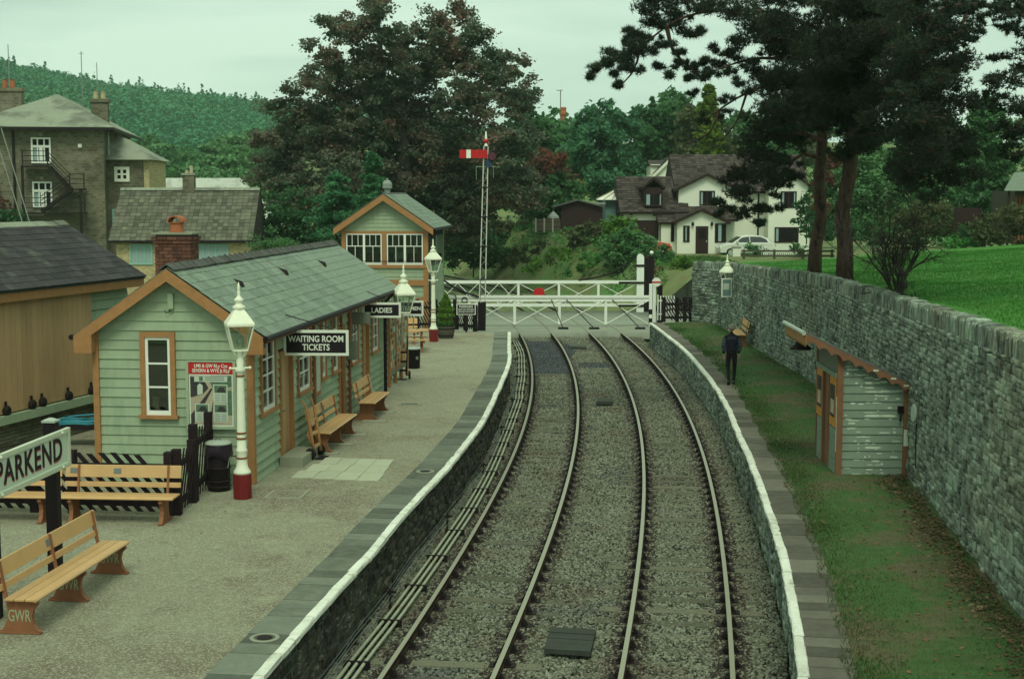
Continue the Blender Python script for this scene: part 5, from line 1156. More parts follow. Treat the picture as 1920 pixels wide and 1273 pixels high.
# pale patches of repaired edge
# ================================================================== semaphore signal
sp = at(903, 620, ZP); t = thing('semaphore_signal', 'tall white lattice semaphore signal with red arm and white band', 'signal', sp)
HZ = lambda py: CAMZ - (py - 365) / F * 58.2 - ZP
ztop = HZ(276); lean = atd(911, 276, 58.2).x - sp.x
def leg(s, z): k = z / ztop; return Vector((lean * k + s * (.13 - .045 * k), 0, z))
for s in (-1, 1):
    mb = MB(); mb.beam(leg(s, 1.2), leg(s, ztop), .042, .042, (0, 1, 0)); mb.build('post', 'signal_grey', t); mb = MB(); mb.beam(leg(s, 0), leg(s, 1.2), .07, .07, (0, 1, 0)); mb.build('post_foot', 'black_paint', t)
mb = MB(); mb.box(-.15, .15, -.06, .06, 0, 1.15); mb.build('base', 'black_paint', t)
n = 26
for k in range(n):
    z0 = 1.2 + (ztop - 1.2) * k / n; z1 = 1.2 + (ztop - 1.2) * (k + 1) / n; s = 1 if k % 2 else -1
    mb = MB(); mb.beam(leg(s, z0), leg(-s, z1), .008, .018, (0, 1, 0)); mb.build('lattice_bar', 'signal_grey', t)
for k in (.28, .46, .62, .78): z = ztop * k; mb = MB(); mb.beam(leg(-1.2, z), leg(1.2, z), .05, .05, (0, 1, 0)); mb.build('brace', 'black_paint', t)
zl = ztop; x = lean
mb = MB(); mb.lathe([(.07, 0), (.09, .04), (.05, .08), (.04, .14), (.085, .20), (.085, .24), (.04, .30), (.05, .34), (.015, .62)], 10, (x, 0, zl)); mb.build('finial', 'white_paint', t, smooth=True); mb = MB(); mb.lathe([(.03, -.09), (.085, -.05), (.1, 0), (.085, .05), (.03, .09)], 12, (x, 0, zl + .22)); mb.build('finial_ball', 'sign_red', t, smooth=True)
ax0 = atd(861, 290, 58.1).x - sp.x; za, zb_ = HZ(282), HZ(297.5)
arm = MB().box(ax0, x + .05, -.10, -.075, zb_, za).build('arm', 'sign_red', t); MB().box(ax0 + .28, ax0 + .46, -.106, -.099, zb_ - .002, za + .002).build('arm_band', 'white_paint', arm)
mb = MB(); mb.lathe([(.16, -.02), (.16, .02)], 18); o = mb.build('spectacle', 'signal_purple', t, (x + .25, -.09, HZ(294))); o.rotation_euler = (math.pi / 2, 0, 0)
mb = MB(); mb.lathe([(.185, -.015), (.185, .015), (.16, .022), (.16, -.022)], 18); o = mb.build('spectacle_ring', 'black_paint', t, (x + .25, -.085, HZ(294))); o.rotation_euler = (math.pi / 2, 0, 0)
MB().box(x - .02, x + .22, -.05, .05, HZ(314), HZ(300)).build('lamp_case', 'signal_blue', t)
mb = MB(); mb.beam((x - .42, .0, HZ(313)), (x + .32, 0, HZ(313)), .02, .02); mb.beam((x - .40, 0, HZ(313)), (x - .40, 0, HZ(338)), .012, .012, (0, 1, 0)); mb.beam((x + .30, 0, HZ(313)), (x + .30, 0, HZ(334)), .012, .012, (0, 1, 0)); mb.build('lamp_stage', 'galvanised', t)
mb = MB()
for s in (-.12, .12): mb.tube([(s * .9, .09, 0), (lean + s * .5, .09, HZ(320))], .012, 5)
for k in range(24): z = .3 + k * .29; q = lean * z / ztop; mb.beam((q - .11, .09, z), (q + .10, .09, z), .012, .012)
mb.build('ladder', 'iron_dark', t)

# ================================================================== crossing gates
def gate(label, Yd, x0, x1, ztop_, zmid, zbot, xs, disc=None, brace=None, stays=()):
    t = thing('crossing_gate', label, 'level crossing gate', (x0, Yd, 0)); L_ = x1 - x0; h = .085
    MB().box(0, L_, -.05, .05, ztop_ - h * 2, ztop_).build('top_rail', 'white_paint', t); MB().box(0, L_, -.05, .05, zmid - h, zmid + h).build('bottom_rail', 'white_paint', t)
    for x in xs: MB().box(x - .065, x + .065, -.04, .04, zbot, ztop_ - h * 2).build('upright', 'white_paint', t)
    return t, L_
XD = lambda px, d: (px - 960) / F * d * 1.0
d1 = 69.9; gx0, gx1 = atd(800, 560, d1).x, atd(1222, 560, d1).x
t, L_ = gate('long white level crossing gate with crossed braces at the platform end', d1, gx0, gx1, atd(1100, 554, d1).z, atd(1100, 560, d1).z - .06, .12, [atd(p, 560, d1).x - gx0 for p in (880, 965, 1049, 1136)])
zt_ = atd(1100, 562, d1).z; zlo = .12
xs = [atd(p, 560, d1).x - gx0 for p in (820, 880, 965, 1049, 1136, 1218)]
for a, b_ in zip(xs, xs[1:]):
    for q0, q1, yy in (((a, zlo + .02), (b_, zt_), -.03), ((a, zt_), (b_, zlo + .02), .03)):
        mb = MB(); mb.beam((q0[0], yy, q0[1]), (q1[0], yy, q1[1]), .03, .10, (0, 1, 0)); mb.build('brace', 'white_paint', t)
mb = MB(); mb.box(L_ - .13, L_ + .02, -.07, .07, .0, atd(1220, 543, d1).z + .28); mb.build('end_post', 'white_paint', t, bevel=.02)
for z in (.18, .62): MB().box(L_ - .135, L_ + .025, -.075, .075, z, z + .25).build('post_band', 'black_paint', t)
for px in (1034, 1062, 1148):
    a = Vector((atd(px, 562, d1).x - gx0, -.06, atd(px, 562, d1).z)); b_ = Vector((atd(px + 52 if px != 1034 else px + 22, 613, d1 - 1).x - gx0, -1.1, .02))
    mb = MB(); mb.tube([a, b_], .022, 6); mb.build('stay_rod', 'iron_dark', t); MB().box(b_.x - .25, b_.x + .25, b_.y - .08, b_.y + .08, -.014, .09).build('stay_foot', 'iron_dark', t, bevel=.03)
def scroll(t, pts, circles, ym, name='iron_brace'):
    mb = MB(); mb.tube([(p.x, ym, p.z) for p in pts], .05, 6); mb.build(name, 'black_paint', t)
    for cx, cz, r_ in circles: mb = MB(); mb.tube([(cx + r_ * math.cos(a), ym, cz + r_ * math.sin(a)) for a in np.linspace(0, 6.283, 25)], .022, 5); mb.build('scroll', 'black_paint', t)
q = [atd(p, y, d1) - Vector((gx0, 0, 0)) for p, y in ((812, 508), (830, 524), (850, 538), (875, 549), (900, 557))]
scroll(t, q, [(q[1].x - .25, q[1].z - .75, .38), (q[2].x - .1, q[2].z - .55, .24), (q[3].x - .1, q[3].z - .35, .13)], -.09)
MB().box(q[0].x - .3, q[0].x - .05, -.10, .10, 0, q[0].z + .2).build('hinge_post', 'white_paint', t)
d2 = 79.0; hx0, hx1 = atd(800, 530, d2).x, atd(1207, 530, d2).x
zt2 = atd(1100, 526, d2).z; zm2 = atd(1100, 572, d2).z
t, L_ = gate('far white level crossing gate with red disc and tall round-topped hinge post', d2, hx0, hx1, zt2, zm2, zm2, [atd(p, 540, d2).x - hx0 for p in (820, 972, 1048, 1122)])
xs = [atd(p, 540, d2).x - hx0 for p in (820, 858, 897, 936, 972, 1048, 1122, 1196)]
for a, b_ in zip(xs, xs[1:]):
    for q0, q1, yy in (((a, zm2 + .06), (b_, zt2 - .15), -.03), ((a, zt2 - .15), (b_, zm2 + .06), .03)):
        mb = MB(); mb.beam((q0[0], yy, q0[1]), (q1[0], yy, q1[1]), .03, .10, (0, 1, 0)); mb.build('brace', 'white_paint', t)
dc = atd(1010.5, 549.5, d2); mb = MB(); mb.lathe([(.30, -.02), (.31, 0), (.30, .02)], 24); o = mb.build('red_disc', 'sign_red', t, (dc.x - hx0, -.08, dc.z)); o.rotation_euler = (math.pi / 2, 0, 0)
zp = atd(1200, 476, d2).z; mb = MB(); mb.prism([(L_ - .40, -.12, -.1), (L_, -.12, -.1), (L_, -.12, zp - .18), (L_ - .07, -.12, zp - .05), (L_ - .2, -.12, zp), (L_ - .33, -.12, zp - .05), (L_ - .40, -.12, zp - .18)], (0, .24, 0)); mb.build('hinge_post', 'white_paint', t)
q = [atd(p, y, d2) - Vector((hx0, 0, 0)) for p, y in ((1194, 481), (1178, 494), (1150, 511), (1120, 520), (1085, 526))]
scroll(t, q, [(atd(1181, 511, d2).x - hx0, atd(1181, 511, d2).z, .40), (atd(1153, 517, d2).x - hx0, atd(1153, 517, d2).z, .17)], -.02)
for py in (498, 530, 573): z = atd(1200, py, d2).z; MB().box(L_ - (1.4 if py > 500 else .5), L_ + .6, -.16, -.125, z - .06, z + .06).build('strap_hinge', 'iron_dark', t)
gp = thing('gate_post', 'thick dark timber gate post beside the far crossing gate', 'gate post', atd(1212, 584, d2 + .4) * 1); gp.location.z = 0
MB().box(-.18, .18, -.18, .18, 0, atd(1212, 486, d2).z).build('post', 'black_wood', gp); MB().box(-.2, .2, -.2, .2, atd(1212, 486, d2).z, atd(1212, 484, d2).z).build('cap', 'black_wood', gp)
lp = thing('ball_post', 'dark iron post topped with a white ball by the crossing', 'post', (atd(1221, 560, 76).x, 76, 0))
mb = MB(); mb.tube([(0, 0, 0), (0, 0, atd(1221, 480, 76).z)], .14, 10); mb.build('post', 'black_paint', lp); mb = MB(); zb_ = atd(1221, 474, 76).z
mb.lathe([(.02, -.10), (.08, -.07), (.11, 0), (.08, .07), (.02, .10)], 14, (0, 0, zb_)); mb.build('ball', 'white_paint', lp, smooth=True)
ds = thing('disc_signal', 'white disc shunting signal with red bar near the crossing', 'signal', (atd(1230, 570, 63.5).x, 63.5, 0)); z = atd(1230, 529, 63.5).z
mb = MB(); mb.lathe([(.20, -.015), (.20, .015)], 22); o = mb.build('disc', 'white_paint', ds, (.0, -.10, z)); o.rotation_euler = (math.pi / 2, 0, 0); MB().box(-.20, .20, -.125, -.116, z - .035, z + .035).build('bar', 'sign_red', ds)
MB().box(.05, .28, -.08, .15, 0, z - .14).build('case', 'black_paint', ds); MB().box(-.16, -.02, -.10, -.04, .5, z - .1).build('white_post', 'white_paint', ds); mb = MB(); mb.tube([(.15, -.1, z), (.35, -.1, z + .15), (.42, -.1, z), (.25, -.1, z - .25)], .012, 5); mb.build('rod', 'iron_dark', ds)
slat_fence('black slatted gate and fence at the end of the grass platform', at(1246, 604, ZP) + Vector((0, .3, 0)), at(1296, 604, ZP) + Vector((0, .3, 0)), 1.0, 9, -.6, (0, .5, .78, 1), pw=.06)
pk = thing('picket_gate', 'small white picket gate at the end of the grass platform', 'gate', at(1236, 604, ZP) + Vector((0, .9, 0)))
for k in range(7): MB().box(k * .12, k * .12 + .05, -.02, 0, 0, 1.1 + .05 * (k == 0)).build('picket', 'white_paint', pk)
for z in (.25, .85): MB().box(0, .80, 0, .03, z, z + .06).build('rail', 'white_paint', pk)
cw = thing('garden_wall', 'smooth cream garden wall with pillar and railings behind the crossing', 'wall', (0, 0, 0)); d3 = 86.
ps = [atd(x, y, d3) for x, y in ((1232, 576), (1304, 570), (1304, 524), (1232, 527))]
mb = MB(); mb.box(ps[0].x, ps[1].x + .6, d3, d3 + .25, -.4, ps[3].z); mb.build('wall', 'render_cream', cw)
mb = MB(); mb.box(atd(1236, 500, d3).x, atd(1256, 500, d3).x, d3 - .1, d3 + .4, -.4, atd(1240, 513, d3).z); mb.build('pillar', 'render_cream', cw); mb = MB(); mb.box(atd(1235, 500, d3).x, atd(1257, 500, d3).x, d3 - .14, d3 + .44, atd(1240, 513, d3).z, atd(1240, 510, d3).z); mb.build('pillar_cap', 'concrete', cw)
mb = MB(); mb.box(atd(1291, 500, d3).x, atd(1305, 500, d3).x, d3 - .1, d3 + .4, -.4, atd(1295, 507, d3).z); mb.build('pillar', 'render_cream', cw)
for k in range(12): x = atd(1258 + k * 2.8, 520, d3).x; MB().box(x, x + .025, d3 + .1, d3 + .13, ps[3].z, atd(1270, 508, d3).z).build('railing', 'iron_dark', cw)

# ================================================================== hut on the grass platform
h0, h1, hf = at(1568, 893, ZP), at(1705, 898, ZP), at(1527, 855, ZP)
dv = h1 - h0; t = thing('timber_hut', 'small timber hut with patchy filler-spotted boards, leaning against the stone wall', 'hut', h0, R(-1.5))
HW, HL = 1.40, 2.15; zf = 2.50; zb2 = 1.84; sl_ = (zf - zb2) / HW
MB().box(.06, HW - .06, .06, HL, 0.02, zb2).build('wall', 'hut_board', t); mb = MB(); mb.prism([(.05, .05, zb2), (HW - .05, .05, zb2), (.05, .05, zf - .03)], (0, HL - .08, 0)); mb.build('upper_wall', 'hut_board', t)
z = .02; k = 0
while z < zf - .05:
    zt = min(z + .165, zf); hi = HW - .05 if zt < zb2 else min(HW - .05, (zf - zt) / sl_ + .02)
    lo_hi = HW - .05 if z < zb2 else min(HW - .05, (zf - z) / sl_)
    if hi < .15: break
    mb = MB(); A = [(.05, .05, z), (.05, .022, z), (.05, .04, zt - .006), (.05, .05, zt - .006)]; Bq = [(lo_hi, .05, z), (lo_hi, .022, z), (hi, .04, zt - .006), (hi, .05, zt - .006)]
    mb.add(A + Bq, [(0, 1, 2, 3), (7, 6, 5, 4)] + [(i, i + 4, (i + 1) % 4 + 4, (i + 1) % 4) for i in range(4)]); brd = mb.build('weatherboard', 'hut_board', t)
    for _ in range(6):                          # pale filler daubs
        x = rng.uniform(.12, max(.2, hi - .2)); w_ = rng.choice([.05, .08, .16, .3]) * rng.uniform(.7, 1.3); hgt = rng.uniform(.016, .05); zc = z + rng.choice([.02, .04, .10, .13]); zc = min(zc, zt - hgt)
        if x + w_ > hi: continue
        n_ = 12; pts = [(x + w_ / 2 + w_ / 2 * math.copysign(abs(math.cos(a)) ** .6, math.cos(a)) * rng.uniform(.85, 1.05), zc + hgt / 2 + hgt / 2 * math.sin(a) * rng.uniform(.7, 1.1)) for a in np.linspace(0, 6.283, n_, endpoint=False)]
        yq = lambda zz: .022 + (zz - z) / (zt - z) * .018 - .0022
        MB().add([(a, yq(b_), b_) for a, b_ in pts], [tuple(range(n_))]).build('filler_daub', 'filler_pale', brd)
    z += .165
for x0 in (-.02, HW - .10): MB().box(x0, x0 + .12, -.01, .06, 0, (zf - .0 if x0 < 0 else zb2 - .02)).build('corner_post', 'hut_brown', t)
o = t
MB().box(-.025, -.021, .0, .05, .5, 1.6).build('filler_daub', 'filler_pale', t); MB().box(HW - .09, HW + .0, -.0135, -.0105, .62, .95).build('filler_daub', 'filler_pale', t)
# front (towards the track): low boarded sides, door opening with frame, posters
for y0, y1 in ((.06, .75), (1.45, HL)):
    for k in range(6): MB().box(-.012, .05, y0, y1, .03 + k * .15, .03 + k * .15 + .142).build('weatherboard', 'hut_board', t)
    MB().box(-.005, .05, y0, y1, .95, 1.95).build('window_panel', 'interior_dark', t); MB().box(-.03, -.006, y0 + .06, y1 - .06, .96, 1.95).build('poster', 'poster_orange', t); MB().box(-.036, -.031, y0 + .12, y1 - .12, 1.15, 1.8).build('poster_print', 'poster_dark', t)
    MB().box(-.038, -.0365, y0 + .16, y1 - .2, 1.22, 1.5).build('poster_print', 'poster_buff', t)
MB().box(-.04, .05, .06, HL, 1.96, 2.06).build('head_beam', 'hut_board', t); MB().box(-.005, .05, .06, HL, 2.06, zf - .05).build('fascia_panel', 'box_grey', t)
for y in (.75, 1.35): MB().box(-.04, .06, y, y + .10, 0, 1.96).build('door_post', 'hut_brown', t)
MB().box(.01, .05, .85, 1.35, .02, 1.95).build('door', 'hut_brown', t)
MB().box(-.03, .05, HL - .06, HL + .04, 0, zf).build('corner_post', 'hut_brown', t)
# roof with scalloped valance
xo = -.66; rz_ = lambda x: zf + .06 - x * sl_ * 1.02
mb = MB(); mb.prism([(xo, -.12, rz_(xo)), (HW + .12, -.12, rz_(HW + .12)), (HW + .12, -.12, rz_(HW + .12) - .035), (xo, -.12, rz_(xo) - .035)], (0, HL + .24, 0)); mb.build('roof', 'felt', t)
pts = []; n_ = 9; Lx = HW + .1 - xo
for k in range(n_):
    for j in range(7):
        a = j / 6; x = xo + Lx * (k + a) / n_; dip = .06 + .085 * (1 - math.sin(math.pi * a))
        pts.append((x, rz_(x) - .035 - dip - .03))
top = [(xo + Lx, rz_(xo + Lx) - .03), (xo, rz_(xo) - .03)]
mb = MB()
for i in range(len(pts) - 1):
    (xa, za), (xb, zb_) = pts[i], pts[i + 1]
    if xb - xa > 1e-4: mb.prism([(xa, -.14, za), (xb, -.14, zb_), (xb, -.14, rz_(xb) - .028), (xa, -.14, rz_(xa) - .028)], (0, .022, 0))
mb.build('valance', 'hut_brown', t)
mb = MB(); ny = 16
for k in range(ny):
    y0 = -.115 + (HL + .23) * k / ny; y1 = y0 + (HL + .23) / ny - .02
    mb.prism([(xo - .02, y0, rz_(xo) - .03), (xo - .02, y1, rz_(xo) - .03), (xo - .02, y1, rz_(xo) - .22), (xo - .02, (y0 + y1) / 2, rz_(xo) - .28), (xo - .02, y0, rz_(xo) - .22)], (.022, 0, 0))
mb.build('front_valance', 'trim_brown', t)
mb = MB(); mb.tube([(xo - .06, -.12, rz_(xo) + .0), (xo - .06, HL + .12, rz_(xo) + .0)], .045, 8); mb.build('gutter', 'galvanised', t)
for x, z in ((.65, -.12), (1.0, -.11), (1.25, -.13), (1.36, -.2)): MB().box(x, x + .10, -.1435, -.1405, rz_(x) + z, rz_(x) + z + .035).build('filler_daub', 'filler_pale', t)
o = MB().box(HW - .22, HW - .10, -.03, .02, 1.28, 1.42).build('padlock_hasp', 'black_paint', t); mb = MB(); mb.tube([(HW - .16, -.03, 1.28), (HW - .17, -.04, 1.12)], .02, 6); mb.build('padlock', 'black_paint', t)
hl = thing('hanging_lamp', 'dark hanging lamp shade under the hut roof overhang', 'lamp', frame_of(t) @ Vector((xo + .22, HL - .35, rz_(xo) - .52)))
mb = MB(); mb.lathe([(.24, 0), (.22, .03), (.12, .10), (.08, .2), (.05, .26)], 16); mb.build('shade', 'iron_dark', hl, smooth=True); mb = MB(); mb.tube([(0, 0, .26), (0, 0, .48)], .015, 6); mb.build('stem', 'iron_dark', hl)
p = atd(1728, 790, 26.9); wl = thing('bulkhead_light', 'pale rounded bulkhead light on the stone wall beside the hut', 'wall light', (wall_x(26.9) - .04, 26.9, p.z), R(-82))
mb = MB(); mb.prism([(.15 * math.cos(a) * .8, -.10, .16 + .18 * math.sin(a)) for a in np.linspace(0, 6.283, 16, endpoint=False)], (0, .05, 0)); mb.build('cover', 'galvanised', wl, bevel=.02); MB().box(-.13, .13, -.05, .0, -.02, .34).build('housing', 'box_grey', wl); mb = MB(); mb.tube([(0, -.02, 0), (.02, -.03, -.5), (.05, -.03, -.9)], .012, 5); mb.build('cable', 'black_paint', wl)

# ================================================================== lineside: rodding, wires, boards
def run(px, z): return smooth_path([at(x, y, z) for x, y in px], .5)
rod = run([(653, 1265), (679, 1230), (740.5, 1152), (795.7, 1077), (834.6, 1022), (886.5, 944), (928.7, 863), (969.7, 758), (973.6, 735), (978, 707), (978, 688), (976.7, 661.6), (967, 640)], -.08)
rod = [rod[0] + (rod[0] - rod[4]) * 3] + rod
pr_ = thing('point_rodding', 'three parallel point rods on iron stools along the gravel platform', 'point rodding')
for off in (-.105, 0, .105):
    mb = MB(); mb.tube(offset_path(rod, off), .027, 6); mb.build('rod', 'rod_grey', pr_, smooth=True)
for i in range(2, len(rod) - 1, 4):
    p = rod[i]; tt = tangents(rod)[i]; o = MB().box(-.19, .19, -.02, .02, -.10, .034).build('stool', 'iron_dark', pr_, (p.x, p.y, p.z)); o.rotation_euler = (0, 0, math.atan2(tt.y, tt.x) - math.pi / 2)
    o = MB().box(-.26, .26, -.05, .05, -.15, -.10).build('stool_base', 'sleeper_wood', pr_, (p.x, p.y, p.z)); o.rotation_euler = (0, 0, math.atan2(tt.y, tt.x) - math.pi / 2)
sw = thing('signal_wires', 'bundle of signal wires on stakes along the dark platform wall', 'signal wires')
wl_ = [p for p in LEP if 15 < p.y < 57]
for off, z in ((.12, .20), (.14, .15), (.16, .10), (.18, .13), (.21, .06)):
    mb = MB(); mb.tube([p + Vector((0, 0, z - ZP - .02 + .02 * math.sin(i * 1.3 + off * 40))) for i, p in enumerate(offset_path(wl_, off))], .0045, 4); mb.build('wire', 'wire_grey', sw)
for p, q in list(zip(wl_, offset_path(wl_, .17)))[2::7]: mb = MB(); mb.box(-.02, .02, -.02, .02, -.25, .22); mb.box(-.10, .10, -.015, .015, .14, .18); mb.build('stake', 'iron_dark', sw, (q.x, q.y, 0))
def timber_cover(label, pxs, z, n, th_, m='black_wood'):
    q = [at(x, y, z) for x, y in pxs]; c_ = sum(q, Vector()) / 4; t = thing('timber_cover', label, 'timber cover', c_)
    for k in range(n):
        a0, a1 = k / n + .012, (k + 1) / n - .012; P4 = [q[0].lerp(q[3], a0), q[1].lerp(q[2], a0), q[1].lerp(q[2], a1), q[0].lerp(q[3], a1)]
        mb = MB(); mb.prism([p - c_ - Vector((0, 0, th_)) for p in P4], (0, 0, th_ + rng.uniform(-.006, .006))); mb.build('plank', m, t)
mat('creosote', (.05, .055, .045), .8, .35, 5, .3, 30, rnd=.25, stretch=(.4, 3, 1))
timber_cover('square cover of dark planks lying between the two tracks', [(1020, 1216), (1107, 1222), (1118, 1179), (1032, 1174)], -.04, 4, .07, 'creosote')
timber_cover('narrow dark board lying between the tracks', [(1118, 753), (1149, 753), (1149, 747), (1119, 747)], -.02, 1, .1, 'creosote')
timber_cover('grey timber trough between the tracks near the crossing', [(1067, 648), (1100, 649), (1097, 644), (1065, 643)], -.02, 2, .1, 'slab_grey')
# ================================================================== person
def skin_chain(verts, edges, radii, name, mat_, parent, root=0, lev=1):
    me = bpy.data.meshes.new(name); me.from_pydata(verts, edges, []); me.materials.append(MATS[mat_]); o = obj(name, me, parent)
    o.modifiers.new('skin', 'SKIN')
    if not me.skin_vertices: me.attributes  # layer is made with the modifier below
    bpy.context.view_layer.objects.active = o
    if not me.skin_vertices:
        bm = bmesh.new(); bm.from_mesh(me); bm.verts.layers.skin.verify(); bm.to_mesh(me); bm.free()
    for i, r_ in enumerate(radii): me.skin_vertices[0].data[i].radius = (r_ if isinstance(r_, tuple) else (r_, r_))
    for i in range(len(verts)): me.skin_vertices[0].data[i].use_root = (i == root)
    s = o.modifiers.new('sub', 'SUBSURF'); s.levels = lev; s.render_levels = lev + 1
    me.polygons.foreach_set('use_smooth', [True] * len(me.polygons)); return o
pp = at(1371, 721, ZP)
t = thing('person', 'person walking away in navy padded gilet, striped sleeves and dark trousers', 'person', pp, R(-3))
# body (one continuous figure): pelvis root, spine, neck, head, arms, legs in mid-stride, walking away (+y)
bv = [(0, 0, .93), (0, .03, 1.10), (0, .05, 1.28), (0, .05, 1.42), (0, .07, 1.50), (0, .10, 1.57),
      (-.17, .05, 1.40), (-.25, .02, 1.13), (-.22, .09, .90), (.17, .05, 1.40), (.25, .03, 1.13), (.21, .12, .91),
      (-.09, 0, .88), (-.10, .05, .50), (-.09, -.16, .14), (.09, 0, .88), (.095, .06, .50), (.08, .08, .10)]
be = [(0, 1), (1, 2), (2, 3), (3, 4), (4, 5), (3, 6), (6, 7), (7, 8), (3, 9), (9, 10), (10, 11), (0, 12), (12, 13), (13, 14), (0, 15), (15, 16), (16, 17)]
br = [(.145, .10), (.135, .10), (.165, .11), (.12, .09), .055, .05, .07, .05, .038, .07, .05, .038, .092, .062, .045, .092, .062, .045]
body = skin_chain(bv, be, br, 'body', 'trousers', t)
gil = skin_chain([(0, .01, .95), (0, .03, 1.10), (0, .045, 1.25), (0, .05, 1.38), (0, .065, 1.47), (-.13, .05, 1.40), (.13, .05, 1.40)], [(0, 1), (1, 2), (2, 3), (3, 4), (3, 5), (3, 6)], [(.185, .135), (.18, .13), (.205, .14), (.17, .12), (.085, .08), (.085, .085), (.085, .085)], 'gilet', 'navy', t)
mb = MB()
for k in range(7):
    z = .98 + k * .062; w_ = .19 + .012 * math.sin(k); mb.tube([((w_ + .012) * math.cos(a), .03 + (.142) * math.sin(a), z) for a in np.linspace(0, 6.283, 20)], .013, 5)
mb.build('gilet_seam', 'navy', t, smooth=True)
for s in (-1, 1):
    sh, el, ha = (s * .17, .05, 1.40), (s * .255, .02, 1.13), (s * .22, .09, .90)
    arm = skin_chain([sh, el, tuple(np.array(el) * .3 + np.array(ha) * .7)], [(0, 1), (1, 2)], [.082, .062, .05], 'sleeve', 'shirt_stripe', t)
    for k in range(6):
        a = Vector(sh).lerp(Vector(el), .2 + k * .15); b_ = Vector(sh).lerp(Vector(el), .26 + k * .15); mb = MB(); mb.tube([a, b_], .081 - .003 * k, 12); mb.build('sleeve_stripe', 'navy' if k % 2 else 'shirt_stripe', arm, smooth=True)
    # hand: palm and five fingers, slightly curled
    hv = [ha, (s * .215, .105, .84), (s * .21, .11, .80)]; he = [(0, 1), (1, 2)]; hr = [.028, (.022, .036), (.02, .034)]
    for j, (oy, ln) in enumerate(((-.03, .062), (-.01, .075), (.012, .070), (.032, .055))):
        b0 = len(hv); hv += [(s * .208, .112 + oy, .775), (s * .203, .118 + oy, .775 - ln * .55), (s * .190, .124 + oy, .775 - ln)]; he += [(2, b0), (b0, b0 + 1), (b0 + 1, b0 + 2)]; hr += [.0095, .009, .008]
    b0 = len(hv); hv += [(s * .20, .150, .835), (s * .19, .165, .80), (s * .185, .17, .775)]; he += [(1, b0), (b0, b0 + 1), (b0 + 1, b0 + 2)]; hr += [.011, .010, .009]
    skin_chain(hv, he, hr, 'hand', 'skin', t, 0, 0)
# head with face, ears, hair, cap
hd = MB(); prof = []
for i in range(9):
    a = -math.pi / 2 + math.pi * i / 8
    for j in range(14):
        th_ = 2 * math.pi * j / 14; x = .077 * math.cos(a) * math.cos(th_); y = .098 * math.cos(a) * math.sin(th_); z = .118 * math.sin(a)
        if z < -.02: x *= 1 + z * 1.6; y = y * (1 + z * 1.2) + .012
        if j in (3, 4) and i in (3, 4): y += .016
        hd.v.append((x, .115 + y, 1.665 + z))
for i in range(8):
    for j in range(14): hd.f.append((i * 14 + j, i * 14 + (j + 1) % 14, (i + 1) * 14 + (j + 1) % 14, (i + 1) * 14 + j)); hd.m.append(0)
head = hd.build('head', 'skin', t, smooth=True)
for s in (-1, 1):
    mb = MB(); mb.lathe([(.004, -.03), (.022, -.01), (.024, .01), (.008, .032)], 8, (s * .08, .115, 1.655)); mb.build('ear', 'skin', head, smooth=True)
    mb = MB(); mb.lathe([(.002, -.009), (.009, 0), (.002, .009)], 8, (s * .03, .205, 1.675)); mb.build('eye', 'interior_dark', head, smooth=True)
mb = MB(); mb.prism([(-.012, .205, 1.635), (.012, .205, 1.635), (0, .212, 1.68)], (0, .022, 0)); mb.build('nose', 'skin', head); MB().box(-.025, .025, .196, .206, 1.603, 1.61).build('mouth', 'trim_brown_dark', head)
mb = MB(); mb.lathe([(.05, -.075), (.088, -.05), (.095, 0), (.09, .03)], 14, (0, .10, 1.675)); mb.build('hair', 'hair_grey', head, smooth=True)
mb = MB(); mb.lathe([(.094, 0), (.098, .03), (.085, .065), (.05, .088), (.005, .095)], 14, (0, .112, 1.69)); c_ = mb.build('cap', 'cap_beige', t, smooth=True); mb = MB(); mb.prism([(-.07, .19, 1.695), (.07, .19, 1.695), (.05, .265, 1.685), (-.05, .265, 1.685)], (0, 0, .012)); mb.build('cap_peak', 'cap_beige', c_)
for x, y, rx in ((-.09, -.15, .6), (.08, .11, 0)):
    mb = MB(); mb.add([(-.045, -.10, 0), (.045, -.10, 0), (.05, .10, 0), (.02, .17, 0), (-.02, .17, 0), (-.05, .10, 0), (-.04, -.09, .09), (.04, -.09, .09), (.045, .06, .08), (.018, .14, .05), (-.018, .14, .05), (-.045, .06, .08)], [(0, 5, 4, 3, 2, 1), (6, 7, 8, 9, 10, 11)] + [(i, (i + 1) % 6, 6 + (i + 1) % 6, 6 + i) for i in range(6)])
    o = mb.build('shoe', 'shoe', t, (x, y - .02, .0 if not rx else .045), bevel=.012); o.rotation_euler = (-rx, 0, 0)

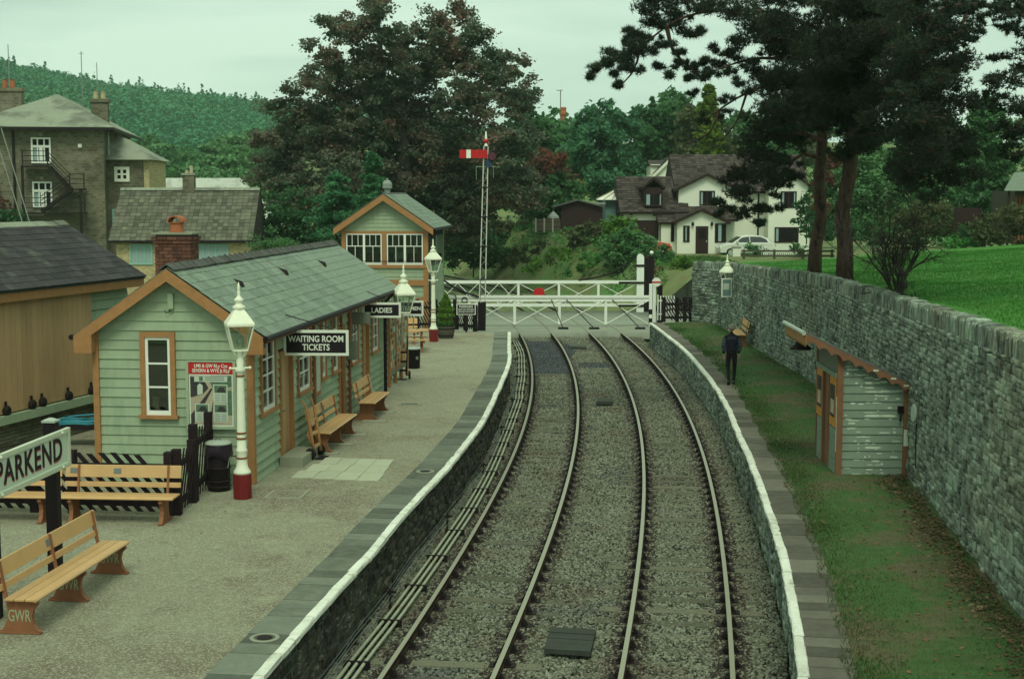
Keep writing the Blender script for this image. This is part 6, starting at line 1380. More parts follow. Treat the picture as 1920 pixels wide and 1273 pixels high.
# ================================================================== cottage with tiled roof
def tiled(parent, p0, u, v, L_, S_, tw_, tg, mat_, name='roof_tiles', th_=.03, seed=1):
    r = random.Random(seed); u = Vector(u).normalized(); v = Vector(v).normalized(); n = u.cross(v).normalized(); p0 = Vector(p0); mb = MB(); rows = max(1, round(S_ / tg)); g2 = S_ / rows; Mx = Matrix((u, v, n)).transposed().to_4x4() @ Matrix.Rotation(-.06, 4, 'X'); cols = max(1, round(L_ / tw_)); w2 = L_ / cols
    for i in range(rows):
        for j in range(cols):
            M = Mx.copy(); M.translation = p0 + u * (w2 * (j + .5)) + v * (g2 * (i + .5)) + n * (th_ * .7 + r.uniform(0, .008) + (.012 if j % 2 else 0)); mb.xbox(M, w2 * .95, g2 * 1.06, th_)
    return stuff(mb.build(name, mat_, parent))
def plain_window(parent, x0, x1, z0, z1, y, frm, cols=2, rows_=1, fw=.07, inner='interior_dark', name='window', curtain=None, out=.03):
    mb = MB(); mb.box(x0, x0 + fw, y - out, y + .02, z0, z1); mb.box(x1 - fw, x1, y - out, y + .02, z0, z1); mb.box(x0 + fw, x1 - fw, y - out, y + .02, z1 - fw, z1); mb.box(x0 + fw, x1 - fw, y - out, y + .02, z0, z0 + fw)
    for k in range(1, cols): x = x0 + (x1 - x0) * k / cols; mb.box(x - fw * .4, x + fw * .4, y - out * .9, y + .015, z0 + fw, z1 - fw)
    for k in range(1, rows_): z = z0 + (z1 - z0) * k / rows_; mb.box(x0 + fw, x1 - fw, y - out * .8, y + .012, z - fw * .3, z + fw * .3)
    o = mb.build(name, frm, parent); MB().box(x0 + fw, x1 - fw, y - .006, y + .006, z0 + fw, z1 - fw).build('pane', inner, o)
    if curtain:
        for a, b_ in curtain: MB().box(x0 + fw + (x1 - x0 - 2 * fw) * a, x0 + fw + (x1 - x0 - 2 * fw) * b_, y - .010, y - .007, z0 + fw, z1 - fw).build('curtain', 'curtain', o)
    return o
d = 80.; c0 = atd(203, 452, d); c1 = atd(472, 457, d); t = thing('cottage', 'low buff brick cottage with mossy tiled roof and turquoise windows behind the station', 'house', (c0.x, d, .6), R(2)); CL = c1.x - c0.x; ez = c0.z - .6; rz_ = atd(240, 356, d + 3.3).z - .6; run_ = 3.4
MB().box(.35, CL - .1, .35, run_ * 2 - .35, 0, ez).build('wall', 'brick_buff', t)
mb = MB(); mb.prism([(CL - .12, .3, ez - .1), (CL - .12, run_ * 2 - .3, ez - .1), (CL - .12, run_, rz_ - .25)], (.1, 0, 0)); mb.prism([(.3, .3, ez - .1), (.3, run_ * 2 - .3, ez - .1), (.3, run_, rz_ - .25)], (.1, 0, 0)); mb.build('gable', 'roof_tile_dark', t)
mb = MB(); mb.prism([(0, 0, ez), (0, run_, rz_), (0, run_ * 2, ez), (0, run_ * 2, ez - .08), (0, run_, rz_ - .08), (0, 0, ez - .08)], (CL, 0, 0)); rf = mb.build('roof', 'roof_tile_dark', t)
tiled(rf, (0, 0, ez), (1, 0, 0), (0, run_, rz_ - ez), CL, math.hypot(run_, rz_ - ez), .30, .30, 'roof_tile_green', seed=3)
for k in range(28): obj('ridge_tile', rtm2, rf, (CL * (k + 1) / 28, run_, rz_ + .10), rot=(0, 0, math.pi / 2), scale=(1.3, .7, 1.3))
mb = MB(); mb.tube([(0, -.06, ez - .05), (CL, -.06, ez - .05)], .06, 6); mb.build('gutter', 'black_paint', t)
for a, b_ in ((240, 283), (355, 425)):
    x0, x1 = atd(a, 470, d).x - c0.x, atd(b_, 470, d).x - c0.x; plain_window(t, x0, x1, atd(240, 497, d).z - .6, atd(240, 458, d).z - .6, .33, 'window_turq', 3, 1, .09, 'curtain', out=.05)
cs = atd(358, 360, d + run_); o = MB().box(cs.x - c0.x - .33, cs.x - c0.x + .33, run_ - .3, run_ + .3, rz_ - .6, atd(358, 329, d + run_).z - .6).build('chimney', 'stone_building', rf)
zt = atd(358, 327, d + run_).z - .6; MB().box(cs.x - c0.x - .4, cs.x - c0.x + .4, run_ - .36, run_ + .36, zt - .06, zt + .06).build('chimney_cap', 'concrete', o)
for dx in (-.12, .14): mb = MB(); mb.lathe([(.11, 0), (.09, .28 + dx), (.11, .32 + dx)], 10, (cs.x - c0.x + dx, run_, zt + .06)); mb.build('chimney_pot', 'poster_buff', o)
mb = MB(); x = atd(474, 474, d).x - c0.x
d = 150.; a, b_ = atd(283, 352, d), atd(462, 352, d); t = thing('pale_roofed_house', 'house with pale lichen covered slate roof behind the cottage chimney', 'house', (a.x, d, .6))
L_ = b_.x - a.x + 2; rz_ = atd(300, 334, d + 4).z - .6; ez = rz_ - 4.2
MB().box(.2, L_ - .2, .2, 8.4, 0, ez).build('wall', 'brick_buff', t); mb = MB(); mb.add([(0, 0, ez), (L_, 0, ez), (L_, 8.6, ez), (0, 8.6, ez), (0, 4.3, rz_), (L_ - 3.4, 4.3, rz_)], [(0, 1, 5, 4), (1, 2, 5), (2, 3, 4, 5), (3, 0, 4), (0, 3, 2, 1)]); rf = mb.build('roof', 'roof_slate_white', t)
plain_window(t, 2, 3.2, 1.5, 3, .19, 'white_paint')
d = 118.; a = atd(492, 392, d); t = thing('outhouse', 'small pale roofed outhouse half hidden by trees beside the cottage', 'outbuilding', (a.x, d, .6))
MB().box(-1.2, 1.0, .2, 3, 0, 3.4).build('wall', 'brick_buff', t); z = a.z - .6; mb = MB(); mb.add([(-1.6, -.2, 3.35), (1.3, -.2, 3.35), (1.3, 3.2, 3.35), (-1.6, 3.2, 3.35), (-.4, 1.5, z + .6), (.0, 1.5, z + .6)], [(0, 1, 5, 4), (1, 2, 5), (2, 3, 4, 5), (3, 0, 4), (0, 3, 2, 1)]); mb.build('roof', 'roof_slate_white', t)

# ================================================================== big stone building
d = 105.; c0 = atd(192, 240, d); t = thing('stone_building', 'big three storey stone building with hipped slate roof and iron fire escape', 'building', (c0.x, d, .6), R(9)); X = lambda px: (atd(px, 300, d).x - c0.x) / math.cos(R(9)); Z = lambda py: atd(100, py, d).z - .6
Wd = -X(-40); Dp = 19.; ez = Z(240)
MB().box(-Wd, 0, 0, Dp, 0, ez).build('wall', 'stone_building', t)
for x0 in (X(172),): MB().box(x0, .05, -.05, .3, 0, ez - .02).build('quoin', 'stone_building', t)
for x in (0.06,):
    for y in (3., 8, 13): MB().box(-.02, .12, y, y + .6, 0, ez).build('buttress', 'stone_building', t)
rz_ = Z(174) + .25; o_ = .9; apx = X(93)
mb = MB(); mb.add([(-Wd - o_, -o_, ez), (o_, -o_, ez), (o_, Dp + o_, ez), (-Wd - o_, Dp + o_, ez), (apx, 6., rz_), (apx, Dp - 6, rz_)], [(0, 1, 4), (1, 2, 5, 4), (2, 3, 5), (3, 0, 4, 5), (0, 3, 2, 1)]); rf = mb.build('roof', 'roof_slate_pale', t)
MB().box(-Wd - o_, o_ + .02, -o_ - .04, -o_ + .06, ez - .22, ez - .02).build('gutter', 'iron_dark', t); MB().box(o_ - .06, o_ + .04, -o_, Dp + o_, ez - .22, ez - .02).build('gutter', 'iron_dark', t)
for zc0, zc1 in ((307, 259), (390, 341), (460, 424)):
    x0, x1 = X(66), X(101); z0, z1 = Z(zc0), Z(zc1); zs = z0 + (z1 - z0) * .66
    w_ = plain_window(t, x0, x1, z0, z1, -.02, 'white_paint', 3, 1, .12, 'interior_dark', out=.10); MB().box(x0, x1, -.13, .0, zs - .1, zs + .08).build('transom', 'white_paint', w_); MB().box((x0 + x1) / 2 - .12, (x0 + x1) / 2 + .12, -.135, 0, z0 + .1, zs - .1).build('mullion', 'white_paint', w_); MB().box(x0 + .14, x0 + .5, -.028, -.027, z0 + .15, zs - .12).build('curtain', 'curtain', w_)
    MB().box((x0 + x1) / 2 - .12, (x0 + x1) / 2 + .12, -.06, 0, z1 + .12, z1 + .36).build('keystone', 'concrete', t)
for px, py in ((153, 274),): MB().box(X(px) - .13, X(px) + .13, -.2, 0, Z(py) - .13, Z(py) + .13).build('vent_box', 'white_paint', t)
mb = MB(); mb.tube([(.12, 2.2, ez - .2), (.12, 2.2, 0)], .09, 6); mb.build('downpipe', 'galvanised', t); mb = MB(); mb.tube([(X(35), -.12, ez - .2), (X(35), -.12, 0)], .1, 6); mb.build('downpipe', 'iron_dark', t)
fe = thing('fire_escape', 'black iron fire escape stairs zigzagging down the stone building front', 'fire escape', frame_of(t) @ Vector((0, -.15, 0)), R(9))
def landing(x0, x1, z, nm='landing'):
    mb = MB(); mb.box(x0, x1, -1.1, 0, z - .12, z); mb.build(nm, 'iron_dark', fe)
    for zz in (.35, .7, 1.05): mb = MB(); mb.beam((x0, -1.05, z + zz), (x1, -1.05, z + zz), .05, .05); mb.build('rail', 'iron_dark', fe)
    for x in (x0 + .04, x1 - .04): MB().box(x - .04, x + .04, -1.09, -1.01, z, z + 1.1).build('baluster', 'iron_dark', fe)
def flight(x0, z0, x1, z1):
    for y in (-1.05, -.1):
        mb = MB(); mb.beam((x0, y, z0 - .1), (x1, y, z1 - .1), .05, .22, (0, 0, 1)); mb.build('stringer', 'iron_dark', fe)
    for zz in (.4, .7, 1.0): mb = MB(); mb.beam((x0, -1.05, z0 + zz), (x1, -1.05, z1 + zz), .05, .05); mb.build('rail', 'iron_dark', fe)
    n = 11
    for k in range(n): a = (k + .5) / n; x = x0 + (x1 - x0) * a; z = z0 + (z1 - z0) * a; MB().box(x - .14, x + .14, -1.0, -.15, z - .02, z + .02).build('tread', 'iron_dark', fe)
landing(X(54), X(100), Z(312)); landing(X(136), X(163), Z(354)); landing(X(54), X(163), Z(398)); flight(X(100), Z(312), X(138), Z(354)); flight(X(138), Z(354), X(85), Z(394))
for px in (54, 155): MB().box(X(px) - .09, X(px) + .09, -1.1, -.95, 0, Z(312 if px == 54 else 354)).build('column', 'iron_dark', fe)
mb = MB(); mb.beam((X(160), -1.0, Z(354)), (X(146), -.05, Z(372)), .07, .07); mb.build('strut', 'iron_dark', fe)
for px, y0, y1, yy in ((169, 168, 228, 7.), (8, 152, 220, 5.)):
    x = X(px) if px > 50 else X(px); w_ = .62 if px > 50 else .95; zt = Z(y0) + (Z(y0) - 6) * .03
    o = MB().box(x - w_, x + w_, yy - .6, yy + .6, ez - .3, zt - .7).build('chimney', 'stone_building', rf); MB().box(x - w_ - .12, x + w_ + .12, yy - .72, yy + .72, zt - .75, zt - .5).build('chimney_cap', 'stone_building', o)
    for dx in (-.3, .25): mb = MB(); mb.lathe([(.2, 0), (.16, .6), (.2, .65)], 8, (x + dx, yy, zt - .5)); mb.build('chimney_pot', 'brick_buff' if px > 50 else 'terracotta', o)
wg = thing('stone_wing', 'lower stone wing with pyramid slate roof beside the big stone building', 'building', (atd(199, 300, 107).x, 107, .6), R(2)); Xw = lambda px: atd(px, 300, 107).x - atd(199, 300, 107).x; Zw = lambda py: atd(240, py, 107).z - .6
MB().box(Xw(185), Xw(268), 0, 6, 0, Zw(300)).build('wall', 'stone_building', wg); MB().box(Xw(268), Xw(278), .05, 6, 0, Zw(300)).build('quoin', 'brick_buff', wg)
mb = MB(); e_ = Zw(300); mb.add([(Xw(180), -.6, e_), (Xw(286), -.6, e_), (Xw(286), 6.6, e_), (Xw(180), 6.6, e_), (Xw(205), 3, Zw(262) + .4), (Xw(225), 3, Zw(264) + .2)], [(0, 1, 5, 4), (1, 2, 5), (2, 3, 4, 5), (3, 0, 4), (0, 3, 2, 1)]); mb.build('roof', 'roof_slate_pale', wg)
plain_window(wg, Xw(214), Xw(242), Zw(341), Zw(313), -.02, 'render_cream', 2, 2, .22, 'interior_dark', out=.1); plain_window(wg, Xw(208), Xw(228), Zw(420), Zw(392), -.02, 'window_turq', 2, 1, .14, 'curtain', out=.1)
for px, y0, y1, dd, lab in ((19, 84, 200, 112, 'thin tall aerial mast above the wide chimney of the stone building'), (156, 97, 230, 112, 'aerial mast with small cross bar beside the stone building chimney'), (185, 118, 245, 118, 'slender bare mast behind the stone building roof')):
    p0, p1 = atd(px, y1, dd), atd(px, y0, dd); m_ = thing('aerial_mast', lab, 'aerial', p0); mb = MB(); mb.tube([(0, 0, -1), (0, 0, p1.z - p0.z)], .035, 5); mb.build('mast', 'mast', m_)
    if px == 156: mb = MB(); mb.tube([(-.2, 0, p1.z - p0.z - .15), (.2, 0, p1.z - p0.z - .15)], .02, 5); mb.build('cross_bar', 'mast', m_)
p0, p1 = atd(2, 240, 60), atd(60, 432, 60)
o = MB(); o.tube([p0, p1], .022, 5); o = o.build('stay_wire', 'mast'); tag(o, 'upper of two pale stay wires slanting down behind the goods shed', 'wire'); p0, p1 = atd(-8, 260, 60), atd(48, 436, 60); o = MB(); o.tube([p0, p1], .022, 5); o = o.build('stay_wire', 'mast'); tag(o, 'lower of two pale stay wires slanting down behind the goods shed', 'wire')

# ================================================================== cream house on the bank
d = 105.; GZ = 2.1; t = thing('cream_house', 'cream rendered house with brown tiled roofs, gables and porch', 'house', (0, d, GZ)); X = lambda px: atd(px, 400, d).x; Z = lambda py: atd(1300, py, d).z - GZ
def gable_roof(parent, x0, x1, zE, zA, y0, y1, ov=.35, mt='roof_tile_dark'):
    """ridge along y; returns roof part"""
    xm = (x0 + x1) / 2; s = (zA - zE) / (xm - x0); xa, xb = x0 - ov, x1 + ov; za = zE - ov * s; mb = MB()
    mb.prism([(xa, y0, za), (xm, y0, zA), (xb, y0, za), (xb, y0, za + .14), (xm, y0, zA + .16), (xa, y0, za + .14)], (0, y1 - y0, 0)); r = mb.build('roof', 'wood_dark', parent)
    S_ = math.hypot(xm - xa, zA - za); tiled(r, (xb, y0, za + .15), (0, 1, 0), (xm - xb, 0, zA - za), y1 - y0, S_, .3, .3, mt); tiled(r, (xa, y1, za + .15), (0, -1, 0), (xm - xa, 0, zA - za), y1 - y0, S_, .3, .3, mt); return r
def lean_roof(parent, x0, x1, zE, zA, y0, y1, mt='roof_tile_dark', seed=1):
    """slopes towards the camera, eaves at y0"""
    mb = MB(); mb.prism([(x0, y0, zE), (x0, y1, zA), (x0, y1 + (y1 - y0), zE), (x0, y0, zE - .12)], (x1 - x0, 0, 0)); r = mb.build('roof', 'wood_dark', parent); tiled(r, (x0, y0 - .02, zE), (1, 0, 0), (0, y1 - y0, zA - zE), x1 - x0, math.hypot(y1 - y0, zA - zE), .33, .32, mt, seed=seed); return r
# main block
MB().box(X(1272), X(1520), 1.5, 9, -.3, Z(356)).build('wall', 'render_cream', t)
lean_roof(t, X(1268), X(1525), Z(360), Z(287), 1.1, 5.3, seed=2)
# central gable
mb = MB(); x0, x1 = X(1272), X(1378); mb.prism([(x0, .0, -.3), (x1, .0, -.3), (x1, .0, Z(356)), ((x0 + x1) / 2, .0, Z(330)), (x0, .0, Z(356))], (0, 1.6, 0)); mb.build('gable', 'render_cream', t); gable_roof(t, x0, x1, Z(356), Z(330), -.35, 4)
# right gable
mb = MB(); x2, x3 = X(1440), X(1517); mb.prism([(x2, -.2, -.3), (x3, -.2, -.3), (x3, -.2, Z(352)), ((x2 + x3) / 2, -.2, Z(322)), (x2, -.2, Z(352))], (0, 1.8, 0)); mb.build('gable', 'render_cream', t); gable_roof(t, x2, x3, Z(352), Z(322), -.55, 4)
# garage wing
MB().box(X(1168), X(1272), -.6, 6, -.3, Z(396)).build('wall', 'render_cream', t); lean_roof(t, X(1160), X(1290), Z(398), Z(331), -1.0, 3.2, seed=4)
lean_roof(t, X(1229), X(1275), Z(417), Z(342), -1.7, 2.6, seed=5)
MB().box(X(1236), X(1274), -1.5, .2, -.3, Z(417)).build('wall', 'render_cream', t)
MB().box(X(1182), X(1233), -.66, -.58, -.3, Z(413)).build('garage_door', 'wood_dark', t)
# dormer
mb = MB(); a, b_ = X(1206), X(1240); mb.box(a, b_, -.75, 2.4, Z(388), Z(352)); mb.build('dormer', 'wood_dark', t); gable_roof(t, a, b_, Z(352), Z(337), -.95, 2.6, .18); plain_window(t, a + .05, b_ - .02, Z(387), Z(362), -.77, 'wood_dark', 2, 1, .1, 'interior_dark', curtain=((0, .25), (.92, 1)))
# porch
x0, x1 = X(1263), X(1352); mb = MB(); mb.prism([(x0, -2.4, -.3), (x1, -2.4, -.3), (x1, -2.4, Z(416)), ((x0 + x1) / 2, -2.4, Z(396)), (x0, -2.4, Z(416))], (0, 2.5, 0)); mb.build('porch', 'render_cream', t); gable_roof(t, x0, x1, Z(416), Z(395), -2.75, 0, .3)
lean_roof(t, X(1262), X(1378), Z(412), Z(388), -1.7, 0.02, seed=6)
dr = MB().box(X(1297), X(1320), -2.47, -2.38, Z(475), Z(423)).build('door', 'wood_dark', t); MB().box(X(1302), X(1315), -2.49, -2.46, Z(446), Z(428)).build('pane', 'interior_dark', dr); MB().box(X(1316), X(1318), -2.52, -2.46, Z(452), Z(449)).build('handle', 'galvanised', dr)
for a, b_, q, r_ in ((1274, 1286, 452, 422), (1332, 1353, 453, 418)): plain_window(t, X(a), X(b_), Z(q), Z(r_), -2.42, 'wood_dark', 1, 1, .09, 'interior_dark', curtain=((.25, .6),))
plain_window(t, X(1311), X(1340), Z(386), Z(358), -.02, 'wood_dark', 2, 1, .1, 'interior_dark', curtain=((0, .16), (.88, 1))); plain_window(t, X(1462), X(1492), Z(390), Z(359), -.22, 'wood_dark', 2, 1, .1, 'interior_dark', curtain=((0, .16), (.9, 1))); plain_window(t, X(1452), X(1497), Z(455), Z(426), -.22, 'wood_dark', 1, 1, .1, 'interior_dark', curtain=((0, .12),)); plain_window(t, X(1254), X(1260), Z(452), Z(418), -1.52, 'wood_dark', 1, 1, .05, 'interior_dark')
for px, py, yy in ((1182, 404, -.62), (1225, 401, -.62), (1291, 419, -2.44), (1326, 419, -2.44)):
    mb = MB(); mb.lathe([(.05, -.14), (.09, -.1), (.10, .08), (.02, .16)], 8, (X(px), yy - .12, Z(py))); mb.build('carriage_lamp', 'black_paint', t)
mb = MB(); mb.tube([(X(1479) + .17 * math.cos(a), -.24, Z(337) + .25 * math.sin(a)) for a in np.linspace(-2.2, 2.2, 10)], .04, 5); mb.build('wall_ornament', 'trim_brown', t)
mb = MB(); mb.tube([(X(1428), 1.4, Z(358)), (X(1428), 1.4, 0)], .06, 6); mb.build('downpipe', 'black_paint', t)
# neighbour's gable behind
d = 128.; h = thing('pale_gable_house', 'pale house gable rising behind the cream house roof', 'house', (0, d, 2.5)); X = lambda px: atd(px, 320, d).x; Z = lambda py: atd(1250, py, d).z - 2.5
mb = MB(); x0, x1 = X(1218), X(1290); mb.prism([(x0, 0, 0), (x1, 0, 0), (x1, 0, Z(328)), ((x0 + x1) / 2 + .3, 0, Z(296)), (x0, 0, Z(332))], (0, 6, 0)); mb.build('wall', 'render_white', h); gable_roof(h, x0 + .6, x1 - .2, Z(325), Z(298), -.2, 6, .4)
for s in (-1, 1):
    xm = (x0 + .6 + x1 - .2) / 2; xe_ = x0 + .2 if s < 0 else x1 + .2; mb = MB(); mb.beam((xm, -.25, Z(298) + .02), (xe_, -.25, Z(298) + .02 - abs(xm - xe_) * (Z(298) - Z(325)) / (xm - x0 - .6)), .08, .22, (0, 0, 1)); mb.build('bargeboard', 'render_white', h)
MB().box(X(1258), X(1266), -.06, .02, Z(328), Z(324)).build('window', 'interior_dark', h); MB().box(X(1222), X(1240), 1, 5, Z(330), Z(308)).build('side_wall', 'render_white', h); mb = MB(); mb.prism([(X(1220), .8, Z(311)), (X(1220), 3, Z(299)), (X(1220), 5.2, Z(311))], (X(1250) - X(1220), 0, 0)); mb.build('side_roof', 'roof_tile_dark', h)
# glazed lean-to and garden sheds
d = 108.; X = lambda px: atd(px, 390, d).x; Z = lambda py: atd(1100, py, d).z - 2.4
s = thing('conservatory', 'pale panelled conservatory roof beside the cream house', 'conservatory', (0, d, 2.4)); mb = MB(); mb.add([(X(1117), -.5, Z(374)), (X(1165), -.5, Z(374)), (X(1168), 3, Z(355)), (X(1163), 3, Z(354)), (X(1117), -.5, Z(375.5)), (X(1165), -.5, Z(375.5))], [(0, 1, 2, 3), (4, 5, 1, 0)]); mb.build('roof', 'render_cream', s)
for k in range(4): a = Vector((X(1117 + k * 15), -.52, Z(373.7))); b_ = Vector((X(1163 + k * 1.5), 3, Z(353.8))); mb = MB(); mb.beam(a, b_, .06, .06); mb.build('roof_bar', 'poster_buff', s)
MB().box(X(1135), X(1165), .0, 3, 0, Z(375)).build('wall', 'poster_teal', s)
s = thing('black_shed', 'low black boarded garden shed with shallow felt roof', 'shed', (0, 103, 2.8)); d = 103.; X = lambda px: atd(px, 400, d).x; Z = lambda py: atd(1100, py, d).z - 2.8
mb = MB(); mb.prism([(X(1052), 0, -.5), (X(1128), 0, -.5), (X(1128), 0, Z(388)), (X(1083), 0, Z(377)), (X(1052), 0, Z(386))], (0, 4, 0)); mb.build('wall', 'wood_dark', s)
mb = MB(); mb.prism([(X(1035), -.3, Z(390)), (X(1083), -.3, Z(376.5)), (X(1134), -.3, Z(390)), (X(1134), -.3, Z(387.5)), (X(1083), -.3, Z(374)), (X(1035), -.3, Z(387.5))], (0, 4.6, 0)); mb.build('roof', 'felt', s); MB().box(X(1104), X(1137), 1, 3, Z(384), Z(380)).build('side_roof', 'mast', s)
s = thing('panel_fence', 'weathered garden fence panels with square posts on top of the bank', 'fence', (0, 99, 2.9)); d = 99.; X = lambda px: atd(px, 420, d).x; Z = lambda py: atd(1030, py, d).z - 2.9
for k in range(3):
    MB().box(X(1005 + k * 16), X(1019 + k * 16), 0, .05, Z(433), Z(411)).build('panel', 'barrel_wood', s); MB().box(X(1003 + k * 16), X(1006 + k * 16), -.05, .1, Z(436), Z(409)).build('post', 'concrete', s)
    for z in (414, 424, 431): MB().box(X(1006 + k * 16), X(1019 + k * 16), -.04, 0, Z(z + 1), Z(z - 1)).build('rail', 'barrel_wood', s)
s = thing('garden_arbour', 'small pale pointed garden arbour behind the panel fence', 'arbour', (X(1038), 100, 2.9)); mb = MB(); mb.lathe([(.42, 0), (.38, .15), (.02, .5)], 6, (0, 0, Z(410))); mb.build('roof', 'mast', s); 
for a in range(4): MB().box(-.3 + a * .2, -.27 + a * .2, -.2, -.16, -1.2, Z(410)).build('post', 'mast', s)

# ================================================================== cars
def car(label, p, rz, paint, L_=4.0, roofcol=None):
    t = thing('parked_car', label, 'car', p, rz); w_ = .86
    side = [(-2.0, .28), (-2.02, .62), (-1.85, .86), (-1.15, .98), (1.1, 1.0), (1.72, .98), (1.95, .80), (2.0, .45), (1.95, .25)]
    mb = MB(); n = len(side); ws = (-w_, -w_ * .97, w_ * .97, w_)
    mb.prism([(x, -w_, z) for x, z in side], (0, 2 * w_, 0)); o = mb.build('body', paint, t, bevel=.06)
    cab = [(-1.15, .97), (-.45, 1.42), (.05, 1.52), (.95, 1.48), (1.45, 1.30), (1.72, .98)]
    mb = MB(); A = [(x, -w_ * (.97 if z < 1 else .80), z) for x, z in cab]; Bq = [(x, -y, z) for x, y, z in A]; n = len(cab); mb.add(A + Bq, [tuple(range(n))[::-1], tuple(range(n, 2 * n))] + [(i, (i + 1) % n, (i + 1) % n + n, i + n) for i in range(n)]); mb.build('roof', roofcol or paint, t, bevel=.05)
    for s in (-1, 1):
        y = s * w_
        for q in ([(-.92, 1.04), (-.42, 1.37), (.05, 1.43), (.1, 1.04)], [(.16, 1.04), (.13, 1.43), (.85, 1.41), (1.28, 1.24), (1.42, 1.04)]):
            MB().add([(x, s * (w_ * (.97 - .17 * (z - .98) / .5) + .012), z) for x, z in q], [tuple(range(4 if len(q) == 4 else 5))]).build('side_window', 'car_glass', t)
    MB().add([(-1.13, -.72, 1.0), (-1.13, .72, 1.0), (-.5, .62, 1.40), (-.5, -.62, 1.40)], [(0, 1, 2, 3)]).build('windscreen', 'car_glass', t, (-.02, 0, .012)); MB().add([(1.70, -.70, 1.03), (1.70, .70, 1.03), (1.48, .62, 1.27), (1.48, -.62, 1.27)], [(0, 1, 2, 3)]).build('rear_window', 'car_glass', t, (.03, 0, .0))
    for x in (-1.27, 1.25):
        for s in (-1, 1):
            mb = MB(); mb.lathe([(.2, -.1), (.30, -.09), (.315, -.04), (.315, .04), (.30, .09), (.2, .1)], 18); k = mb.build('wheel', 'tyre', t, (x, s * (w_ - .07), .315), smooth=True); k.rotation_euler = (math.pi / 2, 0, 0); mb = MB(); mb.lathe([(.19, -.105), (.19, .105)], 14); mb.build('rim', 'galvanised', k)
    for s in (-1, 1): MB().box(-2.03, -1.9, s * .62 - .13, s * .62 + .13, .62, .78).build('headlight', 'sign_white', t, bevel=.02); MB().box(1.93, 2.0, s * .66 - .1, s * .66 + .1, .62, .85).build('tail_light', 'sign_red', t)
    for s in (-1, 1): MB().box(-.85, -.72, s * .86, s * (.86 + .14), 1.0, 1.12).build('mirror', paint, t)
p = atd(1400, 474, 101); car('white hatchback parked in front of the cream house', (p.x, 101.5, 2.1), R(4), 'car_white')
p = atd(1203, 460, 99); car('red car with pale roof parked behind the round green bush', (p.x, 99.5, 2.25), R(190), 'car_red', roofcol='car_white')
# white picket fence and low wall in front of the house
d = 98.; X = lambda px: atd(px, 470, d).x; Z = lambda py: atd(1400, py, d).z
s = thing('low_garden_wall', 'low cream garden wall with square piers before the white car', 'wall', (0, d, 0))
MB().box(X(1325), X(1510), 0, .25, 0, Z(482)).build('wall', 'render_cream', s)
for px, py in ((1381, 465), (1415, 481), (1424, 481)): MB().box(X(px - 7 if px < 1400 else px - 3), X(px + 7 if px < 1400 else px + 3), -.12, .37, 0, Z(py)).build('pier', 'render_cream', s); MB().box(X(px - 8 if px < 1400 else px - 4), X(px + 8 if px < 1400 else px + 4), -.16, .41, Z(py), Z(py) + .08).build('pier_cap', 'concrete', s)
s = thing('picket_fence', 'white picket fence in front of the white car', 'fence', (X(1430), d + .6, 0))
for k in range(22): MB().box(k * .145, k * .145 + .06, 0, .03, 1.9, Z(460 + (k % 2))).build('picket', 'white_paint', s)
for z in (Z(474), Z(465)): MB().box(0, 3.2, .03, .06, z - .04, z + .04).build('rail', 'white_paint', s)
s = thing('rail_fence', 'grey timber post and rail fence along the lawn edge', 'fence', (X(1390), 94, 0)); d = 94.; X2 = lambda px: atd(px, 470, d).x - s.location.x
for px in (1395, 1452, 1505, 1560): MB().box(X2(px) - .07, X2(px) + .07, -.07, .07, 1.9, atd(1450, 468, d).z).build('post', 'barrel_wood', s)
for py in (471, 480): MB().box(X2(1390), X2(1565), -.03, .03, atd(1450, py, d).z - .06, atd(1450, py, d).z + .06).build('rail', 'barrel_wood', s)
# things beyond the lawn on the right
d = 72.; pv_ = thing('veranda_hut', 'dark veranda hut with slate roof at the lawn edge', 'hut', atd(1930, 470, d)); pv_.location.z = 4.0; X = lambda px: atd(px, 400, d).x - pv_.location.x; Z = lambda py: atd(1900, py, d).z - 4.0
MB().box(X(1908), X(1990), .5, 4, 0, Z(358)).build('wall', 'barrel_wood', pv_); mb = MB(); mb.prism([(X(1875), -.6, Z(358)), (X(1995), -.6, Z(358)), (X(1995), 1.5, Z(318)), (X(1920), 1.5, Z(325))], (0, .1, .05)); mb.build('roof', 'slate_green', pv_); MB().box(X(1884), X(1888), -.4, -.3, -.5, Z(358)).build('post', 'wood_dark', pv_)
for k in range(4): MB().box(X(1909 + k * 6), X(1913 + k * 6), .42, .5, 0, Z(368)).build('board', 'trim_brown_dark', pv_)
d = 70.; s = thing('timber_screen', 'dark timber screen panel beyond the lawn', 'screen', (atd(1814, 440, d).x, d, 3.9)); MB().box(-.65, .65, 0, .08, atd(1814, 418, d).z - 3.9, atd(1814, 390, d).z - 3.9).build('panel', 'wood_dark', s)
for x in (-.6, .6): MB().box(x - .05, x + .05, -.05, .0, -.4, atd(1814, 391, d).z - 3.9).build('post', 'wood_dark', s)
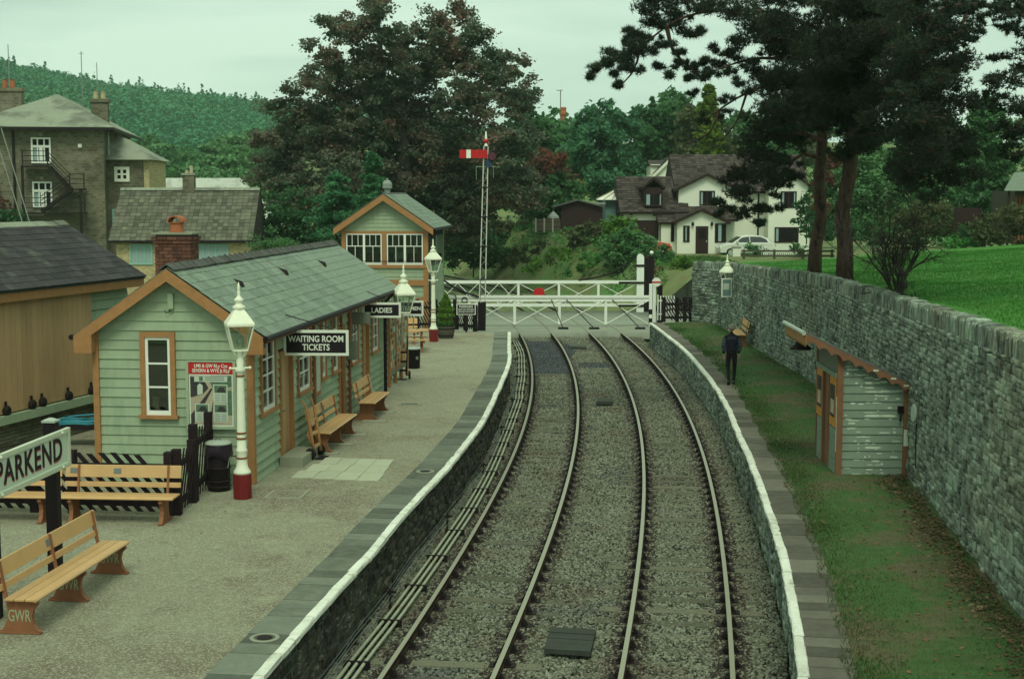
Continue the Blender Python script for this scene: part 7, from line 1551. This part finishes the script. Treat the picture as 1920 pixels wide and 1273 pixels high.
# far chimney and aerial over the trees
d = 175.; a = atd(1056, 217, d); s = thing('tall_flue', 'red banded chimney flue showing over the treetops', 'chimney', (a.x, d, a.z - 10)); mb = MB(); mb.lathe([(.35, 0), (.35, 10), (.5, 10.1), (.5, 10.4), (.35, 10.5), (.4, 10.9), (.33, 11.)], 10); mb.build('stack', 'terracotta', s)
a = atd(1051, 215, d); s = thing('tv_aerial', 'television aerial on a thin mast over the treetops', 'aerial', (a.x, d, a.z - 8)); hh = atd(1051, 170, d).z - s.location.z; mb = MB(); mb.tube([(0, 0, 0), (0, 0, hh)], .07, 5); mb.build('mast', 'mast', s); mb = MB(); mb.tube([(-.5, 0, hh), (.25, 0, hh + .02)], .05, 5)
for k in range(5): mb.tube([(-.5 + k * .17, -.25, hh), (-.5 + k * .17, .25, hh)], .03, 4)
mb.build('antenna', 'mast', s)
# ================================================================== trees and plants
def lobe_points(lobes, dens, rr, flat=.55, spray=.8, shell=.45):
    """leaf centres: every lobe is a cluster of flattened sprays, thicker towards its outside"""
    out = []
    for lb in lobes:
        c, r = lb[0], lb[1]; n = max(8, int(dens * r * r * (lb[2] if len(lb) > 2 else 1))); ns = max(5, int(9 * (r / spray) ** 1.6)); dr = rr.normal(size=(ns, 3)); dr /= np.linalg.norm(dr, axis=1)[:, None]
        rad = r * rr.uniform(shell, 1.05, (ns, 1)) * np.where(rr.random((ns, 1)) < .12, 1.22, 1); cen = np.array(c) + dr * rad * np.array([1, 1, .85])
        k = rr.integers(0, ns, n); sp = spray * rr.uniform(.35, .75, (ns, 1))[k]
        off = rr.normal(size=(n, 3)) * sp * np.array([1, 1, flat]) * .62; tilt = -.18 * np.linalg.norm(off[:, :2], axis=1); off[:, 2] += tilt
        out.append(cen[k] + off)
    return np.concatenate(out)
def limb(mb, a, b_, r0, r1, rr, n=5, wob=.08, seg=6):
    a = Vector(a); b_ = Vector(b_); l = (b_ - a).length; pts = [a.lerp(b_, k / n) + Vector(rr.normal(size=3)) * l * wob * (0 if k in (0, n) else 1) * .5 + Vector((0, 0, -.06 * l * math.sin(math.pi * k / n))) for k in range(n + 1)]
    mb.tube(pts, [r0 + (r1 - r0) * k / n for k in range(n + 1)], seg); return pts
def tree(name, label, cat, lobes, leaf, size, dens, base, tr, fork=.45, bark='bark', flat=.55, spray=.8, group=None, seed=1, limbs=8, aspect=.7, up=.5, shell=.45, crown_name='crown'):
    """lobes: world (centre, radius); base: world foot; tr: trunk radius"""
    rr = np.random.default_rng(seed); base = Vector(base); t = thing(name, label, cat, base, 0, group); L0 = [(np.array(q[0]) - np.array(base), q[1]) for q in lobes]; L1 = [(np.array(q[0]) - np.array(base), *q[1:]) for q in lobes]
    pts = lobe_points(L1, dens, rr, flat, spray, shell); V, Fq = leaf_quads(pts, size, rr, up, aspect); npmesh(crown_name, V, Fq, leaf, t)
    if tr:
        zt = max(c[2] + r for c, r in L0); cx = np.mean([c[:2] for c, r in L0], axis=0); f_ = Vector((cx[0] * fork, cx[1] * fork, zt * fork)); mb = MB(); limb(mb, (0, 0, -.3), f_, tr, tr * .7, rr, 5, .02, 10)
        top = max(L0, key=lambda q: q[0][2]); limb(mb, f_, top[0], tr * .7, tr * .1, rr, 6, .05, 8)
        for c, r in sorted(L0, key=lambda q: -q[1])[:limbs]: limb(mb, f_ * rr.uniform(.7, 1.15), c, tr * .35, tr * .05, rr, 5, .1)
        mb.build('trunk', bark, t, smooth=True)
    return t
def L(px, py, r, d, dy=0): return (tuple(atd(px, py, d + dy)), r / F * (d + dy))

# ---- the copper beech behind the signal box
BL = [(705,15,30),(690,60,48),(642,48,32),(610,38,14),(737,70,28),(690,120,58),(622,110,34),(585,82,14),(650,172,62),(598,150,34),(548,170,20),(528,196,22),(562,215,38),(602,222,54),(820,52,42),(866,28,28),(890,70,34),(850,92,60),(798,112,52),(922,110,38),(962,118,26),(940,170,52),(984,182,30),(880,172,72),(780,182,72),(700,222,82),(620,272,74),(540,262,42),(490,258,26),(520,312,54),(560,362,62),(640,342,74),(740,302,92),(840,282,92),(940,272,72),(988,262,30),(965,352,60),(860,384,82),(760,392,74),(992,332,22),(700,0,22),(575,140,14),(505,196,12),(757,95,34),(745,140,48),(772,58,20),(735,185,50)]
r9 = np.random.default_rng(3); lob = [(*L(x, y, r, 95, float(r9.uniform(-1, 1)) * (2 + r * .05)), .95 if y < 190 else 1.15) for x, y, r in BL]
lob += [(*L(x, y, r * .85, 95, 5.), .7) for x, y, r in BL if y > 230 and r > 40] + [(*L(x, y, 55, 95, 2.), .9) for x, y in ((880, 400), (800, 430), (700, 400), (900, 350), (770, 340), (800, 300), (770, 260))]
tree('copper_beech', 'huge spreading copper beech with dark bronze leaves behind the signal box', 'tree', lob, 'leaf_beech', .25, 1000, (atd(770, 440, 95).x, 95, .5), .75, .38, seed=4, limbs=7, spray=.8, flat=.5, shell=.3)
# twigs that reach past the outline
def fir(name, label, cx, cy_top, cy_bot, half, d, leaf, seed, size=.35, n=9000, group=None, zb=None, cat='conifer', droop=.25, power=.8):
    rr = np.random.default_rng(seed); top = atd(cx, cy_top, d); bot = atd(cx, cy_bot, d); H_ = top.z - bot.z; W_ = half / F * d; t = thing(name, label, cat, (bot.x, d, zb if zb is not None else bot.z), 0, group); z0 = bot.z - t.location.z
    nb = int(max(40, H_ * 16)); P = []; mb = MB(); mb.tube([(0, 0, -.2), (0, 0, z0 + H_)], [W_ * .07 + .05, .02], 7)
    for k in range(nb):
        u = rr.random() ** .8; z = z0 + H_ * u; ln = W_ * (1 - u) ** power * rr.uniform(.75, 1.15) + .12; a = rr.uniform(0, 6.283); dx = np.array([math.cos(a), math.sin(a), -droop]); m = int(n / nb)
        s = rr.uniform(.15, 1, m)[:, None]; P.append(np.array([0, 0, z]) + dx * s * ln + rr.normal(size=(m, 3)) * np.array([.16, .16, .10]) * (.35 + .25 * ln)); mb.tube([(0, 0, z), tuple(np.array([0, 0, z]) + dx * ln * .9)], [.03, .008], 4)
    V, Fq = leaf_quads(np.concatenate(P), size, rr, .5, .45); npmesh('crown', V, Fq, leaf, t); mb.build('trunk', 'bark', t); return t
fir('green_conifer', 'feathery green conifer in front of the copper beech', 700, 285, 440, 46, 78, 'leaf_conifer', 21, .26, 11000, zb=.3, droop=-.05)
fir('green_conifer', 'broad drooping green conifer between cottage and signal box', 632, 325, 470, 75, 80, 'leaf_conifer', 22, .28, 9000, zb=.3, droop=.1, power=.6)
lob = [L(x, y, r, 86) for x, y, r in ((545, 395, 45), (520, 430, 40), (580, 420, 45), (560, 455, 40), (500, 455, 30), (610, 460, 30), (760, 400, 40), (775, 440, 40))]
tree('dark_shrub', 'dense dark shrub mass behind the station roof and signal box', 'shrub', lob, 'leaf_green', .26, 700, (atd(560, 460, 86).x, 86, .3), .12, .3, seed=23, limbs=6)
lob = [L(x, y, r, 60) for x, y, r in ((480, 465, 18), (500, 455, 20), (525, 458, 18), (545, 462, 14), (478, 440, 7), (510, 430, 8))]
tree('buddleia', 'pale green leafy shrub rising behind the station roof ridge', 'shrub', lob, 'leaf_mid', .11, 2600, (atd(505, 470, 60).x, 60, .6), .05, .5, seed=24, limbs=6, spray=.4)
# ---- trees in the wood behind the crossing: each its own
WOOD = [(1130,255,[(1130,215,40),(1095,235,35),(1165,235,38),(1120,270,55),(1160,285,48),(1085,285,38),(1140,320,45),(1180,315,35),(1110,330,40)],135,'leaf_blue','weeping rounded tree standing tallest over the garden sheds'),
 (1040,245,[(1040,240,34),(1010,250,30),(1065,262,34),(1030,285,40),(1000,280,30),(1060,305,40)],150,'leaf_mid','pale green tree below the television aerial'),
 (1225,235,[(1215,225,38),(1250,220,36),(1230,255,50),(1270,250,42),(1200,275,45),(1250,285,50),(1215,315,45)],150,'leaf_green','wide dark green tree behind the pale gable'),
 (1265,190,[(1262,180,22),(1280,190,20),(1248,198,20),(1270,212,28)],175,'leaf_mid','small rounded treetop rising behind the wide dark green tree'),
 (1310,250,[(1300,220,34),(1330,240,36),(1300,270,45),(1340,285,40),(1290,300,36)],142,'leaf_olive','olive brown tree above the cream house roof'),
 (995,215,[(985,215,26),(1005,232,26),(975,250,34),(1015,262,28)],128,'leaf_green','dark tree at the edge of the copper beech crown'),
 (1015,330,[(1010,290,26),(1035,300,24),(1000,325,34),(1045,335,28),(1020,360,36)],108,'leaf_red','russet leaved small tree beside the copper beech'),
 (1060,375,[(1050,350,28),(1075,360,26),(1030,385,34),(1065,395,30),(1000,395,30),(1045,415,26)],106,'leaf_green','deep green bush behind the black shed'),
 (1150,345,[(1110,335,26),(1150,345,28),(1185,345,24),(1130,365,26),(1170,370,24)],114,'leaf_blue','dark bush in the shade under the weeping tree'),
 (1395,250,[(1390,235,36),(1430,245,36),(1400,275,45),(1450,285,45)],150,'leaf_mid','light green tree glimpsed through the pine branches above the cream house'),
 (1490,240,[(1480,250,45),(1520,250,45),(1500,285,50)],160,'leaf_olive','brownish tree glimpsed between the pine trunks')]
for k, (cx, cy, ls, d, lf, lab) in enumerate(WOOD):
    gx = atd(cx, cy, d).x; rr = np.random.default_rng(40 + k)
    lob = [L(x, y, r * .9, d, float(rr.uniform(-2, 2))) for x, y, r in ls]
    tree('broadleaf_tree', lab, 'tree', lob, lf, .4 if d < 120 else .55, 420 if d < 120 else 300, (gx, d, bank_h(gx, d)), .28, .5, seed=40 + k, limbs=7, spray=.9, flat=.7, up=.3)
fir('golden_conifer', 'bright lime green conifer pointing up beside the pine branches', 1327, 160, 320, 32, 130, 'leaf_lime', 60, .45, 7000, droop=-.3, power=.55, zb=3)
fir('small_fir', 'small dark spiky fir top on the tree skyline', 1222, 184, 300, 20, 165, 'leaf_green', 61, .5, 2500, zb=5)
lob = [L(x, y, r, 118) for x, y, r in ((1085, 348, 12), (1095, 352, 9), (1080, 358, 9))]; tree('yellow_shrub', 'yellow autumn shrub between weeping tree and black shed', 'shrub', lob, 'leaf_yellow', .25, 900, (atd(1086, 380, 118).x, 118, 3), .06, .4, seed=63, limbs=3)
lob = [L(x, y, r, 116) for x, y, r in ((1120, 352, 12), (1140, 358, 10), (1150, 365, 10), (1108, 362, 9))]; tree('lime_shrub', 'lime green flowering shrub beside the yellow shrub', 'shrub', lob, 'leaf_lime', .22, 900, (atd(1125, 380, 116).x, 116, 3), .06, .4, seed=64, limbs=3)
# ---- bank and garden bushes
BUSH = [((1030,484,12),(1050,477,11),(1010,494,11),(1064,470,9),(992,504,9),(1040,470,8), 'leaf_bright', 95, 'bright green fern patch on the bank behind the far crossing gate'),
 ((1085,502,10),(1105,494,10),(1070,512,8),(1120,485,9),(1095,480,8), 'leaf_fern', 92, 'pale grassy tussocks on the bank beside the bright ferns'),
 ((975,470,14),(1000,462,13),(985,485,11),(960,490,12),(1020,455,10), 'leaf_olive', 100, 'brambles straggling over the upper bank'),
 ((1515,400,20),(1504,382,12),(1524,432,18),(1500,414,10),(1518,370,10), 'leaf_green', 100, 'dark leafy sapling against the right gable of the cream house'),
 ((860,455,34),(835,470,32),(890,462,34),(925,470,32),(850,485,26),(905,485,28),(945,478,20), 'leaf_green', 108, 'sprawling dark green bushes at the foot of the bank beside the signal box'),
 ((845,435,28),(815,450,22),(880,440,26),(915,445,26), 'leaf_blue', 113, 'dense dark hedge under the copper beech behind the signal box'),
 ((960,440,34),(1000,445,30),(1030,450,28),(985,425,28),(940,432,26), 'leaf_olive', 114, 'tangled olive scrub behind the garden fence panels'),
 ((1170,450,36),(1200,460,34),(1150,465,32),(1185,480,34),(1215,480,26),(1160,490,26), 'leaf_mid', 90, 'big rounded green bush beside the far crossing gate'),
 ((1155,425,22),(1180,428,20),(1140,432,16),(1165,415,14), 'leaf_bright', 95, 'bright leaved bush in front of the garage door'),
 ((1090,440,20),(1110,435,20),(1080,450,16),(1125,445,16), 'leaf_olive', 97, 'brownish bush on top of the bank before the black shed'),
 ((1278,492,16),(1290,500,14),(1268,500,12), 'leaf_bright', 84, 'round bright shrub above the cream garden wall'),
 ((1245,470,14),(1235,480,12),(1252,482,12), 'leaf_mid', 92, 'low green garden shrub near the porch'),
 ((1222,497,14),(1214,490,9), 'leaf_red', 82, 'dark red shrub behind the round-topped gate post'),
 ((1410,466,11),(1422,470,9), 'leaf_mid', 97, 'small shrub in front of the white car'),
 ((1495,464,12),(1505,470,10), 'leaf_mid', 97, 'leafy shrub below the lower window of the right gable'),
 ((1850,420,24),(1880,415,26),(1910,405,26),(1835,435,18),(1870,440,24),(1905,440,26), 'leaf_olive', 66, 'rounded olive bushes beside the veranda hut'),
 ((1800,450,14),(1815,455,14),(1785,455,12), 'leaf_fern', 66, 'low yellow green shrub at the lawn edge'),
 ((1560,430,26),(1600,440,24),(1640,445,24),(1680,445,24),(1720,450,20),(1620,420,20), 'leaf_green', 72, 'dark shrubbery along the far edge of the lawn'),
 ((1590,330,40),(1630,300,38),(1660,350,44),(1610,380,44),(1680,400,36),(1570,390,34), 'leaf_valley', 84, 'light green tree behind the second pine trunk'),
 (*[(x, 400 + (x * 7 % 23), 30) for x in range(1530, 1960, 32)], *[(x, 345 + (x * 5 % 31), 34) for x in range(1545, 1960, 38)], 'leaf_green', 92, 'tall dark hedge closing the far side of the lawn'),
 (*[(x, 300 + (x * 11 % 37), 38) for x in range(1560, 1960, 48)], *[(x, 240 + (x * 3 % 41), 36) for x in range(1600, 1960, 60)], 'leaf_mid', 110, 'mixed green treetops rising behind the tall dark hedge'),
 ((1700,420,26),(1740,425,26),(1775,420,24),(1720,395,26),(1760,395,24),(1650,430,22), 'leaf_olive', 74, 'brownish shrubs behind the bare twiggy shrub'),
 ((1560,300,20),(1545,340,18),(1700,330,26),(1540,380,20), 'leaf_red', 82, 'dark red leaved shrub between the pine trunks')]
for k, b in enumerate(BUSH):
    ls = [q for q in b if isinstance(q, tuple)]; lf, d, lab = [q for q in b if not isinstance(q, tuple)]; rr = np.random.default_rng(80 + k); x0, y0 = np.mean([q[0] for q in ls]), max(q[1] + q[2] for q in ls)
    lob = [L(x, y, r, d, float(rr.uniform(-1, 1))) for x, y, r in ls]; bs = atd(x0, y0, d)
    tree('garden_bush' if d > 80 else 'lawn_bush', lab, 'bush', lob, lf, .24 if d > 80 else .18, 900 if d > 80 else 1200, (bs.x, d, bs.z), (0 if 'fern' in lf or 'fern' in lab else .05), .3, seed=80 + k, limbs=4, spray=.5, up=.5)
fir('pale_conifer', 'tall pale green feathery conifer beyond the lawn', 1842, 185, 470, 70, 78, 'leaf_valley', 62, .3, 16000, zb=3.4, droop=-.35, power=.5)
fir('lawn_conifer', 'slim green garden conifer behind the pale feathery one', 1800, 250, 470, 45, 86, 'leaf_mid', 65, .3, 7000, zb=3.2, droop=-.3, power=.5)
# bank ferns and rough grass
P = []
rr = np.random.default_rng(5)
for _ in range(15000):
    x, d = rr.uniform(-8, 9), rr.uniform(82, 116); z = bank_h(x, d)
    if z > .1 and (x < 7.5 or d < 96): P.append((x, d, z + rr.uniform(.0, .28) * (1 if (math.sin(x * 1.3 + d * .4) > .1) else .35)))
V, Fq = leaf_quads(np.array(P), .30, rr, 1.2, .4); stuff(npmesh('bank_undergrowth', V, Fq, 'leaf_fern'))
P = []
for _ in range(7000):
    x, d = rr.uniform(7.2, 14), rr.uniform(84, 97); P.append((x, d, bank_h(x, d) + rr.uniform(0, .12)))
V, Fq = leaf_quads(np.array(P), .16, rr, .8, .4); stuff(npmesh('garden_grass', V, Fq, 'grass_blade'))
# ivy on the stone building
P = np.stack([rr.uniform(-39.5, -36.2, 5000), 103.4 + rr.uniform(-.25, .35, 5000), rr.uniform(0, 9.5, 5000)], 1); P = P[P[:, 2] < 9.5 - (P[:, 0] + 39.5) * 1.6 + rr.normal(size=len(P)) * .8]
V, Fq = leaf_quads(P, .3, rr, .2); o = npmesh('climbing_ivy', V, Fq, 'leaf_red'); tag(o, 'reddish ivy climbing the front of the stone building', 'ivy')
P = np.stack([rr.uniform(-39.5, -35.0, 4000), 102.6 + rr.uniform(-.6, .6, 4000), rr.uniform(0, 5.4, 4000)], 1); V, Fq = leaf_quads(P, .3, rr, .3); o = npmesh('ivy_hedge', V, Fq, 'leaf_green'); tag(o, 'dark green ivy hedge below the stone building windows', 'hedge')
# valley trees behind the stone building, each one separate
VAL = [(300,300,36,230),(350,312,34,220),(395,300,40,235),(440,285,38,240),(320,330,30,190),(375,335,34,185),(430,325,40,190),(475,310,38,200),(470,268,30,250),(500,345,36,170),(270,290,34,260),(410,345,30,160)]
for k, (x, y, r, d) in enumerate(VAL):
    rr = np.random.default_rng(120 + k); lob = [L(x + rr.uniform(-.7, .7) * r, y + rr.uniform(-.5, .5) * r, r * rr.uniform(.45, .7), d, float(rr.uniform(-3, 3))) for _ in range(6)]; bs = atd(x, y + r * 2, d)
    tree('valley_tree', 'rounded green tree in the valley between the stone building and the copper beech', 'tree', lob, ('leaf_valley', 'leaf_mid', 'leaf_valley')[k % 3], .75, 190, (bs.x, d, min(bs.z, 1)), .3, .5, seed=120 + k, limbs=5, group='valley trees behind the cottage', spray=1.4, up=.3)
# hill forest: reads as one mass
P = []; rr = np.random.default_rng(9)
xs = []
for _ in range(4600):
    d = rr.uniform(330, 795); px = rr.uniform(-80, 1000); x = (px - 960) / F * d; xs.append((x, d, hill_h(x, d), px))
for x, d, z, px in xs:
    con = (math.sin(x * .021 + d * .013) + math.sin(x * .05 - d * .02) + rr.normal() * .7) > .9; h = rr.uniform(6, 10) * (1.15 if con else .75) * rr.uniform(.8, 1.15); n = 54; W_ = rr.uniform(.8, 1.6); u = rr.random(n); a = rr.uniform(0, 6.283, n)
    rad = ((1 - u) * 2.0 + .2) if con else 3.6 * W_ * np.sqrt(np.clip(1 - (2 * u - .9) ** 2, .05, 1)); rad = rad * rr.uniform(.6, 1.05, n)
    P.append(np.stack([x + rad * np.cos(a), d + rad * np.sin(a), z + .8 + h * u], 1))
V, Fq = leaf_quads(np.concatenate(P), 1.45, rr, .9, .8); stuff(npmesh('hill_forest', V, Fq, 'leaf_hill'))

# ================================================================== pines above the wall
def needles(C, ln, rr, per=11, wd=.011):
    n = len(C) * per; c = np.repeat(C, per, 0); dr = rr.normal(size=(n, 3)); dr[:, 2] += .45; dr /= np.linalg.norm(dr, axis=1)[:, None]; s = np.cross(dr, rr.normal(size=(n, 3))); s /= np.linalg.norm(s, axis=1)[:, None]
    l = ln * rr.uniform(.6, 1.15, (n, 1)); V = np.empty((n, 3, 3)); V[:, 0] = c - s * wd; V[:, 1] = c + s * wd; V[:, 2] = c + dr * l; return V.reshape(-1, 3), np.arange(n * 3).reshape(n, 3)
def pine(label, base, top, tr, blobs, branches, seed, d, ln=.155, tuft=1.0, cat='pine tree', deepen=1.2):
    """blobs: (px, py, r, depth); branches: lists of (px, py, depth)"""
    rr = np.random.default_rng(seed); base = Vector(base); top = Vector(top); t = thing('scots_pine', label, cat, base); mb = MB()
    n = 10; pts = [(base - base).lerp(top - base, k / n) + Vector((rr.normal() * .08, rr.normal() * .08, 0)) * (k > 1) for k in range(n + 1)]; pts[0] = Vector((0, 0, -.4)); mb.tube(pts, [tr * 1.15 if k == 0 else tr * (1 - .55 * k / n) for k in range(n + 1)], 14); mb.build('trunk', 'bark_pine', t, smooth=True)
    C = []; mb = MB()
    for br in branches:
        q = [atd(*p) - base for p in br]; k = len(q); q2 = smooth_path(q, .35) if k > 2 else q; m = len(q2); r0 = .065 if k > 3 else .04; mb.tube(q2, [r0 * (1 - .8 * i / m) for i in range(m)], 6)
    b2_ = []
    for q in blobs:
        if q[2] < 27:
            for _ in range(4): a_ = rr.uniform(0, 6.283); b2_.append((q[0] + math.cos(a_) * q[2] * rr.uniform(.3, 1.4), q[1] + math.sin(a_) * q[2] * rr.uniform(.1, .75), q[2] * rr.uniform(.4, .8), q[3] + rr.uniform(-.25, .25)))
        else: b2_.append(q)
    for br in branches:
        if len(br) > 3:
            for p_, q_ in zip(br[1:], br[2:]):
                for _ in range(5): u_ = rr.random(); b2_.append((p_[0] + (q_[0] - p_[0]) * u_ + rr.normal() * 9, p_[1] + (q_[1] - p_[1]) * u_ + rr.normal() * 7 - 3, rr.uniform(4, 9), p_[2] + rr.uniform(-.3, .3)))
    for px, py, r, dd in b2_:
        c = atd(px, py, dd) - base; R_ = r / F * dd; m = max(8, int((560 if r > 20 else 330) * tuft * R_ * R_ + 13 * tuft)); dr = rr.normal(size=(m, 3)); dr /= np.linalg.norm(dr, axis=1)[:, None]; p = np.array(c) + dr * R_ * rr.uniform(.1, 1.0, (m, 1)) ** (.6 if r > 20 else .45) * np.array([1.15, deepen, .62]); C.append(p)
        j = rr.integers(0, m, max(3, m // 8))
        for i in j: mb.tube([tuple(np.array(c) + np.array([0, 0, -R_ * .3])), tuple((np.array(c) + p[i]) / 2 + rr.normal(size=3) * R_ * .08), tuple(p[i])], [.018, .012, .006], 3, cap=False)
    mb.build('branches', 'bark_pine', t); V, Ft = needles(np.concatenate(C), ln, rr); npmesh('crown', V, Ft, 'leaf_pine', t); return t
rr = np.random.default_rng(77); U = lambda a, b_: float(rr.uniform(a, b_))
b1 = [(x, y, r, U(38, 42)) for x, y, r in ((1105,143,10),(1123,120,18),(1143,108,22),(1163,160,11),(1168,100,24),(1185,132,14),(1188,58,18),(1193,83,22),(1210,32,26),(1230,10,30),(1205,65,22),(1236,125,11),(1251,140,11),(1266,120,9),(1296,148,9),(1268,48,22),(1293,66,11),(1326,143,16),(1351,130,18),(1323,120,11),(1369,142,16),(1381,95,20),(1331,8,34),(1380,20,40),(1290,15,24),(1250,30,20),(1240,85,14),(1220,100,13),(1172,128,10),(1150,140,8),(1310,60,9),(1405,120,22),(1430,150,22),(1395,165,14),(1300,175,7),(1280,100,8),(1340,90,9),(1215,-10,30),(1265,-10,35),(1180,75,14),(1420,50,36),(1400,80,26))]
br1 = [[(1545,60,41.5),(1470,30,41),(1400,20,40.5),(1310,25,40),(1250,50,40),(1200,90,40),(1150,112,40),(1110,145,40)],[(1250,50,40),(1262,95,40),(1290,125,40),(1312,140,40)],[(1550,140,41.5),(1480,115,41),(1420,110,41),(1360,125,40.5),(1325,140,40)],[(1200,90,40),(1190,130,40),(1165,160,40)],[(1545,100,41.5),(1450,60,42),(1380,55,42)]]
b1 += [(U(1440, 1640), U(-30, 230), U(26, 48), U(37, 45)) for _ in range(66)]
# low drooping limb that hangs before the house
br1 += [[(1545,265,42),(1490,250,42.5),(1455,285,43),(1420,320,43),(1395,360,43)],[(1545,300,42),(1500,290,42),(1470,330,42.4),(1450,370,42.5)],[(1555,130,42),(1470,150,43),(1400,175,43),(1350,205,43),(1310,235,43)],[(1350,205,43),(1330,250,43),(1290,270,43)],[(1400,175,43),(1380,230,43),(1340,280,43)]]
b1 += [(x, y, r, U(42, 44.5)) for x, y, r in ((1420,290,36),(1400,325,34),(1440,325,34),(1385,360,28),(1362,382,16),(1415,385,24),(1448,390,16),(1350,398,10),(1455,350,20),(1395,405,14),(1430,415,12),(1470,300,26),(1490,330,18),(1375,340,20),(1410,260,30),(1450,250,36),(1490,260,36),(1500,220,40),(1460,210,36),(1420,225,24),(1380,395,12))]
TB1 = atd(1526, 517, 47.0); pine('tall pine with reddish trunk nearer the house, its long limb reaching over the crossing', TB1, TB1 + Vector((-.30, -3.2, 9.8)), .225, b1, br1, 201, 41, tuft=1.0)
b2 = [(U(1550, 1720), U(-30, 190), U(28, 50), U(35, 42)) for _ in range(52)] + [(U(1545, 1650), U(170, 290), U(16, 30), U(37, 41)) for _ in range(18)]
br2 = [[(1590,150,39),(1640,120,38),(1700,110,38)],[(1590,200,39),(1540,190,39),(1500,200,39)],[(1592,100,39),(1650,50,39)],[(1590,270,39),(1625,250,39),(1660,255,39)]]
TB2 = atd(1583, 529, 42.4); pine('thick trunked pine standing just behind the tall stone wall', TB2, TB2 + Vector((-.30, -1.5, 10.5)), .25, b2, br2, 202, 39)
# overhanging pine whose trunk stands to the right, black against the light
b3 = [(U(1640, 1800), U(-30, 330), U(30, 50), U(33.5, 36)) for _ in range(18)] + [(U(1780, 1850), U(150, 330), U(20, 34), U(33.5, 36)) for _ in range(8)]
for _ in range(62): y = U(-30, 340); b3.append((U(1690, 1800) if y > 120 else U(1660, 1830), y, U(24, 42), U(28, 33)))
b3 += [(x, y, r, U(29, 32)) for x, y, r in ((1800,20,16),(1825,15,18),(1845,30,12),(1790,60,14),(1815,70,12),(1832,60,9),(1775,90,18),(1800,110,14),(1770,130,18),(1790,330,22),(1720,350,24),(1745,360,22),(1700,330,20),(1760,300,26),(1680,200,20),(1690,260,20))]
b3 += [(x, y, r, U(28, 31)) for x, y, r in ((1900,10,34),(1880,20,24),(1915,60,26),(1890,50,18),(1910,120,26),(1875,110,14),(1900,150,32),(1870,150,22),(1915,200,34),(1885,200,26),(1905,250,26),(1890,280,18),(1915,300,20),(1860,180,16),(1920,20,40),(1935,100,40),(1935,200,40),(1880,240,14))]
br3 = [[(1990,60,30),(1900,20,30),(1830,10,30),(1760,20,30.5),(1735,90,30.5),(1740,200,30.5),(1742,300,30.5)],[(1990,160,30),(1920,160,30),(1880,140,30)],[(1990,200,30),(1920,220,30),(1890,260,30)],[(1815,15,30),(1800,60,30),(1785,110,30)]]
tb = Vector((11.9, 30.3, LAWNZ(11.9, 30.3))); pine('black needled pine overhanging the lawn from beyond the bushes', tb, tb + Vector((-.2, 0, 11)), .33, b3, br3, 203, 30, ln=.11)
# bare twiggy shrub on the lawn
sb = atd(1685, 552, 33); rr = np.random.default_rng(12); t = thing('bare_shrub', 'leafless twiggy shrub on the lawn behind the stone wall', 'shrub', sb); mb = MB(); tw = MB()
def grow(p, dr, ln, r, lev):
    n = 4; q = [p]; d_ = Vector(dr)
    for k in range(n): d_ = (d_ + Vector(rr.normal(size=3)) * .16 + Vector((0, 0, .03))).normalized(); q.append(q[-1] + d_ * ln / n)
    (mb if r > .02 else tw).tube(q, [r * (1 - .5 * k / n) for k in range(n + 1)], 5 if r > .02 else 3, cap=False)
    if lev:
        for _ in range(4 if lev > 1 else 5):
            k = rr.integers(1, n + 1); grow(q[k], (d_ + Vector(rr.normal(size=3)) * .75 + Vector((0, 0, .1 if lev > 2 else -.05))).normalized(), ln * rr.uniform(.5, .8), r * .5, lev - 1)
for k in range(9):
    a = rr.uniform(0, 6.283); sp = rr.uniform(.15, .75); grow(Vector((rr.normal() * .08, rr.normal() * .08, -.1)), Vector((math.cos(a) * sp, math.sin(a) * sp, 1)).normalized(), rr.uniform(.9, 1.35), rr.uniform(.035, .06), 4)
mb.build('stems', 'bark', t); tw.build('twigs', 'twig', t)
# ================================================================== haze
hz = MB().box(-520, 520, -30, 900, -1.5, 95).build('haze', 'asphalt'); stuff(hz); hz.data.materials.clear()
m = bpy.data.materials.new('haze'); m.use_nodes = True; m.node_tree.nodes.clear(); o_ = N(m.node_tree, 'ShaderNodeOutputMaterial'); v_ = N(m.node_tree, 'ShaderNodeVolumePrincipled')
v_.inputs['Color'].default_value = (.74, .95, .82, 1); v_.inputs['Density'].default_value = .00021; v_.inputs['Anisotropy'].default_value = .0
m.node_tree.links.new(v_.outputs[0], o_.inputs['Volume']); hz.data.materials.append(m)
